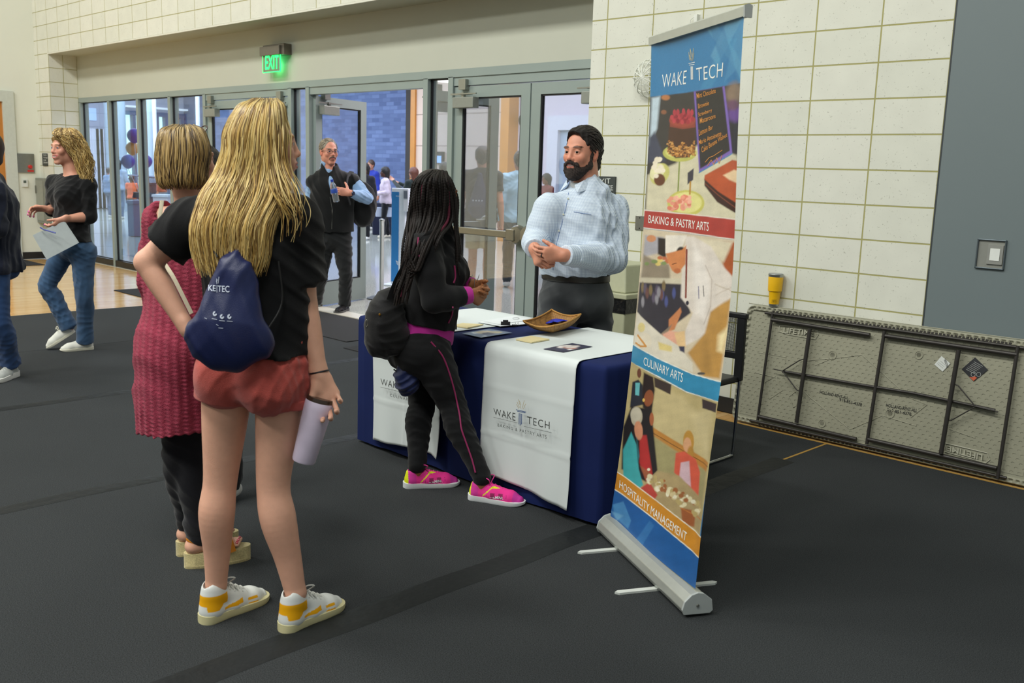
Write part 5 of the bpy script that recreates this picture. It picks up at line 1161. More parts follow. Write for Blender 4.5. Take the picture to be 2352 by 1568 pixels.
def hair_fall(levels, n, seed, jit=.012, wave=.004, wf=20, endr=(.75, 1.), steps=20):
    """levels: (y pixel, x left, x right, depth of the middle, bulge) from crown to tips; returns lock paths"""
    r = np.random.default_rng(seed); out = []
    for i in range(n):
        t = r.random(); lay = r.random(); P = []; dx = 0
        for k, (y, xl, xr, D, bl) in enumerate(levels):
            tt = np.clip(t+dx, 0, 1); dx += r.normal(0, .018)
            x = xl+(xr-xl)*tt; P.append(onD(x, y+r.normal(0, 1.5), D-bl*(1-(2*tt-1)**4)**.5+.012*lay))
        m_ = r.uniform(*endr); Q = spline(P, steps); Q = Q[:max(6, int(len(Q)*m_))]
        s = np.linspace(0, 1, len(Q)); ph = r.uniform(0, 6, 2); Q = Q+(np.sin(s*wf+ph[0])*wave*s)[:, None]*RH+(np.sin(s*wf*.8+ph[1])*wave*.7*s)[:, None]*FH
        out.append(Q[::2] if len(Q) > 40 else Q)
    return out
# ---------------------------------------------------------------- shoes
def shoe(name, heel, toe, par, upper, sole, h=.065, collar=None, w=.040, sole_h=.022, vox=.004, lace=None, colf=None, pitch=0., lab=None, toe_r=None, mat_s=None):
    """heel, toe: floor points of the two ends"""
    heel, toe = np.asarray(heel, float), np.asarray(toe, float); d = unit(toe-heel); L = np.linalg.norm(toe-heel); sd = unit(np.cross(d, (0, 0, 1))); u = np.cross(sd, d)
    P = lambda a, b, c: heel+d*a*L+sd*b+u*c
    o = [cone(P(.14, 0, .03+sole_h*.3), P(.14, 0, h), .032, .030, .02, side=sd, w=1.0), cone(P(.14, 0, .035), P(.45, 0, .034), .034, .034, .02, side=sd, w=1.05), cone(P(.45, 0, .034), P(.74, 0, .026), .036, .034, .02, side=sd, w=1.2), cone(P(.74, 0, .026), P(.90, 0, .018), .034, toe_r or .024, .02, side=sd, w=1.25), cone(P(.22, 0, h+.005), P(.60, 0, .045), .026, .022, .02)]
    if collar: o += [cone(P(.16, 0, .04), P(.18, 0, collar), .036, .037, .02, side=d, w=1.12), cone(P(.2, 0, collar-.02), P(.55, 0, .05), .030, .026, .02)]
    o += [cut(P(0, 0, sole_h*.5), -u)]
    top = collar or h+.018; o += [ell_(P(.20, 0, top+.012), (.042, .028, .026), (d, sd, u), .004, 'sub')]
    r_ = empty(name, (heel+toe)/2) if False else None
    up = body_obj(name+'_upper', o, upper, par, vox, colf(P, L, d, sd, u, heel) if colf else None)
    out = []
    for t in np.linspace(0, 2*PI, 40, endpoint=False):
        a = .5-.52*math.cos(t); wd = (.036 if a < .35 else .036+.012*math.sin(min(1, (a-.35)/.4)*PI/2))*(1 if a < .8 else max(0.0, 1-((a-.8)/.22)**2)**.5)*(1 if a > .1 else max(0, 1-((.1-a)/.12)**2)**.5)
        out.append((a, math.copysign(wd, math.sin(t)) if abs(math.sin(t)) > 1e-6 else 0))
    so = MB(); n = len(out)
    zz = lambda a, top_: (sole_h*(1.15-.35*a) if top_ else (.010*max(0, (a-.78)/.24)**2))
    V = [P(a, b*1.06, zz(a, False)) for a, b in out]+[P(a, b*1.12, zz(a, False)+.006) for a, b in out]+[P(a, b*1.10, zz(a, True)) for a, b in out]
    F = [(j*n+i, j*n+(i+1) % n, (j+1)*n+(i+1) % n, (j+1)*n+i) for j in range(2) for i in range(n)]+[tuple(range(n-1, -1, -1)), tuple(2*n+i for i in range(n))]
    so.add(V, F).build(name+'_sole', sole, par, True)
    if lace:
        k = MB()
        for i in range(5):
            a = .36+.075*i; z = (top-.005)-(top-.06)*(i/4.2)
            k.tube([P(a, -.026, z-.010), P(a+.02, -.008, z+.006), P(a+.03, .008, z+.006), P(a+.05, .026, z-.010)], .0026, 6)
            k.tube([P(a, .026, z-.010), P(a+.02, .008, z+.008), P(a+.03, -.008, z+.008), P(a+.05, -.026, z-.010)], .0026, 6)
        a, z = .36, top
        for sg in (-1, 1): k.tube(spline([P(a, 0, z), P(a-.03, sg*.025, z+.03), P(a+.04, sg*.04, z+.028), P(a+.02, sg*.01, z+.003)], 5), .0024, 6)
        k.build(name+'_laces', lace, par, True)
    return P, L
# ================================================================ the people
def capcone(a, b, ra, rb, k=.02, side=None, w=1.):       # flat at the b end
    o = cone(a, b, ra, rb, k, side=side, w=w); b = np.asarray(b, float); n = unit(b-np.asarray(a, float)); f0 = o.f
    o.f = lambda P: np.maximum(f0(P), (P-b)@n); return o
def trace(ops, x, y, D0, span=.5, off=.003):
    d = unit(ray(x, y)); t0 = (D0-span)/(d@FH); P = CAM+d*t0
    for _ in range(220):
        v = float(sdf_at(ops, P[None])[0])
        if v < .0006: return P-d*off
        P = P+d*max(v*.3, .0004)
        if P@FH > D0+span: break
    return CAM+d*(D0/(d@FH))
def person(base, lab, cat='person'):
    return empty('person', (base[0], base[1], 0), lab, cat)
def sleeve(b, e, i, frac, j=None):
    a, c = b.J['sh'+e], b.J['el'+e]; return capcone(a, a+(c-a)*frac, b.g['ua']*1.1+i, b.g['el']*1.1+(j if j is not None else i), .03)
def cuffarm(b, e, i, frac=.96, j=None):
    o = b.arm(e, i, 1); c0, c1 = b.J['el'+e], b.J['wr'+e]; m_ = c0+(c1-c0)*.32
    return o+[cone(c0, m_, b.g['el']+i, b.g['fa']+i, .012), capcone(m_, c0+(c1-c0)*frac, b.g['fa']+i, b.g['wr']+(i if j is None else j), .012)]
def hair_cap(h, t=.012, low=-.06, front=.055, side_=.0, k=.02):
    """volume hugging the skull, open at the face"""
    S = h.S; ax = (h.r, h.f, h.u)
    return [ell_(h.P(0, -.016, .044), np.array([.075+t, .094+t, .082+t])*S, ax, k), cone(h.P(0, -.05, .0), h.P(0, -.06, low), (.058+t*.6)*S, (.045+t*.5)*S, .03, side=h.r, w=1.15),
            ell_(h.P(0, front+.062, -.018+side_), np.array([.080, .070, .100])*S, ax, .012, 'sub')]
# ---------------------------------------------------------------- the woman in front with the long blonde hair
D0 = 3.11; J = lambda x, y, dd=0.: onD(x, y, D0+dd)
pr = person(J(590, 1400), 'woman with long blonde hair, black T-shirt and red shorts, seen from behind')
hd = Head(J(606, 335), RH*.93+FH*.36, S=1.0, female=True, brow='8a6a3c')
bd = Body(dict(hip=J(586, 838), waist=J(588, 705, -.0), chest=J(580, 575), neck=J(602, 455), shL=J(447, 508), shR=J(682, 506, .02), elL=J(338, 602, -.02), wrL=J(430, 755, -.06),
               elR=J(700, 698), wrR=J(735, 862, -.03), hpL=J(525, 850), hpR=J(648, 852), knL=J(506, 1102), knR=J(628, 1112, -.02), anL=J(500, 1338, .0), anR=J(658, 1368, -.04)), FH*.94+RH*.3,
          dict(th=.088, kn=.056, ca=.060, an=.035, pel=.108, pw=1.45, wai=.094, ww=1.35, che=.108, cw=1.38, fa=.038, ua=.047, el=.039, bum=.092))
hl, hr = onZ(464, 1432, 0), onZ(648, 1452, 0); tl, tr_ = onZ(590, 1378, 0), onZ(738, 1408, 0)
tl = hl+unit(tl-hl)*.275; tr_ = hr+unit(tr_-hr)*.275; bd.J['anL'] = ankle(hl, tl, .12); bd.J['anR'] = ankle(hr, tr_, .12)
oL, nL = hand_ops(bd.J['wrL'], unit(bd.J['wrL']-bd.J['elL'])*.6+A_(0, 0, -.35)+RH*.15, FH*.5-RH*.5+A_(0, 0, .2), False, curls=[(30, 35, 25), (32, 40, 28), (35, 42, 30), (38, 45, 30)], size=.96)
oR, nR = hand_ops(bd.J['wrR'], unit(bd.J['wrR']-bd.J['elR'])+RH*.18, -RH*.9-FH*.1, True, curls=[(18, 40, 30), (22, 48, 30), (26, 50, 30), (34, 52, 30)], size=1.0, spread=.13, thumb=(.75, .6, .1), tc=A_(0, 0, -.6))
ops = bd.full(hd, {'L': tl-unit(tl-hl)*.02, 'R': tr_-unit(tr_-hr)*.02}, True)+oL+oR
body_obj('body', ops, m_skin, pr, .0042, skin_col(hd)); hd.eyes(pr)
m_tee = cloth('black_jersey', '111214', sheen=.1)
tee = bd.trunk(.020)+[sleeve(bd, 'L', .022, .62, .034), sleeve(bd, 'R', .022, .72, .032)]
tee += [ell_(bd.J['neck']+A_(0, 0, .035), (.085, .08, .06), None, .01, 'sub'), cut(bd.J['hip']+A_(0, 0, .045)-FH*0, A_(-.05, 0, -1))]
tee = tee[:-1]+[cone(bd.J['waist'], bd.J['hip'], .118, .128, .03, side=bd.s, w=1.32), cut(J(590, 806), A_(0, 0, -1)), folds(.006, 3, 1)]
body_obj('t_shirt', tee, m_tee, pr, .0055)
def seam_col(V): return None
m_sh = cloth('brick_corduroy', 'b35048', noise=.12, nscale=25, bump=.4)
sh = [cone(bd.J['hip'], bd.J['waist']*.5+bd.J['hip']*.5, bd.g['pel']+.016, bd.g['pel']+.010, .03, side=bd.s, w=1.45)]+[ell_(bd.J['hip']-bd.f*.055+bd.s*sg*.078-A_(0, 0, .04), (.103, .10, .11), None, .03) for sg in (-1, 1)]
for e in 'LR': a, b_ = bd.J['hp'+e], bd.J['kn'+e]; sh.append(capcone(a, a+(b_-a)*(.245 if e == 'L' else .29), .101, .100, .02))
sh += [folds(.0035, 9, 1.6)]
body_obj('shorts', sh, m_sh, pr, .005)
k_ = []
for e in 'LR':
    a, b_ = bd.J['hp'+e], bd.J['kn'+e]; f1 = .245 if e == 'L' else .29; c = a+(b_-a)*f1; d_ = unit(b_-a)
    o_ = capcone(c-d_*.03, c+d_*.002, .1045, .104, .004); f0 = o_.f; c0 = c-d_*.03; o_.f = (lambda f0, c0, d_: lambda P: np.maximum(f0(P), -(P-c0)@d_))(f0, c0, d_); k_.append(o_)
body_obj('shorts_cuff', k_, m_sh, pr, .004)
m_wl = cloth('white_leather', 'cdd0cc', rough=.5, noise=.02, bump=.05, sheen=0, vc=True); m_cs = cloth('cream_rubber', 'c9c296', rough=.6, noise=.02, bump=.0, sheen=0); m_lc = cloth('white_lace', 'c8c9c2', noise=.02)
def reb(P, L, d, sd, u, heel):
    def f(V):
        q = V-heel; a = q@d/L; b_ = q@sd; c = q@u; C = np.tile(lin('d3d6d2'), (len(V), 1)); y = lin('e2a30f'); g = lin('a9aca8')
        C[(a < .30) & (c > .062) & (c < .098)] = y; C[(a < .12+.15*(c-.04)/.03) & (c > .045) & (c <= .062) & (a > .02)] = y*.0+lin('e2a30f')
        m_ = (np.abs(b_) > .012) & (a > .24) & (a < .52) & (np.abs(c-(.040+.03*(a-.24))) < .004+.018*(a-.24)); C[m_] = y
        m_ = (np.abs(b_) > .015) & (a > .60) & (a < .74) & (c > .018) & (c < .046) & (np.abs(c-.033) > .003); C[m_] = y
        C[(a > .34) & (a < .62) & (np.abs(b_) < .018) & (c > .05)] = g
        return C
    return f
for hh, tt, nm in ((hl, tl, 'left'), (hr, tr_, 'right')):
    shoe('shoe', hh, tt, pr, m_wl, m_cs, h=.085, collar=.112, sole_h=.026, lace=m_lc, colf=reb, vox=.0028)
# hair: cap and falling locks
m_bl = mat('blonde_base', 'a98a44', .5, noise=.25, nscale=60, bump=.5, bscale=150)
body_obj('hair', hair_cap(hd, .007, -.05, .062, .0), m_bl, pr, .006)
lv = [(228, 578, 640, 3.13, .03), (248, 544, 655, 3.12, .10), (300, 514, 662, 3.115, .125), (350, 508, 660, 3.11, .125), (400, 490, 662, 3.10, .12), (450, 460, 664, 3.06, .105), (520, 438, 632, 3.0, .075), (590, 445, 622, 2.985, .06), (642, 462, 606, 2.975, .05)]
r = np.random.default_rng(5)
pth = hair_fall(lv, 1100, 1, wave=.006, wf=12, endr=(.74, 1.))
pth += hair_fall([(229, 590, 640, 3.12, .04), (300, 590, 668, 3.12, .115), (380, 600, 672, 3.08, .10), (450, 620, 700, 3.02, .08), (500, 650, 706, 2.99, .05), (560, 640, 690, 2.98, .03)], 46, 8, wave=.010, wf=10, endr=(.7, 1.))
pal = [lin(c) for c in ('d3bd78', 'c2a65e', '9c8044', 'ddcc90', '8c7140', '70582e', 'd2bf80')]
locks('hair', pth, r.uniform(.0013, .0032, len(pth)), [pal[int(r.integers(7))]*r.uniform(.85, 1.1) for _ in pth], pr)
# drawstring bag, wristband, cup
bag = empty('drawstring_bag', J(525, 700, -.2), 'navy drawstring bag with white lettering on the back of the woman in shorts', 'bag')
fb_ = unit(FH*.97-RH*.1+A_(0, 0, .08)); DB = D0-.215
bo = [cone(J(535, 575, -.17), J(540, 640, -.19), .018, .058, .03, side=fb_, w=.55), cone(J(540, 640, -.19), J(525, 770, -.215), .06, .118, .04, side=fb_, w=.40), cone(J(470, 775, -.20), J(588, 782, -.20), .055, .058, .03, side=fb_, w=.6), folds(.009, 21, .8)]
m_nv = cloth('navy_nylon', '141f4c', rough=.38, spec=.5, noise=.04, sheen=0, bump=.15)
body_obj('bag_body', bo, m_nv, bag, .005)
tb2 = lambda x, y: trace(bo, x, y, DB, .3)
Z5 = lambda L: PX((300, 200), 2.24, L)
m_wp = mat('white_bag_print', 'c9d2e4', .5)
lettering('lettering', 'KE', Z5([(400, 1016), (438, 1020), (438, 1050), (400, 1046)]), tb2, m_wp, bag, bold=.01); lettering('lettering', 'TEC', Z5([(448, 1020), (508, 1022), (508, 1056), (448, 1052)]), tb2, m_wp, bag, bold=.01)
strokes('logo_print', [Z5([(443, 1012), (443, 985)]), Z5([(450, 1010), (455, 975)]), Z5([(440, 1000), (448, 990)]), Z5([(444, 1018), (444, 1056)])], tb2, 1.2, m_wp, bag)
for cx, cy in ((433, 1165), (470, 1180), (508, 1180)): strokes('round_print', [[Z5([(cx+7*math.cos(t), cy+9*math.sin(t))])[0] for t in np.linspace(0, 5, 12)]], tb2, 3.6, m_wp, bag)
strokes('small_print', [Z5([(418, 1190), (445, 1195)]), Z5([(455, 1200), (485, 1203)]), Z5([(495, 1203), (525, 1205)]), Z5([(440, 1220), (452, 1226)]), Z5([(452, 1238), (476, 1240)]), Z5([(380, 1186), (392, 1192)])], tb2, 1.1, m_wp, bag)
MB().tube(spline([J(640, 600, -.15), J(648, 690, -.14), J(622, 745, -.17), J(590, 780, -.2)], 8), .003, 6).tube(spline([J(500, 590, -.19), J(470, 540, -.15), J(455, 500, -.09)], 8), .003, 6).build('drawstring', m_black, bag)
wq = bd.J['wrR']+unit(bd.J['elR']-bd.J['wrR'])*.012; dq = unit(bd.J['wrR']-bd.J['elR']); ua_ = unit(np.cross(dq, FH)); ub = np.cross(ua_, dq)
tag(MB().tube([wq+(ua_*math.cos(t)*.0315+ub*math.sin(t)*.026) for t in np.linspace(0, 2*PI, 30)], .003, 8).build('wristband', mat('black_band', '16161c', .4), None, True), 'thin black band on the right wrist of the woman in shorts', 'wristband')
ct, cbm = J(735, 920, -.045), J(697, 1059, -.06); da = unit(cbm-ct); Lc = np.linalg.norm(cbm-ct)
cu = empty('travel_cup', (ct+cbm)/2, 'lavender travel cup held upside by the woman in red shorts', 'cup')
MB().lathe([(0.0, .0), (.044, .0), (.0465, .004), (.047, .03), (.0385, Lc-.006), (.036, Lc), (0, Lc)], ct, da, 40).build('cup_body', mat('lavender_enamel', 'cfc3d8', .32), cu, True)
MB().lathe([(0.0, -.012), (.043, -.012), (.0455, -.004), (.0455, .001), (0, .001)], ct, da, 36).build('cup_lid', mat('dark_clear_lid', '3a2c24', .2), cu, True)
cu['label'] = 'lavender travel cup hanging from the hand of the woman in red shorts'
def scalp_locks(h, n, keep, cols, seed, ln=.055, rad=.0022, lift=.004, part=.0, par=None):
    r = np.random.default_rng(seed); P_, C_ = [], []
    e = np.array([.078, .098, .086])
    while len(P_) < n:
        v = unit(r.normal(0, 1, 3)); v[2] = abs(v[2])*1.0-.25; v = unit(v); q = v*e+A_(0, -.014, .044)
        if not keep(q): continue
        fl = A_(.25*np.sign(v[0]-part), -1., -.15) if v[2] > .55 else A_(0, -.75, -.7); pts = []
        for t in np.linspace(0, 1, 6):
            w_ = unit(v+fl*t*ln*9); pts.append(h.P(*(w_*(e+lift*math.sin(PI*t)+.002)+A_(0, -.014, .044))))
        P_.append(np.array(pts)); C_.append(lin(cols[int(r.integers(len(cols)))])*r.uniform(.8, 1.2))
    return locks('hair', P_, [rad]*n, C_, par or pr, n=4)
# ---------------------------------------------------------------- the woman in the pink cardigan with the bobbed hair
def shoe_line(hp, tp, L=.27): h = onZ(*hp, 0); t = onZ(*tp, 0); return h, h+unit(t-h)*L
D0 = 3.58; J = lambda x, y, dd=0.: onD(x, y, D0+dd)
pr = person(J(430, 1290), 'woman with bobbed blonde hair and long raspberry cardigan, back turned')
hd = Head(J(431, 370), FH*.72+RH*.72, S=.94, female=True, brow='6a4a2c')
bd = Body(dict(hip=J(432, 800), waist=J(432, 690), chest=J(435, 570), neck=J(447, 462), shL=J(375, 508), shR=J(508, 506, .06), elL=J(356, 640, .02), wrL=J(400, 720, .20), elR=J(530, 640, .08), wrR=J(505, 700, .25),
               hpL=J(410, 830), hpR=J(455, 835, .04), knL=J(412, 1040), knR=J(448, 1055), anL=J(412, 1230), anR=J(448, 1262)), FH*.75+RH*.66, dict(th=.078, kn=.05, ca=.048, an=.034, ua=.045, che=.112, cw=1.35))
hl, tl = shoe_line((406, 1276), (556, 1245), .25); hr, tr_ = shoe_line((424, 1303), (578, 1280), .25)
bd.J['anL'] = ankle(hl, tl, .125, .055); bd.J['anR'] = ankle(hr, tr_, .125, .055)
ops = bd.trunk()+bd.neck(hd)+hd.ops(True)
for e in 'LR': ops += bd.arm(e, 0, 2)+bd.leg(e)
for e, h_, t_ in (('L', hl, tl), ('R', hr, tr_)):
    d = unit(t_-h_); sd = np.cross(d, (0, 0, 1)); z = .058; a = h_+d*.035+A_(0, 0, z+.026)
    ops += [cone(bd.J['an'+e], a, .032, .029, .02), cone(a, h_+d*.17+A_(0, 0, z+.024), .026, .022, .02, side=sd, w=1.3)]
    for i in range(5): b = h_+d*.175+sd*(.030-.015*i)*(1 if e == 'L' else -1)+A_(0, 0, z+.016); ops.append(cone(b, b+d*(.046-.006*i), .0105-.001*i, .008, .006))
o1, n1 = hand_ops(bd.J['wrL'], FH, A_(0, 0, 1), False); ops += o1
body_obj('body', ops, m_skin, pr, .0045, skin_col(hd)); hd.eyes(pr)
for e, h_, t_ in (('L', hl, tl), ('R', hr, tr_)):
    d = unit(t_-h_); sd = np.cross(d, (0, 0, 1)); o = MB(); n = 30; out = []
    for t in np.linspace(0, 2*PI, n, endpoint=False): a = .5-.5*math.cos(t); wd = .043*math.sin(min(max(a, 0), 1)*PI)**.35; out.append((a*.255-.002, math.copysign(wd, math.sin(t)) if abs(math.sin(t)) > 1e-6 else 0))
    lay = [(0, .96), (.006, 1.), (.012, 1.), (.013, .97), (.056, .97), (.060, .93)]
    V = [h_+d*a+sd*b*s_+A_(0, 0, z) for z, s_ in lay for a, b in out]
    o.add(V, [(j*n+i, j*n+(i+1) % n, (j+1)*n+(i+1) % n, (j+1)*n+i) for j in range(len(lay)-1) for i in range(n)]+[tuple(range(n-1, -1, -1)), tuple(5*n+i for i in range(n))])
    o.build('espadrille_sole', block_mat('jute_rope', 2, 0, 'c9bb88', 'b9a972', '8c7c4e', w=.5, h=.5, ms=.0, speck=False) if False else cloth('jute_rope', 'c2b584', noise=.25, nscale=200, bump=.35, bscale=500), pr, True)
    k = MB(); zt = .060
    k.tube([h_+d*.165+sd*.044+A_(0, 0, zt-.01), h_+d*.155+sd*.034+A_(0, 0, zt+.034), h_+d*.15+A_(0, 0, zt+.052), h_+d*.155-sd*.034+A_(0, 0, zt+.034), h_+d*.165-sd*.044+A_(0, 0, zt-.01)], .0032, 10, flat=8, up=d)
    c = bd.J['an'+e]+A_(0, 0, -.012); ring = [c+d*math.cos(t)*.040+sd*math.sin(t)*.035-A_(0, 0, .012*math.cos(t)) for t in np.linspace(0, 2*PI, 25)]
    k.tube(ring, .0030, 8, flat=5, up=(0, 0, 1))
    k.build('sandal_strap', cloth('tan_leather', 'b5701f', rough=.5, noise=.05, bump=.1, sheen=0), pr, True)
    for i in range(5): b = h_+d*(.175+.043-.006*i)+sd*(.030-.015*i)*(1 if e == 'L' else -1)+A_(0, 0, .058+.016+.008); MB().lathe([(0, 0), (.006, .0), (.005, .002), (0, .003)], b, A_(0, 0, 1)+d*.5, 10).build('toenail', mat('nail_red', 'c81e3c', .25), pr, True)
jn = []
for e in 'LR': a, b_, c = bd.J['hp'+e], bd.J['kn'+e], bd.J['an'+e]; jn += bd.leg(e, .010)+[capcone(b_, b_+(c-b_)*.93, .060, .046, .015)]
jn += bd.seat(.008)+[folds(.004, 31, 1.4)]
body_obj('jeans', jn, cloth('black_denim', '14151b'), pr, .0055)
ta = [cone(bd.J['waist'], bd.J['chest']+A_(0, 0, -.0), .105, .118, .03, side=bd.s, w=1.38), cone(bd.J['chest'], J(420, 508, -.02), .116, .070, .03, side=bd.s, w=1.35)]
body_obj('tank_top', ta, cloth('navy_jersey', '20294f'), pr, .006)
cd = bd.arm('L', .026, 2)+bd.arm('R', .026, 2)+[cone(J(436, 650), J(432, 560, -.01), .128, .115, .03, side=bd.s, w=1.38), cone(J(424, 800, -.01), J(436, 650), .162, .135, .03, side=bd.s, w=1.32), cone(J(424, 980, -.01), J(424, 800, -.01), .165, .162, .03, side=bd.s, w=1.22), cone(J(395, 560), bd.J['shL'], .06, .065, .03), cut(J(418, 973), A_(0, 0, -1)+RH*.14-0*FH), ell_(J(422, 480, -.05), (.10, .10, .10), None, .02, 'sub')]
def knit(P): a = P@RH; return .0022*np.sin(a*190)+.0016*np.sin(P[..., 2]*420)*np.sin(a*95)
body_obj('cardigan', cd+[folds(.005, 33, .7), bump_(knit, .004)], cloth('raspberry_knit', '96384c', noise=.2, nscale=70, bump=.5, bscale=260, sheen=.05), pr, .0045)
body_obj('hair', hair_cap(hd, .004, -.04, .062), mat('bob_base', '7d6638', .5, noise=.3, nscale=50, bump=.5, bscale=150), pr, .006)
lv = [(288, 396, 446, 3.62, .07), (302, 366, 470, 3.60, .13), (345, 357, 484, 3.585, .14), (390, 357, 478, 3.575, .13), (420, 362, 474, 3.575, .125), (437, 375, 462, 3.58, .11)]
r = np.random.default_rng(15); pth = hair_fall(lv, 620, 12, wave=.004, wf=9, endr=(.88, 1.), steps=8)
pal = [lin(c) for c in ('a58d5a', '8a7344', '5d4b2e', 'bba673', '44372a', '9c8652')]
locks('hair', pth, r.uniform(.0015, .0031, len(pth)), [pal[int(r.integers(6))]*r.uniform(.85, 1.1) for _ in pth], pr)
gl = MB(); h_ = hd
gl.tube([h_.P(.02+.03*math.cos(t)-.0, .055+.012*math.sin(t), .122+.016*math.sin(t)) for t in np.linspace(0, 2*PI, 20)], .002, 6); gl.tube([h_.P(.055, .05, .11), h_.P(.085, -.02, .065)], .002, 6); gl.tube([h_.P(-.05+.028*math.cos(t), .055+.012*math.sin(t), .122+.016*math.sin(t)) for t in np.linspace(0, 2*PI, 20)], .002, 6)
tag(gl.build('eyeglasses', mat('tortoise_frame', '3c1c18', .3), None, True), 'dark framed glasses pushed up on the bobbed blonde hair', 'glasses')
MB().tube([bd.J['neck']+A_(0, 0, .012)+(hd.r*math.cos(t)*.066+hd.f*math.sin(t)*.062) for t in np.linspace(0, 2*PI, 30)], .0016, 6).build('necklace_cord', mat('dark_cord', '2a2024', .6), pr)
tag(MB().tube(spline([J(372, 460, -.12), J(366, 520, -.15), J(372, 590, -.14), J(400, 640, -.19), J(440, 720, -.215)], 8), .0075, 6, flat=.2, up=FH).build('bag_strap', cloth('cream_strap', 'c3baa2')), 'cream shoulder strap across the back of the pink cardigan', 'strap')
# ---------------------------------------------------------------- the dark haired person hidden behind the two
def simple(base, H, front, lab, top=('polo', '22242c'), legs=('trousers', '1b1c20'), hair='1a1614', skin_c='deep', step=.10, long_hair=0., vox=.012, shoes='d8d8d4', headf=None, armf=(0, 0), shorts=False, sleeve_len=1., hat=None, S=None, cat='person', head_up=0., bend=(0, 0), soft=0., child=False, group=None):
    """full figure from its standing point and height; used for the people farther away"""
    b = np.array([base[0], base[1], 0.]); f = unit(A_(front[0], front[1], 0)); s = A_(f[1], -f[0], 0); k = H/1.75
    Pt = lambda a, c, z: b+s*a*k+f*c*k+A_(0, 0, z*k)
    g = {q: v*k for q, v in dict(pel=.105, wai=.092, che=.106, sho=.052, nk=.052, ua=.046, el=.038, fa=.040, wr=.0255, th=.080, kn=.053, ca=.054, an=.036, bum=.085).items()}; g['bumx'] = .07*k
    el = lambda sg, i: Pt(sg*(.23+.02*bend[i]), .0+.02*bend[i]-.03, 1.12+.02*bend[i]); 
    wr = lambda sg, i: Pt(sg*(.25-.08*bend[i]), .02+.24*bend[i]+armf[i], .87+.22*bend[i])
    bd = Body(dict(hip=Pt(0, 0, .93), waist=Pt(0, 0, 1.08), chest=Pt(0, 0, 1.27), neck=Pt(0, -.01, 1.47), shL=Pt(-.175, 0, 1.40), shR=Pt(.175, 0, 1.40), elL=el(-1, 0), elR=el(1, 1), wrL=wr(-1, 0), wrR=wr(1, 1),
              hpL=Pt(-.09, 0, .90), hpR=Pt(.09, 0, .90), knL=Pt(-.10, step*.7, .49), knR=Pt(.10, -step*.3, .49), anL=Pt(-.10, step*.9-.02, .085), anR=Pt(.10, -step-.02, .085+.25*max(0, step-.15))), f, g)
    bd.k = k; hf = unit(headf) if headf is not None else f; hd = Head(Pt(0, .02, 1.625+head_up), hf, S=k*1.0 if S is None else S, skin_c=skin_c, brow=hair, female=long_hair > 0)
    pr = person(b, lab); 
    if group: pr['group'] = group
    ops = bd.trunk()+bd.neck(hd)+hd.ops(True)
    for e, sg in (('L', -1), ('R', 1)):
        ops += bd.arm(e, 0, 2)+bd.leg(e)
        ho, _ = hand_ops(bd.J['wr'+e], unit(bd.J['wr'+e]-bd.J['el'+e]), f+A_(0, 0, .2), e == 'R', curl=(25, 30, 20), size=k); ops += ho
    body_obj('body', ops, m_skin, pr, vox*.8, skin_col(hd))
    tp = bd.trunk(.025*k)+(cuffarm(bd, 'L', .016*k)+cuffarm(bd, 'R', .016*k) if sleeve_len >= 1 else [sleeve(bd, 'L', .02*k, sleeve_len), sleeve(bd, 'R', .02*k, sleeve_len)])
    tp += [cone(bd.J['waist'], bd.J['hip'], (.092+.032)*k, .138*k, .03, side=bd.s, w=1.38), cut(Pt(0, 0, .86), A_(0, 0, -1)), folds(.005*k, int(H*100), 1.1)]
    body_obj(top[0], tp, cloth(top[0]+'_'+top[1], top[1]), pr, vox)
    lg = bd.seat(.012*k)
    for e in 'LR':
        a, c, d = bd.J['hp'+e], bd.J['kn'+e], bd.J['an'+e]
        if shorts: lg.append(capcone(a, a+(c-a)*.82, .098*k, .092*k, .02))
        else: lg += bd.leg(e, .012*k)+[capcone(c, d+A_(0, 0, .01), .062*k, .056*k, .015)]
    body_obj(legs[0], lg+[folds(.005*k, int(H*77), 1.2)], cloth(legs[0]+'_'+legs[1], legs[1]), pr, vox)
    m_s = cloth('shoe_'+shoes, shoes, noise=.03, bump=0)
    for e in 'LR':
        a = bd.J['an'+e]; dz = a[2]-.085*k
        o = [cone(A_(a[0], a[1], .05*k+dz)-f*.02*k, a+f*.12*k+A_(0, 0, -.052*k), .040*k, .032*k, .02, side=s, w=1.15), cut(A_(a[0], a[1], dz+.002), A_(0, 0, -1))]; body_obj('shoe', o, m_s, pr, vox*.7)
    m_h = mat('hair_'+hair, hair, .5, noise=.2, nscale=60, bump=.4, bscale=120)
    ho = hair_cap(hd, .010*k/hd.S+(.012 if long_hair else 0), -.05 if long_hair else -.03, .058)
    if long_hair: ho = [ho[0], ho[1], cone(hd.P(0, -.055, .02), hd.P(0, -.075, -long_hair), .072*k, .055*k, .03, side=hd.r, w=1.4), ho[2]]
    body_obj('hair', ho+[folds(.004, 5, 2.5)], m_h, pr, vox*.7)
    pr['label'] = lab; return pr, bd, hd, Pt
bx = onD(484, 700, 4.35)
simple(bx, 1.62, -RH*.2-FH*.9, 'dark haired person almost hidden between the two blonde women, only an ear showing', skin_c='tan', headf=FH*.9+RH*.45, hair='1c1816', step=.04)
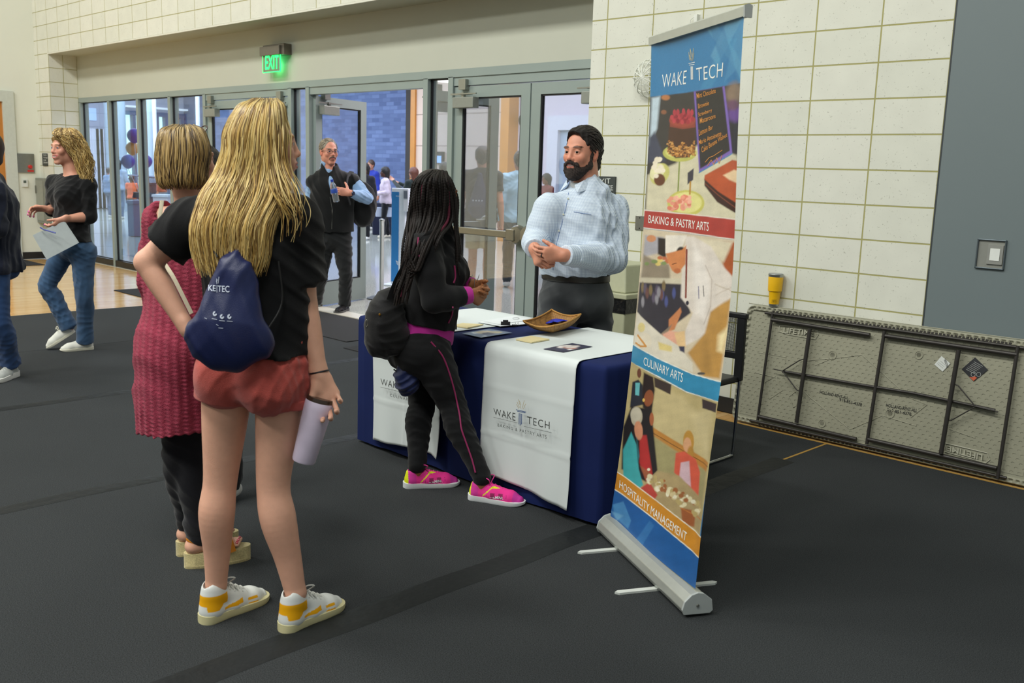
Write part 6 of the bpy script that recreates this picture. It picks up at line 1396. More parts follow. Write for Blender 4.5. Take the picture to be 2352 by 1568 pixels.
# ---------------------------------------------------------------- the woman walking with curly blonde hair
D0 = 7.74; J = lambda x, y, dd=0.: onD(x, y, D0+dd)
pr = person(J(180, 800), 'smiling woman with curly blonde hair, black top and blue jeans, walking with papers')
hd = Head(J(150, 343), -RH*.50-FH*.86, S=1.05, female=True, skin_c='pink', lips='b85a5c', brow='7a5c3a')
bd = Body(dict(hip=J(166, 568), waist=J(162, 502), chest=J(160, 440), neck=J(166, 402), shL=J(202, 424, -.04), shR=J(126, 420, .10), elL=J(206, 497, -.05), wrL=J(148, 503, -.22), elR=J(121, 482, .12), wrR=J(110, 480, -.06),
               hpL=J(190, 578, -.02), hpR=J(144, 578, .04), knL=J(194, 680, -.03), knR=J(108, 658, .0), anL=J(200, 785), anR=J(152, 748, .1)), -RH*.62-FH*.78, dict(th=.083, kn=.056, ca=.052, bust=.062, che=.100, wai=.088, pel=.104))
hl, tl = shoe_line((214, 801), (148, 806), .25); hr = J(172, 762, .08); tr_ = J(107, 803, .0)
bd.J['anL'] = ankle(hl, tl, .10, .06); bd.J['anR'] = hr+unit(tr_-hr)*.05+A_(.0, 0, .085)
oL, nL = hand_ops(bd.J['wrL'], -RH*.75+A_(0, 0, -.65)-FH*.1, -RH*.3+A_(0, 0, .4)-FH*.8, False, curls=[(25, 30, 20), (28, 35, 20), (32, 35, 25), (38, 38, 25)], size=.98)
oR, nR = hand_ops(bd.J['wrR'], -RH*.85+A_(0, 0, .08)-FH*.35, A_(0, 0, .5)-FH*.6+RH*.2, True, curls=[(35, 35, 20), (38, 35, 22), (42, 36, 22), (46, 36, 22)], size=.98, spread=.1)
body_obj('body', bd.full(hd, {}, True, 1.)+oL+oR, m_skin, pr, .0050, skin_col(hd)); hd.eyes(pr)

nail_obj(nL, 'c8459c', pr, 1.2); nail_obj(nR, 'c8459c', pr, 1.2)
tp = bd.trunk(.014)+cuffarm(bd, 'L', .013, .16)+cuffarm(bd, 'R', .013, .3)+[cone(bd.J['waist'], bd.J['hip'], .108, .120, .03, side=bd.s, w=1.42), cut(J(160, 553), A_(0, 0, -1)), ell_(bd.J['neck']+A_(0, 0, .04)+bd.f*.03, (.105, .105, .055), None, .01, 'sub'), folds(.004, 41, 1.2)]
tp = [o for o in tp]
m0 = bd.arm('L', .013, 2); 
tp2 = bd.trunk(.014)
for e, fr2 in (('L', .28), ('R', .35)):
    c0, c1 = bd.J['el'+e], bd.J['wr'+e]; tp2 += bd.arm(e, .014, 1)+[capcone(c0, c0+(c1-c0)*fr2, .054, .054, .02)]
tp2 += tp[-4:]
body_obj('black_top', tp2, cloth('black_knit_top', '0e0f11'), pr, .006)
m_dn = cloth('blue_denim', '3c5878', noise=.22, nscale=9, bump=.3)
def flare_leg(b, e, end, i=.010, r1=.070, rk=.060):
    a, k_, c = b.J['hp'+e], b.J['kn'+e], end; return b.leg(e, i)+[cone(k_, k_+(c-k_)*.5, rk, .058, .015), capcone(k_+(c-k_)*.5, c, .058, r1, .015)]
jn = flare_leg(bd, 'L', bd.J['anL']+A_(0, 0, -.035))+flare_leg(bd, 'R', bd.J['anR']+A_(0.01, 0, -.02))+bd.trunk(.006)[:1]+bd.trunk(.008)[4:5]+bd.trunk(.008)[-2:-1]+[cone(bd.J['hip'], bd.J['waist'], .108, .100, .03, side=bd.s, w=1.42)]+[ell_(bd.J['hip']-bd.f*.05+bd.s*sg*.07-A_(0, 0, .03), (.09, .09, .1), None, .03) for sg in (-1, 1)]
jn = flare_leg(bd, 'L', bd.J['anL']+A_(0, 0, -.035))+flare_leg(bd, 'R', bd.J['anR']+A_(0.01, 0, -.02))+bd.seat(.009)+[folds(.0032, 43, 1.5)]
body_obj('jeans', jn, m_dn, pr, .006)
m_wc = cloth('white_canvas', 'dcdcd2', noise=.02, bump=.05); m_ws = cloth('white_rubber', 'd9d6c4', noise=.02, bump=0)
shoe('shoe', hl, tl, pr, m_wc, m_ws, h=.06, lace=m_ws, sole_h=.02)
shoe('shoe', hr, hr+unit(tr_-hr)*.25, pr, m_wc, m_ws, h=.06, lace=m_ws, sole_h=.02)
body_obj('hair', hair_cap(hd, .010, -.03, .055), mat('curly_base', '8f7238', .5, noise=.3, nscale=50, bump=.5, bscale=150), pr, .007)
r = np.random.default_rng(25); pth = []
for lv in ([(296, 132, 168, 7.76, .06), (305, 124, 182, 7.75, .13), (340, 160, 203, 7.74, .13), (390, 178, 212, 7.74, .10), (430, 190, 216, 7.74, .08)], [(297, 130, 160, 7.70, .06), (306, 122, 176, 7.66, .08), (325, 140, 190, 7.66, .07), (370, 172, 214, 7.7, .06), (410, 182, 216, 7.72, .05)]): pth += hair_fall(lv, 480, len(pth)+3, wave=.016, wf=26, endr=(.6, 1.), steps=9)
pal = [lin(c) for c in ('c9b06c', 'b0935a', '8a7040', 'd8c48a', '6a5430')]
scalp_locks(hd, 420, lambda q: (q[2] > .080 or q[1] < .03) and q[2] > .02 and q[1] > -.04, ('b39a5c', '9c8250', '7d6638', 'c4ae74'), 6, ln=.075, rad=.0030, lift=.012)
locks('hair', pth, r.uniform(.0020, .0042, len(pth)), [pal[int(r.integers(5))]*r.uniform(.8, 1.15) for _ in pth], pr)
e_ = hd.P(.078, -.0, -.045); MB().tube([e_+hd.u*.010*math.cos(t)+hd.f*.010*math.sin(t) for t in np.linspace(0, 2*PI, 16)], .0025, 6).build('earring', mat('gold', 'c99a3c', .25, .9), pr, True)
e_ = hd.P(-.078, -.0, -.045); MB().tube([e_+hd.u*.010*math.cos(t)+hd.f*.010*math.sin(t) for t in np.linspace(0, 2*PI, 16)], .0025, 6).build('earring', mat('gold', 'c99a3c', .25, .9), pr, True)
pc = [J(*q, dd) for q, dd in (((75, 540), -.28), ((146, 507), -.24), ((180, 558), -.20), ((107, 596), -.24))]
pp = empty('paper_sheets', pc[0], 'pale sheets of paper held by the curly haired woman', 'paper'); n_ = unit(np.cross(pc[1]-pc[0], pc[3]-pc[0]))
for i in range(3): MB().prism([p+n_*(.003*i)+(pc[1]-pc[0])*.01*i for p in pc], n_*.001).build('sheet', mat('pale_paper', 'cdd6d6', .7), pp)
tag(MB().tube([J(92, 522, -.30), J(100, 527, -.30), J(128, 535, -.30)], .005, 8).build('pen', mat('blue_pen', '2a3c9c', .3), None, True), 'blue pen in the hand of the curly haired woman', 'pen')
# ---------------------------------------------------------------- the person cut off by the left edge
b0 = onZ(-8, 872, 0); D0 = depth(b0); J = lambda x, y, dd=0.: onD(x, y, D0+dd)
pr = person(b0, 'person in navy sweater and jeans cut off by the left picture edge')
hd = Head(J(-30, 345), -RH*.9+FH*.3)
bd = Body(dict(hip=J(-18, 600), waist=J(-20, 540), chest=J(-22, 470), neck=J(-26, 405), shL=J(-12, 440, .14), shR=J(-14, 440, -.15), elL=J(-12, 520, .18), elR=J(-6, 520, -.18), wrL=J(-45, 560, .2), wrR=J(-48, 556, -.18), hpL=J(-20, 625, .08), hpR=J(-14, 625, -.08), knL=J(-40, 740, .08), knR=J(0, 740, -.08), anL=J(-60, 840, .1), anR=J(14, 845, -.06)), -RH*.98+FH*.1, dict(che=.118, wai=.112, pel=.118))
hr, tr_ = shoe_line((38, 862), (-20, 882), .28); bd.J['anR'] = ankle(hr, tr_, .10, .06); hl, tl = shoe_line((-55, 850), (-110, 870), .28); bd.J['anL'] = ankle(hl, tl, .10, .06)
body_obj('body', bd.full(hd, {}, False), m_skin, pr, .008, skin_col(hd))
body_obj('sweater', bd.trunk(.03)+bd.arm('L', .02, 2)+bd.arm('R', .02, 2)+[cone(bd.J['waist'], bd.J['hip'], .145, .150, .03, side=bd.s, w=1.3), cut(J(0, 622), A_(0, 0, -1)), folds(.006, 51)], cloth('navy_sweater', '141a2c'), pr, .007)
body_obj('jeans', flare_leg(bd, 'L', bd.J['anL'], .014, .068, .068)+flare_leg(bd, 'R', bd.J['anR'], .014, .068, .068)+bd.seat(.012)+[folds(.004, 53, 1.4)], cloth('dark_blue_denim', '2c4772', noise=.2, nscale=9), pr, .007)
m_gs = cloth('grey_running_mesh', 'a4a8a4', noise=.1); m_gr = cloth('white_midsole', 'dcdcd6', noise=.02)
shoe('shoe', hr, tr_, pr, m_gs, m_gr, h=.07, lace=m_lc, sole_h=.035); shoe('shoe', hl, tl, pr, m_gs, m_gr, h=.07, lace=m_lc, sole_h=.035)
body_obj('hair', hair_cap(hd, .008), mat('hair_brown', '3a2a1c', .5, noise=.2), pr, .009)
# ---------------------------------------------------------------- the man in the black vest
D0 = 10.30; J = lambda x, y, dd=0.: onD(x, y, D0+dd)
pr = person(J(770, 712), 'grey haired man with moustache, black vest and light blue shirt in the doorway')
hd = Head(J(755, 350), -FH*.80+RH*.56, S=1.10, skin_c='cf8f78', brow='6b6258', lips='a8645c')
bd = Body(dict(hip=J(765, 545), waist=J(763, 490), chest=J(765, 432), neck=J(757, 397), shL=J(808, 417), shR=J(722, 420), elL=J(843, 455, -.02), wrL=J(803, 443, -.27), elR=J(713, 478, .06), wrR=J(722, 525, .12),
               hpL=J(785, 550), hpR=J(745, 550), knL=J(794, 632), knR=J(738, 630), anL=J(786, 700), anR=J(728, 700, .1)), -FH*.95+RH*.15, dict(che=.128, wai=.130, pel=.125, cw=1.4, ww=1.3, pw=1.35, th=.09, ua=.054, el=.044, fa=.044, nk=.062))
hl = onZ(797, 712, 0); tl = onZ(760, 725, 0); tl = hl+unit(tl-hl)*.30; bd.J['anL'] = ankle(hl, tl, .10, .07); hr = onZ(738, 703, 0); tr_ = hr-FH*.22-RH*.18; tr_ = hr+unit(tr_-hr)*.3; bd.J['anR'] = ankle(hr, tr_, .10, .07)
oL, nL = hand_ops(bd.J['wrL'], -RH*.95+FH*.0+A_(0, 0, .12), A_(0, 0, 1)+RH*.2, False, curls=[(28, 45, 30), (30, 48, 30), (32, 50, 30), (34, 50, 30)], size=1.1, thumb=(.3, .8, .4))
body_obj('body', bd.full(hd, {}, True)+oL, m_skin, pr, .0055, skin_col(hd)); hd.eyes(pr)
m_ls = cloth('light_blue_shirt', '8fb0d6')
ls = cuffarm(bd, 'L', .016)+cuffarm(bd, 'R', .016)+[cone(bd.J['neck']-A_(0, 0, .02), hd.P(0, -.02, -.10), .082, .070, .02), cone(bd.J['chest'], bd.J['neck'], .10, .07, .03, side=bd.s, w=1.3), ell_(hd.P(0, .04, -.13), (.05, .06, .04), None, .01, 'sub'), folds(.006, 61, 1.2)]
body_obj('shirt', ls, m_ls, pr, .006)
vs = bd.trunk(.036)+[cone(bd.J['waist'], bd.J['hip'], .158, .160, .03, side=bd.s, w=1.3), cone(bd.J['neck']-A_(0, 0, .03), bd.J['neck']+A_(0, 0, .045), .092, .092, .02), cut(J(765, 531), A_(0, 0, -1)), cone(bd.J['neck']+A_(0, 0, .03)+bd.f*.03, bd.J['neck']+A_(0, 0, .2), .062, .10, .01, 'sub')]
fv = bd.f; vs += [cone(bd.J['neck']+fv*.12+A_(0, 0, .05), bd.J['chest']+fv*.17-A_(0, 0, .08), .045, .012, .01, 'sub'), folds(.004, 63, .8)]
body_obj('vest', vs, cloth('black_softshell', '0f1112'), pr, .006)
plq = [bd.J['neck']+fv*.075-A_(0, 0, .02), bd.J['chest']+fv*.150+A_(0, 0, .04), bd.J['chest']+fv*.158-A_(0, 0, .06)]
MB().tube(plq, [.038, .036, .022], 8, flat=.35, up=fv).build('shirt_placket', m_ls, pr, True)
zp = trace(vs, 763, 480, D0, .4); MB().tube([trace(vs, 758, 452, D0, .4), zp, trace(vs, 762, 526, D0, .4)], .0025, 5).obox(zp+A_(0, 0, -.02), (.006, .006, .03), np.eye(3)).build('zipper', m_steel, pr)
def trouser(b, e, c, i=.012, r0=.068, r1=.064): a, k_ = b.J['hp'+e], b.J['kn'+e]; return b.leg(e, i)+[cone(k_, k_+(c-k_)*.6, r0, r1, .015), capcone(k_+(c-k_)*.6, c, r1, r1*1.04, .015)]
body_obj('trousers', trouser(bd, 'L', bd.J['anL']-A_(0, 0, .03))+trouser(bd, 'R', bd.J['anR']-A_(0, 0, .03))+bd.seat(.014)+[folds(.006, 65, 1.1)], cloth('charcoal_trousers', '1f2122'), pr, .007)
m_bs = cloth('black_leather', '121213', rough=.4, sheen=0); m_so = cloth('grey_sole', '4a4a48')
shoe('shoe', hl, tl, pr, m_bs, m_so, h=.06, sole_h=.025, lace=m_bs); shoe('shoe', hr, tr_, pr, m_bs, m_so, h=.06, sole_h=.025, lace=m_bs)
m_gh = mat('grey_hair', '8f8878', .55, noise=.25, nscale=70, bump=.6, bscale=160)
body_obj('hair', [*hair_cap(hd, .003, -.02, .030, .002), ell_(hd.P(0, .10, .01), np.array([.072, .080, .108])*hd.S, (hd.r, hd.f, hd.u), .01, 'sub')], m_gh, pr, .005)
body_obj('moustache', [cone(hd.P(0, .103, -.040), hd.P(s_*.026, .092, -.050), .0075, .006, .004) for s_ in (-1, 1)]+[cone(hd.P(s_*.026, .092, -.050), hd.P(s_*.032, .084, -.064), .006, .004, .004) for s_ in (-1, 1)], mat('grey_brown_moustache', '5f564a', .7, bump=.6), pr, .003)
gl = MB()
for s_ in (-1, 1):
    gl.tube([hd.P(s_*.034+.025*math.cos(t), .103-.012*abs(math.cos(t))*(s_*math.cos(t) > 0), .006+.016*math.sin(t)) for t in np.linspace(0, 2*PI, 24)], .0014, 6); gl.tube([hd.P(s_*.058, .092, .014), hd.P(s_*.075, .05, .012), hd.P(s_*.078, .0, .008)], .002, 6)
    gl.tube([hd.P(s_*.034+.025*math.cos(t), .104-.012*abs(math.cos(t))*(s_*math.cos(t) > 0), .007+.016*math.sin(t)) for t in np.linspace(.2, PI-.2, 12)], .0028, 6)
gl.tube([hd.P(-.010, .108, .012), hd.P(.010, .108, .012)], .0022, 6)
tag(gl.build('eyeglasses', mat('black_frame', '131315', .3), None, True), 'black half-rim glasses on the grey haired man', 'glasses')
bp = [ell_(J(833, 470, .12), (.15, .13, .24), (RH, FH, (0, 0, 1)), .02), cone(J(828, 440, .1), J(815, 405, .05), .08, .03, .03), folds(.006, 67)]
bk_ = empty('backpack', J(833, 480, .12), 'black backpack slung on the shoulder of the man in the vest', 'backpack'); body_obj('backpack_body', bp, cloth('black_pack_fabric', '141517'), bk_, .008)
MB().tube(spline([J(812, 400, .03), J(800, 402, -.13), J(797, 440, -.20), J(805, 470, -.15)], 6), .028, 8, flat=.15, up=FH).build('shoulder_strap', cloth('black_pack_fabric', '141517'), bk_, True)
wb = empty('water_bottle', J(768, 448, -.37), 'clear water bottle with blue cap held by the man in the vest', 'bottle'); a_ = J(773, 464, -.36); ax_ = unit(J(763, 418, -.38)-a_); Lb = np.linalg.norm(J(763, 418, -.38)-a_)
MB().lathe([(0, .004), (.022, 0), (.033, .008), (.031, .03), (.034, .05), (.031, .07), (.034, .09), (.034, .15), (.026, .185), (.013, .205), (.013, .215), (0, .215)], a_, ax_, 24).build('bottle_body', mat('clear_pet', 'dfe8ec', .08, trans=.85), wb, True)
MB().lathe([(0.0345, .095), (.0350, .097), (.0350, .135), (.0345, .137)], a_, ax_, 24).build('bottle_label', mat('blue_label', '2b4fa8', .5), wb, True); MB().lathe([(0, .21), (.015, .21), (.015, .232), (0, .233)], a_, ax_, 18).build('bottle_cap', mat('blue_cap', '1f3fae', .4), wb, True)
w_ = bd.J['wrL']+unit(bd.J['elL']-bd.J['wrL'])*.012; dd_ = unit(bd.J['wrL']-bd.J['elL']); u1 = unit(np.cross(dd_, (0, 0, 1))); u2 = np.cross(u1, dd_); u1 = u1 if u1@FH < 0 else -u1
wt = empty('wristwatch', w_, 'dark blue wristwatch on the man in the vest', 'watch'); MB().tube([w_+u1*.036*math.cos(t)+u2*.036*math.sin(t) for t in np.linspace(0, 2*PI, 24)], .009, 8, flat=.4, up=dd_).build('watch_band', mat('navy_band', '1a2238', .4), wt, True)
MB().lathe([(0, 0), (.022, 0), (.023, .006), (.019, .012), (0, .012)], w_+u1*.034, u1, 24).build('watch_case', mat('watch_steel', '49536a', .25, .8), wt, True)
scalp_locks(hd, 520, lambda q: (q[2] > .085 or q[1] < .035) and (q[2] > -.0 or q[1] < -.03) and not (q[1] > .045 and q[2] < .10), ('9a9484', 'b5b0a2', '7c766a', 'a8a08c'), 3)
# ---------------------------------------------------------------- the woman with long braids at the table
D0 = 4.64; J = lambda x, y, dd=0.: onD(x, y, D0+dd)
pr = person(J(1010, 1100), 'woman with long black braids, black tracksuit with pink trim and pink running shoes')
hd = Head(J(1003, 452), RH*.86+FH*.5, S=1.0, skin_c='94603c', female=True, brow='1a120e', lips='7a4038')
bd = Body(dict(hip=J(972, 785), waist=J(985, 690), chest=J(990, 605), neck=J(1003, 528), shR=J(976, 568, -.16), shL=J(1022, 562, .17), elR=J(998, 688, -.21), wrR=J(1082, 677, -.12), elL=J(1035, 665, .15), wrL=J(1086, 655, .02),
               hpR=J(985, 805, -.09), hpL=J(965, 800, .08), knR=J(1040, 930, -.08), knL=J(970, 925, .08), anR=J(1105, 1085), anL=J(967, 1070)), RH*.86+FH*.5, dict(th=.098, kn=.060, ca=.058, an=.037, pel=.115, pw=1.28, wai=.112, ww=1.2, che=.112, cw=1.32, bust=.062, bum=.108, ua=.053, el=.043, fa=.042))
hR, tR = shoe_line((1078, 1143), (1192, 1158), .275); hL_, tL_ = shoe_line((928, 1118), (1046, 1112), .275)
bd.J['anR'] = ankle(hR, tR, .105, .062); bd.J['anL'] = ankle(hL_, tL_, .105, .062)
oR, nR = hand_ops(bd.J['wrR'], RH*.5+A_(0, 0, -.25)+FH*.6, A_(0, 0, .9)+RH*.4, True, curls=[(30, 40, 30), (32, 42, 30), (34, 45, 30), (36, 45, 30)], size=.98)
oL, nL = hand_ops(bd.J['wrL'], RH*.6+A_(0, 0, -.3)-FH*.55, A_(0, 0, .9)+RH*.4, False, curls=[(35, 45, 30), (38, 48, 30), (40, 50, 30), (42, 50, 30)], size=.98)
body_obj('body', bd.full(hd, {}, True)+oR+oL, m_skin, pr, .0046, skin_col(hd)); hd.eyes(pr)
jk = bd.trunk(.016)+cuffarm(bd, 'R', .020, .80)+cuffarm(bd, 'L', .020, .80)+[cone(bd.J['waist'], J(975, 750), .132, .140, .03, side=bd.s, w=1.18), cone(bd.J['neck']-A_(0, 0, .02), bd.J['neck']+A_(0, 0, .03), .075, .068, .02), cut(J(972, 738), A_(0, 0, -1)-RH*.18), folds(.0045, 71, 1.1)]
m_bk = cloth('black_track_fabric', '101113', sheen=.1); m_mg = cloth('magenta_rib', 'b02a8c', noise=.04, bump=.15)
body_obj('track_jacket', jk, m_bk, pr, .0055)
nh = unit(A_(0, 0, -1)-RH*.18)
bnd = [cone(bd.J['waist'], J(974, 770), .128, .140, .03, side=bd.s, w=1.18), ell_(bd.J['hip']-bd.f*.05-A_(0, 0, .0), (.12, .12, .12), None, .05), cut(J(972, 776), nh), cut(J(972, 736), -nh)]
body_obj('pink_waistband', bnd, m_mg, pr, .005)
for e in 'RL':
    a, c = bd.J['el'+e], bd.J['wr'+e]; q0, q1 = a+(c-a)*.78, a+(c-a)*.99; o_ = capcone(q0, q1, .045, .040, .01); f0 = o_.f; o_.f = (lambda f0, q0, q1: lambda P: np.maximum(f0(P), -(P-q0)@unit(q1-q0)))(f0, q0, q1); body_obj('pink_cuff', [o_], m_mg, pr, .0045)
lg = bd.leg('R', .007)+bd.leg('L', .007)+[cone(bd.J['hip'], bd.J['waist'], .122, .112, .03, side=bd.s, w=1.26), ell_(bd.J['hip']-bd.f*.055-bd.s*.06-A_(0, 0, .035), (.115, .115, .12), None, .04), ell_(bd.J['hip']-bd.f*.055+bd.s*.06-A_(0, 0, .035), (.115, .115, .12), None, .04), folds(.003, 73, 1.6)]
body_obj('leggings', lg, m_bk, pr, .0055)
m_pp = mat('plum_piping', '8c1f55', .6)
def piping(o, pts, wdt=.0042): MB().tube(spline([trace(o, x, y, D0, .45, .004) for x, y in pts], 5), wdt, 6).build('pink_piping', m_pp, pr, True)
piping(lg, [(990, 785), (1015, 815), (1030, 850), (1042, 890), (1050, 925), (1056, 955), (1060, 985), (1072, 1020), (1084, 1055), (1092, 1085)])
piping(jk, [(961, 545), (960, 575), (968, 600)]); piping(jk, [(1044, 610), (1046, 635), (1042, 650)]); piping(jk, [(1040, 705), (1038, 722), (1030, 742)])
def salm(P, L, d, sd, u, heel):
    def f(V):
        q = V-heel; a = q@d/L; b_ = q@sd; c = q@u; C = np.tile(lin('e0368c'), (len(V), 1)); dk = lin('8c2a58'); y = lin('d6dc1e')
        C[(a < .06)] = y; C[(a > .82)] = lin('c23a98'); C[(a < .2) & (a > .06)] = lin('cc3a92')
        m_ = (np.abs(b_) > .02) & (a > .36) & (a < .72) & (c > .026) & (c < .052) & (np.mod(a*7, 1) < .55); C[m_] = dk
        m_ = (np.abs(b_) > .012) & (np.abs(c-(.030+.28*np.minimum(a-.28, .16))-0*c) < .0035) & (a > .28) & (a < .66); C[m_] = y
        C[(c < .024) & (a < .3)] = lin('2a2428')
        return C
    return f
m_pu = cloth('pink_mesh', 'ffffff', vc=True, noise=.05, bump=.2, sheen=0); m_pl = mat('pink_lace', 'e23a94', .5)
for h_, t_ in ((hR, tR), (hL_, tL_)):
    Pf, Ls = shoe('shoe', h_, t_, pr, m_pu, cloth('white_foam', 'd6dadb', noise=.02, bump=0), h=.068, sole_h=.024, lace=m_pl, colf=salm, vox=.0032)
    dsh = unit(t_-h_); sdn = unit(np.cross(dsh, (0, 0, 1))); sg = 1 if sdn@(CAM-h_) > 0 else -1
    uv, F_ = text_geo('SALMING', .01, 1.0); dirx = 1 if sg > 0 else 1
    mesh('lettering', [Pf(.42+.26*u_, sg*(.0455+.003*math.sin(u_*PI)-.006*v_), .030+.012*v_) for u_, v_ in uv], F_, mat('silver_print', 'c9cdd0', .3), pr)
# braids
body_obj('hair', hair_cap(hd, .006, -.05, .06), mat('black_hair_base', '1c1510', .6, noise=.3, nscale=40), pr, .006)
r = np.random.default_rng(35); pth, cl_ = [], []
ends_back = [(905+r.uniform(-2, 30), r.uniform(640, 700)) for _ in range(46)]
for i in range(58):
    t = i/57
    if i < 46:            # falling down the back and near side
        x0 = 985+30*(t-.4); top_ = hd.P(.0+.0*t, .0, .126)
        lat = i/45; xm = 942+lat*98; xs = 934+lat*72; xe = 906+lat*52+r.normal(0, 4)
        P = [J(990+30*lat+r.normal(0, 2), 391+r.uniform(0, 4), -.03), J(953+80*lat, 412+10*abs(lat-.5), -.12*(1-(1.5*lat-.75)**2*.8)-.01), J(xm, 455, -.125*(1-(1.6*lat-.8)**2*.7)), J(xm-4+4*lat, 505, -.12*(1-(1.6*lat-.8)**2*.6)-.01), J(xs-6+10*lat, 560, -.20-.06*lat), J(xe+14+6*lat, 620, -.21-.07*lat), J(xe, r.uniform(655, 705) if lat < .55 else r.uniform(590, 640), -.22-.06*lat)]
        if lat > .72: P = P[:4]+[J(xs+6, 545, -.20), J(xs-10, 590, -.22)]
    else:                 # the ones hanging by the cheek and in front
        k_ = (i-46)/11; P = [J(1012+8*k_, 392+4*k_, .0), J(1030+10*k_, 415+6*k_, -.07+.1*k_), J(1041+9*k_, 460, -.085+.12*k_), J(1046+6*k_, 520, -.09+.12*k_), J(1049+5*k_, 580, -.10+.10*k_), J(1052+6*k_, r.uniform(600, 655), -.11+.10*k_)]
    P = [q+RH*r.normal(0, .004)+FH*(r.uniform(-.012, .012)) for q in P]; pth.append(spline(P, 26)); cl_.append(lin('120d0b')*r.uniform(.5, 1.6) if i not in (12, 40) else lin('4a1228'))
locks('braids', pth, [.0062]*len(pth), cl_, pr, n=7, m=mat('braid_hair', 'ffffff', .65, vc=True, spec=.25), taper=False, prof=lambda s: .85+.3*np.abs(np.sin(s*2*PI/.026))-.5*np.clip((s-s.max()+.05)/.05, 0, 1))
e_ = hd.P(.078, .0, -.046); MB().tube([e_+hd.u*.011*math.cos(t)+hd.f*.011*math.sin(t) for t in np.linspace(0, 2*PI, 18)], .0022, 6).build('hoop_earring', mat('silver_hoop', 'd8d8d4', .2, .9), pr, True)
# shoulder bag and small navy pouch
sb_ = empty('shoulder_bag', J(885, 750, -.14), 'black shoulder bag hanging behind the braided woman', 'bag'); so_ = [ell_(J(880, 745, -.15), (.085, .085, .15), None, .03), cone(J(872, 790, -.16), J(905, 785, -.12), .062, .066, .04), cone(J(895, 690, -.12), J(900, 760, -.13), .055, .08, .04), folds(.006, 75, 1.2)]
m_bb = cloth('black_bag_nylon', '0b0b0d', rough=.55); body_obj('bag_body', so_, m_bb, sb_, .0055)
MB().tube(spline([J(1018, 536, -.10), J(985, 540, -.20), J(945, 590, -.22), J(915, 640, -.21), J(892, 700, -.18)], 8), .020, 8, flat=.22, up=FH).build('bag_strap', m_bb, sb_, True)
MB().tube([trace(so_, 842, 742, D0, .4)+RH*.006*math.cos(t)+A_(0, 0, .016*math.sin(t)) for t in np.linspace(0, 2*PI, 16)], .002, 6).build('snap_hook', m_steel, sb_, True); q = trace(so_, 872, 722, D0, .4); MB().lathe([(0, 0), (.006, 0), (.004, .004), (0, .004)], q, -FH, 10).build('brass_stud', mat('gold', 'c99a3c', .25, .9), sb_)
nvb = empty('navy_pouch', J(930, 865, .0), 'small gathered navy drawstring pouch dangling beside the braided woman', 'pouch'); no_ = [ell_(J(934, 872, -.10), (.055, .05, .075), None, .02), cone(J(926, 850, -.10), J(921, 842, -.10), .028, .012, .02), folds(.008, 77, 1.6)]
body_obj('pouch_body', no_, cloth('pouch_nylon', '16234f', rough=.4), nvb, .004); MB().tube([J(921, 842, -.10), J(927, 815, -.11), J(932, 790, -.12)], .0022, 5).tube([J(921, 845, -.10), J(910, 852, -.11), J(904, 848, -.11)], .004, 5).build('pouch_cord', m_black, nvb)
sg_ = MB(); c = J(1090, 640, -.06)
for s_ in (-1, 1): sg_.tube([c+RH*(.012*s_)+unit(RH*.3+A_(0, 0, 1))*.020*math.cos(t)+FH*.016*math.sin(t)+RH*.004*s_ for t in np.linspace(0, 2*PI, 18)], .0016, 5)
tag(sg_.tube([c, c+A_(0, 0, -.04)], .0016, 5).build('eyeglasses', m_steel, None, True), 'thin framed glasses held above the hands of the braided woman', 'glasses')
# ---------------------------------------------------------------- the bearded man behind the table
D0 = 5.40; J = lambda x, y, dd=0.: onD(x, y, D0+dd)
pr = person(J(1322, 1000), 'bearded man in light blue checked shirt and grey trousers behind the table')
hd = Head(J(1338, 353), -RH*.66-FH*.75+A_(0, 0, -.04), S=1.12, skin_c='cf9076', brow='2c1f18', lips='b4645a', iris='3a2a1c')
Z = lambda p, z: A_(p[0], p[1], z)
HR, HL = J(1283, 690, -.03), J(1362, 690, .06)
bd = Body(dict(hip=J(1322, 672), waist=J(1322, 600), chest=J(1328, 505), neck=J(1350, 432), shR=J(1262, 482, -.06), shL=J(1404, 484, .06), elR=J(1232, 553, -.10), wrR=J(1228, 572, -.27), elL=J(1408, 594, -.09), wrL=J(1294, 586, -.38),
               hpR=HR, hpL=HL, knR=Z(HR+RH*-.03-FH*.02, .50), knL=Z(HL+RH*.03, .50), anR=Z(HR-RH*.05, .10), anL=Z(HL+RH*.05, .10)), -FH*.84-RH*.54, dict(che=.135, cw=1.36, wai=.142, ww=1.22, pel=.132, pw=1.25, th=.098, kn=.066, ua=.064, el=.052, fa=.052, wr=.033, sho=.062, nk=.066, bum=.10))
oR, nR = hand_ops(bd.J['wrR'], -FH*.5+A_(0, 0, -.45)+RH*.2, A_(0, 0, .7)+RH*.3-FH*.3, True, curls=[(45, 55, 40), (48, 58, 40), (50, 60, 40), (52, 60, 40)], size=1.06)
oL, nL = hand_ops(bd.J['wrL'], -RH*.97+A_(0, 0, .02)-FH*.06, A_(0, 0, .9)-FH*.25, False, curls=[(22, 34, 25), (24, 40, 25), (26, 42, 25), (30, 42, 25)], size=1.06, thumb=(.8, .45, .35))
tR, tL = Z(bd.J['anR'], 0)-FH*.2-RH*.05, Z(bd.J['anL'], 0)-FH*.2
ops = bd.full(hd, {}, True, .6)+oR+oL
body_obj('body', ops, m_skin, pr, .0034, skin_col(hd)); hd.eyes(pr, (-.25, 1, -.05))
m, nt, b = nodes_of('checked_shirt'); tc = nt.nodes.new('ShaderNodeTexCoord'); sp = nt.nodes.new('ShaderNodeVectorRotate'); sp.rotation_type = 'Z_AXIS'; sp.inputs['Angle'].default_value = -YAW+.35; nt.links.new(tc.outputs['Object'], sp.inputs['Vector'])
